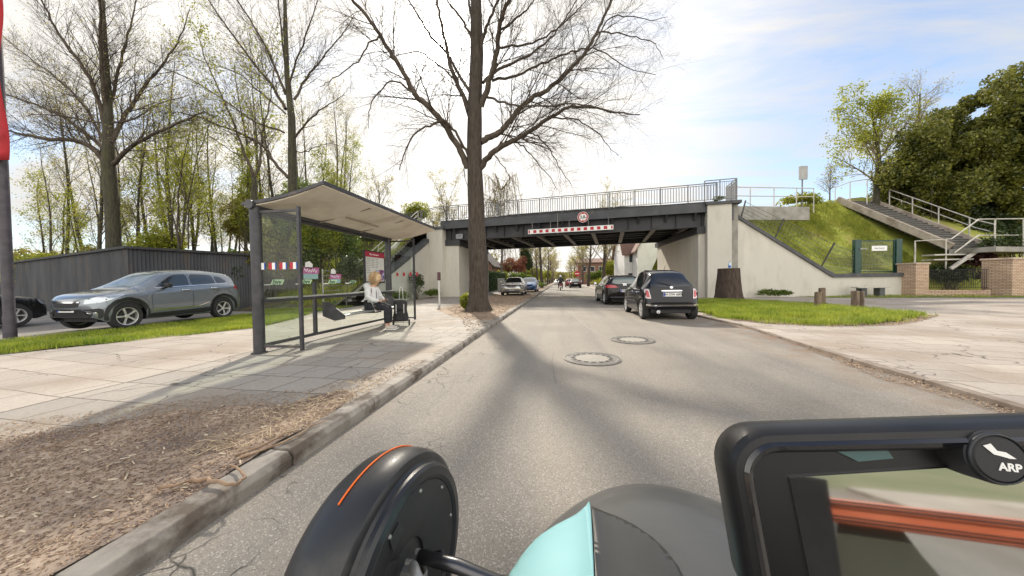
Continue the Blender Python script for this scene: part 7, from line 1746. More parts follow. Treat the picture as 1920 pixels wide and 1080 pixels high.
for x in (-.2, .2):
    b = MB(); MM = Matrix.Translation((x, .08, .085)) @ Matrix.Rotation(R(90), 4, 'Y'); b.lathe([(.085, -.014), (.085, .014), (.068, .014), (.068, -.014)], MM, 28, close=True)
    for k in range(5): a = 2*math.pi*k/5; b.beam((x, .08, .085), (x, .08+.07*math.cos(a), .085+.07*math.sin(a)), .012, .016, up=(1, 0, 0))
    b.build('wheel', M_PLAST, tr)
b = MB(); b.tube([(-.19, .08, .085), (.19, .08, .085)], .008, 6); b.tube([(-.05, .10, .1), (-.05, .13, .70), (-.035, .16, 1.0), (.035, .16, 1.0), (.05, .13, .70), (.05, .10, .1)], .007, 6); b.tube([(0, .16, 1.0), (0, .05, 1.02)], .012, 6); b.build('frame', M_ALU, tr)
b = MB(); b.tube([(.08, -.12, 0), (.08, -.12, .14)], .008, 6); b.tube([(-.08, -.12, 0), (-.08, -.12, .14)], .008, 6); b.build('foot', M_ALU, tr)

# ------------------------------------------------------------------ thin white post, fence, cabinet
g = G(824, 573, .10); ps = thing('marker_post', 'thin white post with dark top by the big tree', 'post', (g.x, g.y, .09))
b = MB(); b.lathe([(.045, 0), (.045, 1.5), (0, 1.5)], n=12); b.build('post', mat('white_post', (.5, .5, .47), (.62, .61, .57), 6, .6), ps, smooth=True, angle=40)
b = MB(); b.box(-.07, -.05, 1.22, .07, .05, 1.62); b.build('sign_head', mat('dark_red_head', (.08, .03, .035), rough=.5), ps, bevel=.01)
wfn = thing('rail_fence', 'white tubular rail fence in front of the bank behind the shelter', 'fence', (0, 0, 0)); XW_ = -10.6
a, c = PX(606, 520, XW_), PX(684, 520, XW_); b = MB()
for z in (.85, 1.08, 1.31, 1.54, 1.77): b.tube([(XW_, a.y, z+.05), (XW_, c.y, z+.05)], .018, 6)
b.build('rail', M_RAILM, wfn)
for t in (0, .5, 1): b = MB(); y = a.y+(c.y-a.y)*t; b.tube([(XW_-.03, y, .05), (XW_-.03, y, 1.9)], .03, 8); b.build('post', M_RAILM, wfn)
g = G(935, 546, .1); cb_ = thing('utility_cabinet', 'pale grey utility cabinet in front of the hedge', 'cabinet', (-6.05, 33.8, .09))
b = MB(); b.box(-.33, -.2, 0, .33, .2, 1.42); b.build('housing', mat('cabinet_grey', (.42, .42, .40), (.5, .5, .48), 3, .6), cb_, bevel=.015)
for s in (-1, 1): b = MB(); b.box(min(0, s*.30)+.005, -.212, .12, max(0, s*.30)-.005, -.201, 1.34); b.build('door', mat('cabinet_door', (.45, .45, .43), (.55, .55, .52), 5, .6), cb_)
b = MB(); b.box(-.05, -.22, .75, -.03, -.213, .85); b.build('handle', M_PLAST, cb_)

# ------------------------------------------------------------------ motorcycle and rider
mc = thing('motorcycle', 'motorcycle ridden away down the middle of the street', 'motorcycle', (.06, 38.6, .0))
for y, nm in ((.0, 'wheel'), (1.35, 'wheel')):
    b = MB(); MM = Matrix.Translation((0, y+.32, .31)) @ Matrix.Rotation(R(90), 4, 'Y'); b.lathe([(.22, -.06), (.29, -.06), (.31, -.03), (.31, .03), (.29, .06), (.22, .06)], MM, 28, close=True)
    for k in range(6): a = math.pi*k/3; b.beam((0, y+.32, .31), (0, y+.32+.23*math.cos(a), .31+.23*math.sin(a)), .03, .025, up=(1, 0, 0))
    b.build(nm, M_TYRE, mc)
skin_obj('bodywork', [(0, .15, .78, .10, .10), (0, .5, .80, .14, .1), (0, .9, .88, .16, .14), (0, 1.35, .92, .17, .16), (0, .9, .5, .16, .18), (0, 1.3, .6, .1, .1)], [(0,1),(1,2),(2,3),(2,4),(4,5)], paint('moto_dark', (.02, .02, .022)), mc)
b = MB(); b.box(-.12, .0, .60, .12, .10, .80); b.build('tail_light', M_TAIL, mc, bevel=.02)
b = MB(); b.box(-.09, -.03, .42, .09, -.015, .56); b.build('number_plate', M_PLATE, mc)
b = MB(); b.tube([(-.38, 1.15, 1.02), (-.15, 1.3, 1.05), (.15, 1.3, 1.05), (.38, 1.15, 1.02)], .018, 6); b.tube([(0, 1.67, .31), (0, 1.4, .95)], .035, 6); b.tube([(.1, .3, .3), (.1, .8, .4)], .03, 6); b.build('handlebar', M_PLAST, mc)
for s in (-1, 1): blob('wing_mirror', (s*.42, 1.2, 1.2), (.07, .02, .045), M_PLAST, mc, 12, 8)
rd = thing('person', 'motorcyclist in dark clothes and white helmet riding away', 'person', (.06, 38.6, .0)); M_DK = mat('rider_leather', (.012, .012, .014), (.03, .03, .032), 8, .7, coords='object')
RJ = [(0, .55, .92, .15, .13), (0, .60, 1.12, .15, .12), (0, .68, 1.34, .18, .12), (0, .76, 1.50, .07, .07), (0, .80, 1.60, .06, .06), (-.20, .72, 1.38, .075), (-.33, .88, 1.18, .06), (-.34, 1.13, 1.05, .045), (.20, .72, 1.38, .075), (.33, .88, 1.18, .06), (.34, 1.13, 1.05, .045), (-.14, .62, .88, .1), (-.24, 1.0, .78, .08), (-.22, .82, .42, .06), (-.22, .92, .34, .05), (.14, .62, .88, .1), (.24, 1.0, .78, .08), (.22, .82, .42, .06), (.22, .92, .34, .05)]
skin_obj('body', RJ, [(0,1),(1,2),(2,3),(3,4),(2,5),(5,6),(6,7),(2,8),(8,9),(9,10),(0,11),(11,12),(12,13),(13,14),(0,15),(15,16),(16,17),(17,18)], M_DK, rd)
blob('helmet', (0, .84, 1.70), (.135, .155, .15), M_WHITE, rd); b = MB(); b.box(-.10, .94, 1.65, .10, 1.0, 1.75); b.build('visor', M_CGLASS, rd, bevel=.02)
for s in (-1, 1): blob('glove', (s*.355, 1.16, 1.035), (.045, .06, .04), M_DK, rd, 10, 8); blob('boot', (s*.22, .90, .28), (.055, .13, .07), M_DK, rd, 10, 8)

# ------------------------------------------------------------------ manhole covers
def manhole(px, py, D, lab):
    g = G(px, py, 0); t = thing('manhole_cover', lab, 'manhole cover', (g.x, g.y, .004)); r = D/2
    M_IRON = mat('cast_iron_ring', (.16, .15, .135), (.24, .225, .2), 20, .6, metal=.3); M_FILL = mat('cover_concrete', (.26, .24, .205), (.33, .305, .26), 25, .85, bump=.003, bscale=70)
    b = MB(); b.lathe([(r, 0), (r, .012), (r*.965, .014), (r*.955, .006), (r*.93, .006), (r*.92, .014), (r*.86, .014), (r*.85, .006), (r*.80, .006), (r*.79, .013), (r*.74, .013), (r*.73, 0)], n=64, close=True); b.build('frame_ring', M_IRON, t, smooth=True, angle=25)
    b = MB(); b.lathe([(r*.715, .004), (r*.715, .014), (r*.58, .014), (r*.58, .004)], n=64, close=True); b.build('cover_ring', M_IRON, t, smooth=True, angle=25)
    b = MB(); b.lathe([(0, .011), (r*.575, .011), (r*.575, 0)], n=48); b.build('cover', M_FILL, t)
    b = MB()
    for k in range(16): a = 2*math.pi*k/16; c, s = math.cos(a), math.sin(a); x, y = r*.65*c, r*.65*s; b.prism([(x-c*.022+s*.035, y-s*.022-c*.035, .0145), (x+c*.022+s*.035, y+s*.022-c*.035, .0145), (x+c*.022-s*.035, y+s*.022+c*.035, .0145), (x-c*.022-s*.035, y-s*.022+c*.035, .0145)], (0, 0, .001))
    b.build('vent_slots', mat('slot_dark', (.012, .012, .012), rough=.9), t)
    b = MB(); n = 40
    for k in range(n): a = 2*math.pi*k/n; a2 = 2*math.pi*(k+.75)/n; b.prism([(r*.945*math.cos(a), r*.945*math.sin(a), .0062), (r*.958*math.cos(a), r*.958*math.sin(a), .0062), (r*.958*math.cos(a2), r*.958*math.sin(a2), .0062), (r*.945*math.cos(a2), r*.945*math.sin(a2), .0062)], (0, 0, .002))
    b.build('groove', MATS['slot_dark'], t)
manhole(1110, 673, .88, 'nearer large round manhole cover with slotted iron ring'); manhole(1186, 638, .86, 'farther round manhole cover up the street')
g = G(1110, 673, 0)
PT = [(g.x-.55, g.y-1.28), (g.x+1.05, g.y-1.22), (g.x+1.15, g.y+.1), (g.x+.3, g.y+.75), (g.x-.6, g.y+.5), (g.x-.62, g.y-.3)]
M_PATCH = mat('asphalt_patch', (.19, .175, .152), (.25, .232, .2), 2.0, .85, bump=.003, bscale=120, c3=(.32, .295, .255), s3=60, lo3=.55, hi3=.7)
b = MB(); 
for p, q in zip(PT, PT[1:]+PT[:1]): (b.beam((p[0], p[1], .003), (q[0], q[1], .003), .006, .003) if p in (PT[4], PT[5]) else None)
struct(b.build('road_joint', mat('joint_tar', (.13, .12, .105), (.19, .175, .15), 9, .8)))
b = MB(); b.tube([(1.0, 7.1, .001), (.75, 8.3, .001), (.55, 10.5, .001), (.35, 14, .001), (.2, 18, .001)], .012, 4); struct(b.build('road_joint', mat('joint_pale', (.30, .28, .25), rough=.8)))

# ------------------------------------------------------------------ stump with bottle, wooden stubs
g = G(1366, 562, .1); stp = thing('tree_stump', 'tall dark sawn tree stump in the grass with a bottle on top', 'tree stump', (g.x, g.y, .05))
o = flare_trunk([Vector((0, 0, 0)), Vector((0, 0, .5)), Vector((.0, 0, 1.0)), Vector((.0, 0, 1.68))], [.62, .57, .52, .50], mat('stump_bark', (.035, .024, .018), (.095, .065, .048), 3, .95, bump=.04, bscale=12, stretch=(5, 5, .8), coords='object'), stp, 'bark', 3.3, .12, 7, 44)
b = MB(); n = 44; b.lathe([(0, 1.665), (.47, 1.67), (.50, 1.655)], n=44); b.build('cut_top', mat('cut_wood', (.13, .095, .07), (.22, .17, .12), 8, .9, stretch=(1, 1, 1), coords='object'), stp)
w = PY(1369, 507, g.y-.25)
bo = thing('bottle', 'small blue labelled plastic bottle standing on the tree stump', 'bottle', (w.x, g.y-.2, .05+1.671))
b = MB(); b.lathe([(0, 0), (.055, 0), (.062, .02), (.062, .21), (.045, .26), (.022, .30), (.022, .33), (0, .33)], n=20); b.build('bottle_body', mat('pet_plastic', (.45, .58, .68), rough=.08, spec=.8), bo, smooth=True)
b = MB(); b.lathe([(.0635, .05), (.0635, .15)], n=20); b.build('bottle_label', mat('label_blue', (.02, .12, .55), rough=.4), bo, smooth=True); b = MB(); b.lathe([(0, .355), (.026, .355), (.026, .322), (0, .322)], n=16); b.build('bottle_cap', mat('cap_blue', (.02, .1, .5), rough=.4), bo)
M_OLDW = mat('old_wood', (.12, .085, .055), (.26, .20, .14), 4, .95, bump=.02, bscale=20, stretch=(6, 6, 1), c3=(.05, .035, .025), s3=2)
def stub(px, py, r, h, lab, lean=(0, 0), seed=0):
    g = G(px, py, .12); b = MB(); vs = []; n = 14; m = 7
    for i in range(m+1):
        for k in range(n):
            a = 2*math.pi*k/n; rr_ = r*(1+.18*mnoise.noise((math.cos(a)*1.7, math.sin(a)*1.7, i*.2+seed))); z = h*i/m
            if i == m: z += .06*mnoise.noise((math.cos(a)*2, math.sin(a)*2, seed*3))
            vs.append((rr_*math.cos(a)+lean[0]*z, rr_*math.sin(a)+lean[1]*z, z))
    b.add(vs, [(i*n+k, i*n+(k+1) % n, (i+1)*n+(k+1) % n, (i+1)*n+k) for i in range(m) for k in range(n)]+[tuple(m*n+k for k in range(n)), tuple(range(n-1, -1, -1))])
    o = b.build('wooden_post', M_OLDW, smooth=True, angle=50); o.location = (g.x, g.y, .06); tag(o, lab, 'wooden post')
stub(1533, 577, .10, .62, 'weathered wooden stub nearest the tree stump, front one of its pair', (.02, 0), 1); stub(1541, 571, .11, .72, 'weathered wooden stub just behind the left stub', (0, 0), 2)
stub(1603, 574, .12, .62, 'thick wooden stub at the right end of the grass island', (0, 0), 3); stub(1616, 573, .06, .58, 'thin reddish splinter post right of the thick wooden stub', (.03, 0), 4)

# ------------------------------------------------------------------ roots and sticks on the mulch, kerb litter
M_ROOT = mat('root_wood', (.20, .13, .08), (.36, .25, .16), 12, .85)
def stick(name, pts, r, lab, cat='root'):
    b = MB(); P = [Vector(p) for p in pts]; Q = []
    for i in range(len(P)-1):
        for t in (0, .33, .66): Q.append(P[i].lerp(P[i+1], t)+Vector((random.gauss(0, .006), random.gauss(0, .006), abs(random.gauss(0, .003)))))
    Q.append(P[-1]); n = len(Q); b.tube(Q, [r*(1-.6*i/n) for i in range(n)], 7); tag(b.build(name, M_ROOT, smooth=True), lab, cat)
gp = lambda x, y, z=.135: G(x, y, z)
stick('root', [gp(350, 905), gp(385, 900), gp(420, 908), gp(445, 908), gp(458, 895), gp(450, 878), gp(430, 872)], .013, 'crooked pale root curling against the kerb edge')
stick('root', [gp(300, 915), gp(330, 910), gp(360, 902)], .010, 'short dark root left of the crooked one')
stick('root', [gp(440, 853), gp(490, 838), gp(535, 812), gp(560, 806)], .008, 'long thin root running towards the kerb crack')
stick('root', [gp(450, 858), gp(500, 842), gp(548, 822), gp(585, 798), gp(612, 788)], .009, 'straw coloured root along the kerb beside the mulch')
stick('twig', [gp(275, 808), gp(310, 790), gp(343, 776)], .006, 'dark twig on the paving at the mulch edge', 'twig'); stick('twig', [gp(80, 842), gp(120, 832), gp(178, 808)], .006, 'dark twig where mulch meets the pale paving', 'twig')
tag(chips('straw', [(-1.99, 2.0), (-1.99, 3.6), (-2.35, 3.4), (-2.6, 2.4), (-2.5, 1.7)], 420, .03, .12, .003, .13, mat('straw_stalk', (.42, .31, .18), (.58, .46, .3), 20, .8), 19, mulch_z), 'dry straw stalks lying along the kerb by the mulch', 'straw', kind='stuff')

# ------------------------------------------------------------------ houses beyond the bridge
M_WALLW = mat('white_render', (.62, .62, .60), (.70, .70, .68), 1.5, .8); M_TILE = mat('roof_tiles', (.13, .07, .05), (.20, .11, .08), 8, .8, stretch=(1, 1, 1)); M_TILED = mat('dark_tiles', (.05, .045, .045), (.09, .08, .075), 8, .8)
M_BRKR = brickmat('red_brick', (.22, .10, .065), (.16, .07, .05), (.2, .17, .14)); M_WIN = mat('house_glass', (.03, .04, .05), rough=.08, spec=.8)
def house(name, lab, loc, rz, w, d, h, rh, wall, roof_m, wins=(), ridge='x', ch=True):
    t = thing(name, lab, 'house', loc, rz); b = MB(); b.box(0, 0, 0, w, d, h)
    if ridge == 'x': b.prism([(0.001, 0, h), (0.001, d, h), (0.001, d/2, h+rh)], (w-.002, 0, 0))
    else: b.prism([(0, 0.001, h), (w, .001, h), (w/2, .001, h+rh)], (0, d-.002, 0))
    b.build('wall', wall, t)
    b = MB(); e = .35
    if ridge == 'x':
        for s in (0, 1):
            y0, y1 = (-e, d/2) if s == 0 else (d+e, d/2); z0 = h-e*rh/(d/2)
            b.prism([(-e, y0, z0+.03), (-e, y1, h+rh+.03), (-e, y1, h+rh+.2), (-e, y0, z0+.2)], (w+2*e, 0, 0))
    else:
        for s in (0, 1):
            x0, x1 = (-e, w/2) if s == 0 else (w+e, w/2); z0 = h-e*rh/(w/2)
            b.prism([(x0, -e, z0+.03), (x1, -e, h+rh+.03), (x1, -e, h+rh+.2), (x0, -e, z0+.2)], (0, d+2*e, 0))
    ro = b.build('roof', roof_m, t)
    if ch: b = MB(); b.box(w*.6, d*.45, h+rh*.5, w*.6+.6, d*.45+.6, h+rh+.9); b.build('chimney', M_BRKR, ro)
    for (x, z, ww_, hh_) in wins:
        b = MB(); b.box(x, -.05, z, x+ww_, -.002, z+hh_); f = b.build('window', M_WHITE, t); b = MB(); b.box(x+.07, -.06, z+.07, x+ww_-.07, -.052, z+hh_-.07); b.build('pane', M_WIN, f)
    return t
# white gabled house right, its side along the street
w = PY(1171, 540, 46); hs = house('house', 'white gabled house with dark roof seen right behind the bridge', (w.x, 46, .1), 0, 12.0, 8.5, 4.6, 4.3, M_WALLW, M_TILE, [(.55, 3.3, .75, 1.15), (.4, .8, .9, 1.2), (2.6, 3.4, .7, 1.0), (2.7, .9, .9, 1.3)], ridge='x')
w2 = PY(1186, 540, 44.5); b = MB()
hs2 = house('house', 'white front gable with steep dark brown roof nearest the right abutment', (w2.x+.3, 43.0, .1), 0, 5.6, 2.9, 5.0, 4.6, M_WALLW, M_TILE, [(2.9, 4.6, .8, 1.1), (.7, 1.0, 1.0, 1.3)], ridge='y', ch=False)
w = PY(1084, 540, 86); house('brick_building', 'long red brick building behind the right avenue trees', (w.x, 86, .1), 0, 12, 9, 5.4, 1.2, M_BRKR, M_TILE, [(1+k*2.1, 3.2, 1.1, 1.3) for k in range(5)], ridge='x')
w = PY(903, 540, 50); house('house', 'dark roofed brick house above the hedge left of the street', (w.x-6.5, 50, .1), 0, 8.2, 9, 3.6, 4.4, M_BRKR, M_TILED, [(6.2, 1.6, 1.2, 1.2)], ridge='y')
w = PY(1088, 540, 110); house('house', 'small pale house far behind the no entry sign', (w.x+1.5, 112, .1), 0, 9, 7, 4.0, 3.2, M_WALLW, M_TILE, [(1, 1.5, 1, 1.2), (4, 1.5, 1, 1.2)], ridge='x')
x = ray(1082, 513).x/ray(1082, 513).y*76
ns_ = thing('road_sign', 'red no entry sign on a slim post far down the right side', 'road sign', (x, 76, .05)); z = PY(1082, 513, 76).z-.05
b = MB(); b.tube([(0, .06, 0), (0, .06, z+.3)], .04, 8); b.build('post', M_RAILM, ns_); o1 = disc2('sign_plate', .62, -.02, .01, M_RED, ns_); o1.location.z = z; b = MB(); b.box(-.42, -.03, z-.09, .42, -.021, z+.09); b.build('white_bar', M_WHITE, ns_)
# garden fence strip along the right beyond the bridge
# ------------------------------------------------------------------ the vehicle the photo is taken from
tk_ = thing('recumbent_trike', 'black covered tricycle in the foreground with pale cyan nose panel and big mirror', 'tricycle', (0.1, .5, 0)); TO = tk_.location
M_SAT = mat('satin_black_shell', (.014, .015, .018), (.022, .023, .026), 3, .36, rough2=.5, coords='object', coat=.1, spec=.4, c3=(.05, .048, .044), s3=7, lo3=.58, hi3=.8)
M_SAT2 = mat('matte_black_disc', (.012, .012, .014), (.022, .022, .024), 6, .55, coords='object', bump=.0006, bscale=200)
M_GREYH = mat('carbon_grey_hood', (.07, .069, .062), (.10, .098, .088), 2.2, .42, coords='object', coat=.2, bump=.0006, bscale=220)
M_CYAN = mat('pale_cyan_panel', (.33, .66, .65), (.37, .70, .69), 2, .55, coords='object', spec=.35)
M_ORNG = mat('orange_line', (.85, .16, .02), rough=.4)
M_STEELT = mat('satin_steel_tube', (.10, .10, .105), rough=.3, metal=.9)
wc = Vector((-.485, .975, .315))-TO; MX = Matrix.Translation(wc) @ Matrix.Rotation(R(-7), 4, 'Z') @ Matrix.Rotation(R(90), 4, 'Y')   # lathe axis along X
b = MB(); b.lathe([(.275, .022), (.288, .030), (.314, .028), (.322, .018), (.323, .004), (.330, -.004), (.344, -.006), (.354, -.012), (.364, -.035), (.366, -.07), (.360, -.115), (.345, -.165), (.315, -.20), (.31, -.19), (.33, -.13), (.346, -.07), (.33, -.03), (.305, .008)], MX, 120, close=True)
b.build('mudguard', M_SAT, tk_, smooth=True, angle=32)
b = MB(); b.lathe([(.10, -.008), (.16, .008), (.24, .020), (.271, .022), (.277, .016), (.278, .0), (.10, -.02)], MX, 96, close=True); b.build('wheel_disc', M_SAT2, tk_, smooth=True, angle=35)
b = MB(); b.lathe([(.22, -.07), (.30, -.065), (.305, -.03), (.29, -.004), (.22, .0)], MX, 60, close=True); b.build('tyre', M_TYRE, tk_, smooth=True)
b = MB(); b.lathe([(0, -.02), (.10, -.02), (.10, -.05), (0, -.05)], MX, 40); b.build('hub', M_RIMD, tk_, smooth=True, angle=40)
b = MB()
for k in range(6): a = math.pi*k/3+.3; q = MX @ Vector((.06*math.cos(a), .06*math.sin(a), 0)); b.tube([q, q+Vector((.022, 0, 0))], .010, 8)
b.tube([MX @ Vector((0, 0, -.02)), MX @ Vector((0, 0, .05))], .026, 14); b.build('hub_bolts', M_RAILM, tk_)
STR0, STR1 = 90, 2.4
b = MB(); pts = []
for k in range(50): a = R(STR0+k*STR1); pts.append(MX @ Vector((.3635*math.cos(a), .3635*math.sin(a), -.108)))
b.tube(pts, .0028, 6); b.build('orange_stripe', M_ORNG, tk_)
# flat dark plates on the disc, coloured like shaded openings
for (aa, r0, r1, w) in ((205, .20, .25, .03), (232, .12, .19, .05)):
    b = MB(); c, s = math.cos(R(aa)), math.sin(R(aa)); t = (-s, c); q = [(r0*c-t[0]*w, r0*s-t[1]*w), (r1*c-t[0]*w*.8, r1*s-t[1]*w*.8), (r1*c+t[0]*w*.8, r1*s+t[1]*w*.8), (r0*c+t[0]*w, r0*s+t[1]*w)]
    b.prism([MX @ Vector((x, y, .0225 if r0 > .15 else .012)) for x, y in q], (.002, 0, 0)); b.build('disc_dark_plate', M_PLAST, tk_)
for k in range(7):
    a = R(95+k*38); b = MB(); q = MX @ Vector((.255*math.cos(a), .255*math.sin(a), .021)); b.lathe([(0, .004), (.005, .004), (.007, .0), (.007, -.002)], Matrix.Translation(q) @ Matrix.Rotation(R(-7), 4, 'Z') @ Matrix.Rotation(R(90), 4, 'Y'), 12); b.build('cover_screw', M_RAILM, tk_, smooth=True, angle=30)
# suspension arms to the body
hub_w = MX @ Vector((0, 0, .04))
b = MB(); b.tube([hub_w+Vector((.0, 0, .03)), G(790, 1043, .40)-TO, G(860, 1062, .40)-TO, G(930, 1092, .38)-TO, Vector((.05, .95, .33))-TO], .020, 12); b.build('suspension_arm', M_STEELT, tk_, smooth=True)
b = MB(); b.tube([hub_w+Vector((.0, .02, -.05)), hub_w+Vector((.16, .04, -.07)), Vector((.0, .95, .27))-TO], .014, 10); b.build('suspension_arm', M_STEELT, tk_, smooth=True)
b = MB(); b.tube([hub_w+Vector((.01, -.03, .02)), G(775, 1062, .43)-TO, G(790, 1100, .42)-TO], .014, 10); b.build('steering_rod', M_RAILM, tk_, smooth=True)
b = MB(); b.tube([hub_w+Vector((.02, .02, .06)), hub_w+Vector((.07, .01, .09)), hub_w+Vector((.09, -.04, .03)), hub_w+Vector((.2, -.1, -.05))], .006, 8); b.build('brake_cable', M_PLAST, tk_, smooth=True)
# hood: smooth shell
HC = Vector((.45, 1.0, .135)); HR = (.70, .80, .165)
def superell(d): return d
b = MB(); vs = []; fs = []; n, m = 72, 28
for i in range(m+1):
    th = math.pi*.5*i/m
    for k in range(n):
        a = 2*math.pi*k/n; c, s = math.cos(a), math.sin(a); st = math.sin(th); y = s*HR[1]*st; x = c*HR[0]*st*(1-.22*max(0, s)*st)
        z = HR[2]*math.cos(th)**.85 if th < math.pi/2 else 0
        vs.append(HC-TO+Vector((x, y, z)))
for k in range(n): a = 2*math.pi*k/n; vs.append(HC-TO+Vector((math.cos(a)*HR[0]*.9*(1-.22*max(0, math.sin(a))), math.sin(a)*HR[1]*.92, -.16)))
for i in range(m+1):
    for k in range(n): fs.append((i*n+k, (i+1)*n+k, (i+1)*n+(k+1) % n, i*n+(k+1) % n))
b.add(vs, fs); hood = b.build('hood', M_GREYH, tk_, smooth=True, angle=60)
bm = bmesh.new(); bm.from_mesh(hood.data); bmesh.ops.remove_doubles(bm, verts=bm.verts, dist=1e-5); bmesh.ops.recalc_face_normals(bm, faces=bm.faces); hb = BVHTree.FromBMesh(bm); bm.to_mesh(hood.data); bm.free()
def on_hood(px, py, off):
    r = ray(px, py).normalized(); h = hb.ray_cast(EYE-TO, r)
    if h[0] is None:
        q = EYE-TO; best = None
        for k in range(60):
            p = q+r*(.5+k*.02); f = hb.find_nearest(p); d = (f[0]-p).length
            if best is None or d < best[0]: best = (d, f)
        h = best[1]
    nn = h[1] if h[1].z > -.2 else -h[1]
    return h[0]+nn*off
def hood_panel(name, poly, off, m, bulge=None, th=.008, res=.025):
    """panel laid on the hood: outline taken in plan, dropped onto the shell"""
    W = [on_hood(x, y, 0) for x, y in poly]; W = [Vector((w.x, w.y)) for w in W]
    pts = []
    for i in range(len(W)):
        a, c = W[i], W[(i+1) % len(W)]; k = max(1, int((c-a).length/res)); pts += [a.lerp(c, q/k) for q in range(k)]
    nb = len(pts); A = np.array([(p.x, p.y) for p in pts]); gx, gy = np.meshgrid(np.arange(A[:, 0].min()+res/2, A[:, 0].max(), res), np.arange(A[:, 1].min()+res/2, A[:, 1].max(), res))
    Q = np.stack([gx.ravel(), gy.ravel()], 1); Q = Q[in_poly(Q, [tuple(a) for a in A])]
    r = delaunay_2d_cdt(pts+[Vector(p) for p in Q], [(i, (i+1) % nb) for i in range(nb)], [], 1, 1e-5); vs = []
    for p in r[0]:
        h = hb.ray_cast(Vector((p.x, p.y, 3)), Vector((0, 0, -1))); h = h if h[0] is not None else hb.find_nearest(Vector((p.x, p.y, HC.z-.05)))
        vs.append(h[0]+Vector((0, 0, off+(bulge(p.x, p.y) if bulge else 0))))
    me = bpy.data.meshes.new(name); me.from_pydata(vs, [], r[2]); me.update()
    bm = bmesh.new(); bm.from_mesh(me)
    for f in bm.faces:
        if f.normal.z < 0: f.normal_flip()
    bm.to_mesh(me); bm.free(); o = link(name, me, m, tk_, True); s = o.modifiers.new('s', 'SOLIDIFY'); s.thickness = th; s.offset = -1; return o
RA_, RB_ = on_hood(1105, 962, 0), on_hood(1112, 1120, 0); RA_, RB_ = Vector((RA_.x, RA_.y)), Vector((RB_.x, RB_.y)); RDn = Vector((-(RB_-RA_).y, (RB_-RA_).x)).normalized()
rid = lambda x, y: .03*math.exp(-abs((Vector((x, y))-RA_).dot(RDn))/.035)
hood_panel('nose_panel', [(930, 1120), (948, 1080), (972, 1045), (1005, 1015), (1045, 988), (1080, 972), (1098, 962), (1104, 957), (1106, 975), (1108, 1010), (1110, 1060), (1112, 1120)], .012, M_CYAN, bulge=rid)
hood_panel('nose_flank', [(1109, 962), (1130, 964), (1158, 972), (1190, 988), (1222, 1010), (1250, 1037), (1272, 1066), (1288, 1100), (1290, 1120), (1118, 1120), (1115, 1060), (1113, 1010)], .008, mat('nose_grey', (.035, .034, .030), (.05, .048, .042), 3, .42, coords='object', coat=.2), bulge=rid)
# ---- mirror
c0_ = EYE+ray(1640, 945)*.42
dv_ = (c0_-EYE).normalized(); mn = (RM @ Vector((-.19, .16, 1.0))).normalized()
up_ = Vector((0, 0, 1)); mu = up_.cross(mn).normalized(); mv = mn.cross(mu).normalized(); mu, mv = (mu*math.cos(R(5.5))+mv*math.sin(R(5.5))), (mv*math.cos(R(5.5))-mu*math.sin(R(5.5)))
MF = Matrix(((mu.x, mv.x, mn.x, c0_.x-TO.x), (mu.y, mv.y, mn.y, c0_.y-TO.y), (mu.z, mv.z, mn.z, c0_.z-TO.z), (0, 0, 0, 1)))
def m_uv(px, py):
    r = ray(px, py); t = (c0_-EYE).dot(mn)/r.dot(mn); p = EYE+r*t-c0_; return p.dot(mu), p.dot(mv)
print('mirror corners', m_uv(1350, 800), m_uv(1920, 765), m_uv(1350, 1080), m_uv(1490, 905))
u0, v1 = m_uv(1347, 803); u1, v0 = u0+.50, v1-.25
def rrect(u0, v0, u1, v1, r, n=8):
    P = []
    for (cx, cy, a0) in ((u1-r, v1-r, 0), (u0+r, v1-r, 90), (u0+r, v0+r, 180), (u1-r, v0+r, 270)):
        for k in range(n+1): a = R(a0+90*k/n); P.append((cx+r*math.cos(a), cy+r*math.sin(a)))
    return P
def rr_loft(secs, name, m, close=True, ang=35):
    b = MB(); vs = []; n = None
    for (ins, w, rad) in secs:
        P = rrect(u0+ins, v0+ins, u1-ins, v1-ins, rad); n = len(P); vs += [MF @ Vector((x, y, w)) for x, y in P]
    m_ = len(secs); fs = [(i*n+k, i*n+(k+1) % n, ((i+1) % m_)*n+(k+1) % n, ((i+1) % m_)*n+k) for i in range(m_ if close else m_-1) for k in range(n)]
    if not close: fs += [tuple(range(n-1, -1, -1)), tuple((m_-1)*n+k for k in range(n))]
    b.add(vs, fs); return b.build(name, m, tk_, smooth=True, angle=ang)
M_SHINY = mat('gloss_black', (.008, .008, .010), rough=.12, coat=1.0, coords='object')
mf = rr_loft([(0.018, -.075, .045), (.004, -.05, .055), (0, -.02, .058), (.002, .004, .056), (.008, .012, .052), (.018, .014, .046), (.022, .008, .042), (.030, .006, .038), (.034, -.002, .034), (.036, -.010, .030), (.04, -.06, .03)], 'mirror_housing', mat('mirror_shell', (.010, .010, .011), (.020, .020, .021), 5, .42, coords='object', spec=.3, c3=(.035, .033, .03), s3=9, lo3=.58, hi3=.8))
rr_loft([(.016, .0145, .046), (.020, .0185, .044), (.026, .0145, .040), (.024, .010, .040)], 'mirror_bead', M_SHINY)
b = MB(); P = rrect(u0+.034, v0+.034, u1-.034, v1-.034, .03); b.prism([MF @ Vector((x, y, -.016)) for x, y in P], mn*-.004); b.build('mirror_backing', mat('mirror_black', (.004, .004, .005), rough=.4, coords='object'), tk_)
uA, vA = m_uv(1492, 903); b = MB()
P = [(uA, v0+.04), (u1-.04, v0+.04), (u1-.04, vA+.022), (uA, vA)]; b.prism([MF @ Vector((x, y, -.0125)) for x, y in P], mn*-.003); gl_ = b.build('mirror_glass', mat('mirror_silver', (.80, .82, .80), rough=.045, metal=1.0), tk_)
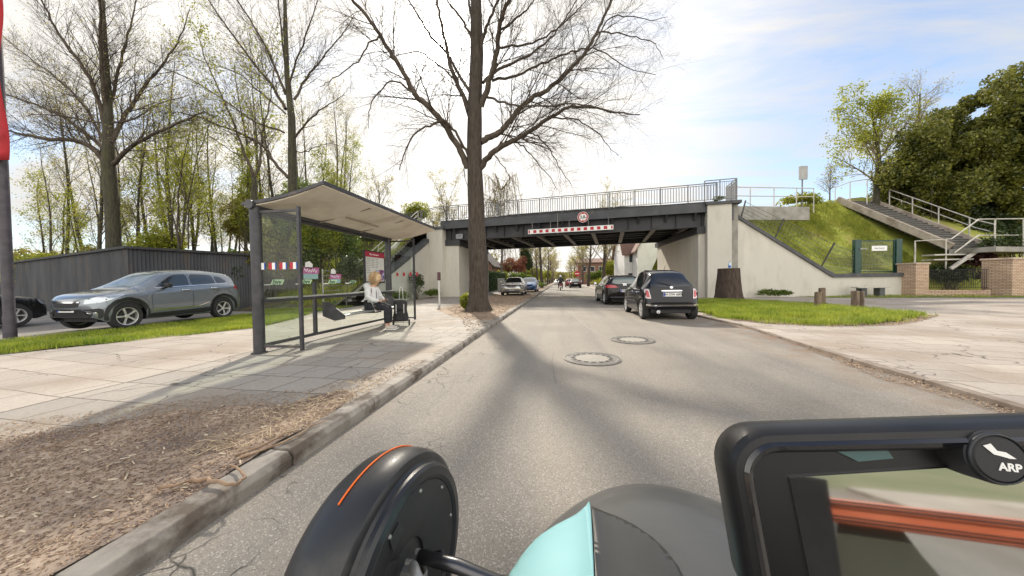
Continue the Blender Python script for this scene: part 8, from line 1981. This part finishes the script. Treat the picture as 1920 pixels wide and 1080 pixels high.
b = MB(); b.prism([MF @ Vector((x, y, -.0125)) for x, y in (m_uv(1560, 841), m_uv(1625, 872), m_uv(1693, 866), m_uv(1672, 838))], mn*-.003); b.build('painted_reflection', mat('teal_reflection', (.06, .12, .12), rough=.3), tk_)  # teal spot of a reflection, painted on as a flat piece
ub, vb = m_uv(1835, 850); MB_ = MF @ Matrix.Translation((ub, vb, .010)) 
b = MB(); b.lathe([(0, .012), (.024, .012), (.030, .006), (.031, -.026)], MB_, 36); bd = b.build('round_badge', M_PLAST, tk_, smooth=True, angle=30)
b = MB(); b.lathe([(.026, .0105), (.0275, .0125), (.0295, .0085), (.028, .007)], MB_, 36, close=True); b.build('badge_ring', M_SAT, bd, smooth=True)
text_mesh('ARP', .012, MB_ @ Matrix.Translation((.006, -.009, .0125)) @ Matrix.Rotation(R(-8), 4, 'Z'), 'lettering', M_WHITE, bd, depth=.0003, bold=.0004)
b = MB(); b.prism([MB_ @ Vector((x, y, .0125)) for x, y in ((-.014, .016), (-.006, .018), (-.002, .010), (.006, .008), (.014, .0005), (.008, .001), (.000, .004), (-.006, .006), (-.010, .011))], mn*.0006); b.build('badge_emblem', M_WHITE, bd)
b = MB(); q = MF @ Vector((.10, -.05, -.07)); b.tube([q, q+Vector((.02, .10, -.12)), Vector((.62, .75, .55))-TO], .016, 10); b.build('mirror_arm', M_PLAST, tk_, smooth=True)
rr_done = 1
# ---- rear part behind the rider, with panels added to shape the mirror's reflection
def refl(px, py, dist):
    r = ray(px, py); t = (c0_-EYE).dot(mn)/r.dot(mn); p = EYE+r*t; d = r.normalized(); d = d-mn*2*d.dot(mn); return p+d*dist-TO
def rpanel(name, poly, dist, m, th=.02):
    b = MB(); P = [refl(x, y, dist) for x, y in poly]; nn = (P[1]-P[0]).cross(P[-1]-P[0]).normalized(); b.prism(P, nn*th); return b.build(name, m, tk_)
rpanel('mirror_green_panel', [(1578, 985), (1700, 998), (1740, 1050), (1775, 1090), (1760, 1110), (1570, 1100)], .66, mat('rear_green_grey', (.075, .08, .06), (.10, .10, .08), 3, .7, coords='object'))  # greenish panel, added out of view to show in the mirror
rpanel('rear_band', [(1540, 938), (1980, 990), (1980, 1042), (1540, 980)], .62, mat('orange_textile', (.72, .17, .08), (.80, .24, .13), 6, .6, coords='object'))
for k, (a, c) in enumerate(((941, 944), (947, 949.5), (970, 973), (976, 978.5))):
    rpanel('band_stripe', [(1540, a), (1980, a+52+k*3), (1980, c+52+k*3), (1540, c)], .585, M_PLAST, .004)
rpanel('mirror_dark_panel', [(1470, 890), (1558, 905), (1590, 1110), (1470, 1110)], .60, mat('mirror_dark', (.015, .015, .017), (.03, .03, .032), 6, .8, coords='object'))  # dark panel added so the left of the mirror reflects dark
b = MB(); b.box(.02, -.75, .25, .58, -.15, .32); b.box(.02, -.8, .3, .58, -.72, .75); b.build('seat', M_SAT2, tk_, bevel=.02)
for s in (-1, 1):
    pass
MX2 = Matrix.Translation(Vector((1.15, .95, .365))-TO) @ Matrix.Rotation(R(90), 4, 'Y')
b = MB(); b.lathe([(.25, -.05), (.325, -.045), (.35, -.01), (.325, .03), (.25, .03)], MX2, 60, close=True); b.build('tyre', M_TYRE, tk_, smooth=True)
b = MB(); b.lathe([(0, -.02), (.3, -.02), (.3, .02), (0, .02)], MX2, 40); b.build('wheel_disc', M_SAT2, tk_, smooth=True, angle=30)
b = MB(); b.tube([Vector((1.1, .95, .365))-TO, Vector((.6, .95, .33))-TO], .02, 8); b.build('suspension_arm', M_STEELT, tk_)
MX3 = Matrix.Translation(Vector((.3, -1.1, .33))-TO) @ Matrix.Rotation(R(90), 4, 'Y')
b = MB(); b.lathe([(.25, -.03), (.32, -.03), (.33, 0), (.32, .03), (.25, .03)], MX3, 60, close=True); b.lathe([(0, -.015), (.26, -.015), (.26, .015), (0, .015)], MX3, 40); b.build('rear_wheel', M_TYRE, tk_, smooth=True, angle=30)
b = MB(); b.tube([Vector((.34, -1.1, .33))-TO, Vector((.34, -.5, .3))-TO, Vector((.34, .5, .28))-TO], .025, 8); b.build('frame', M_STEELT, tk_)
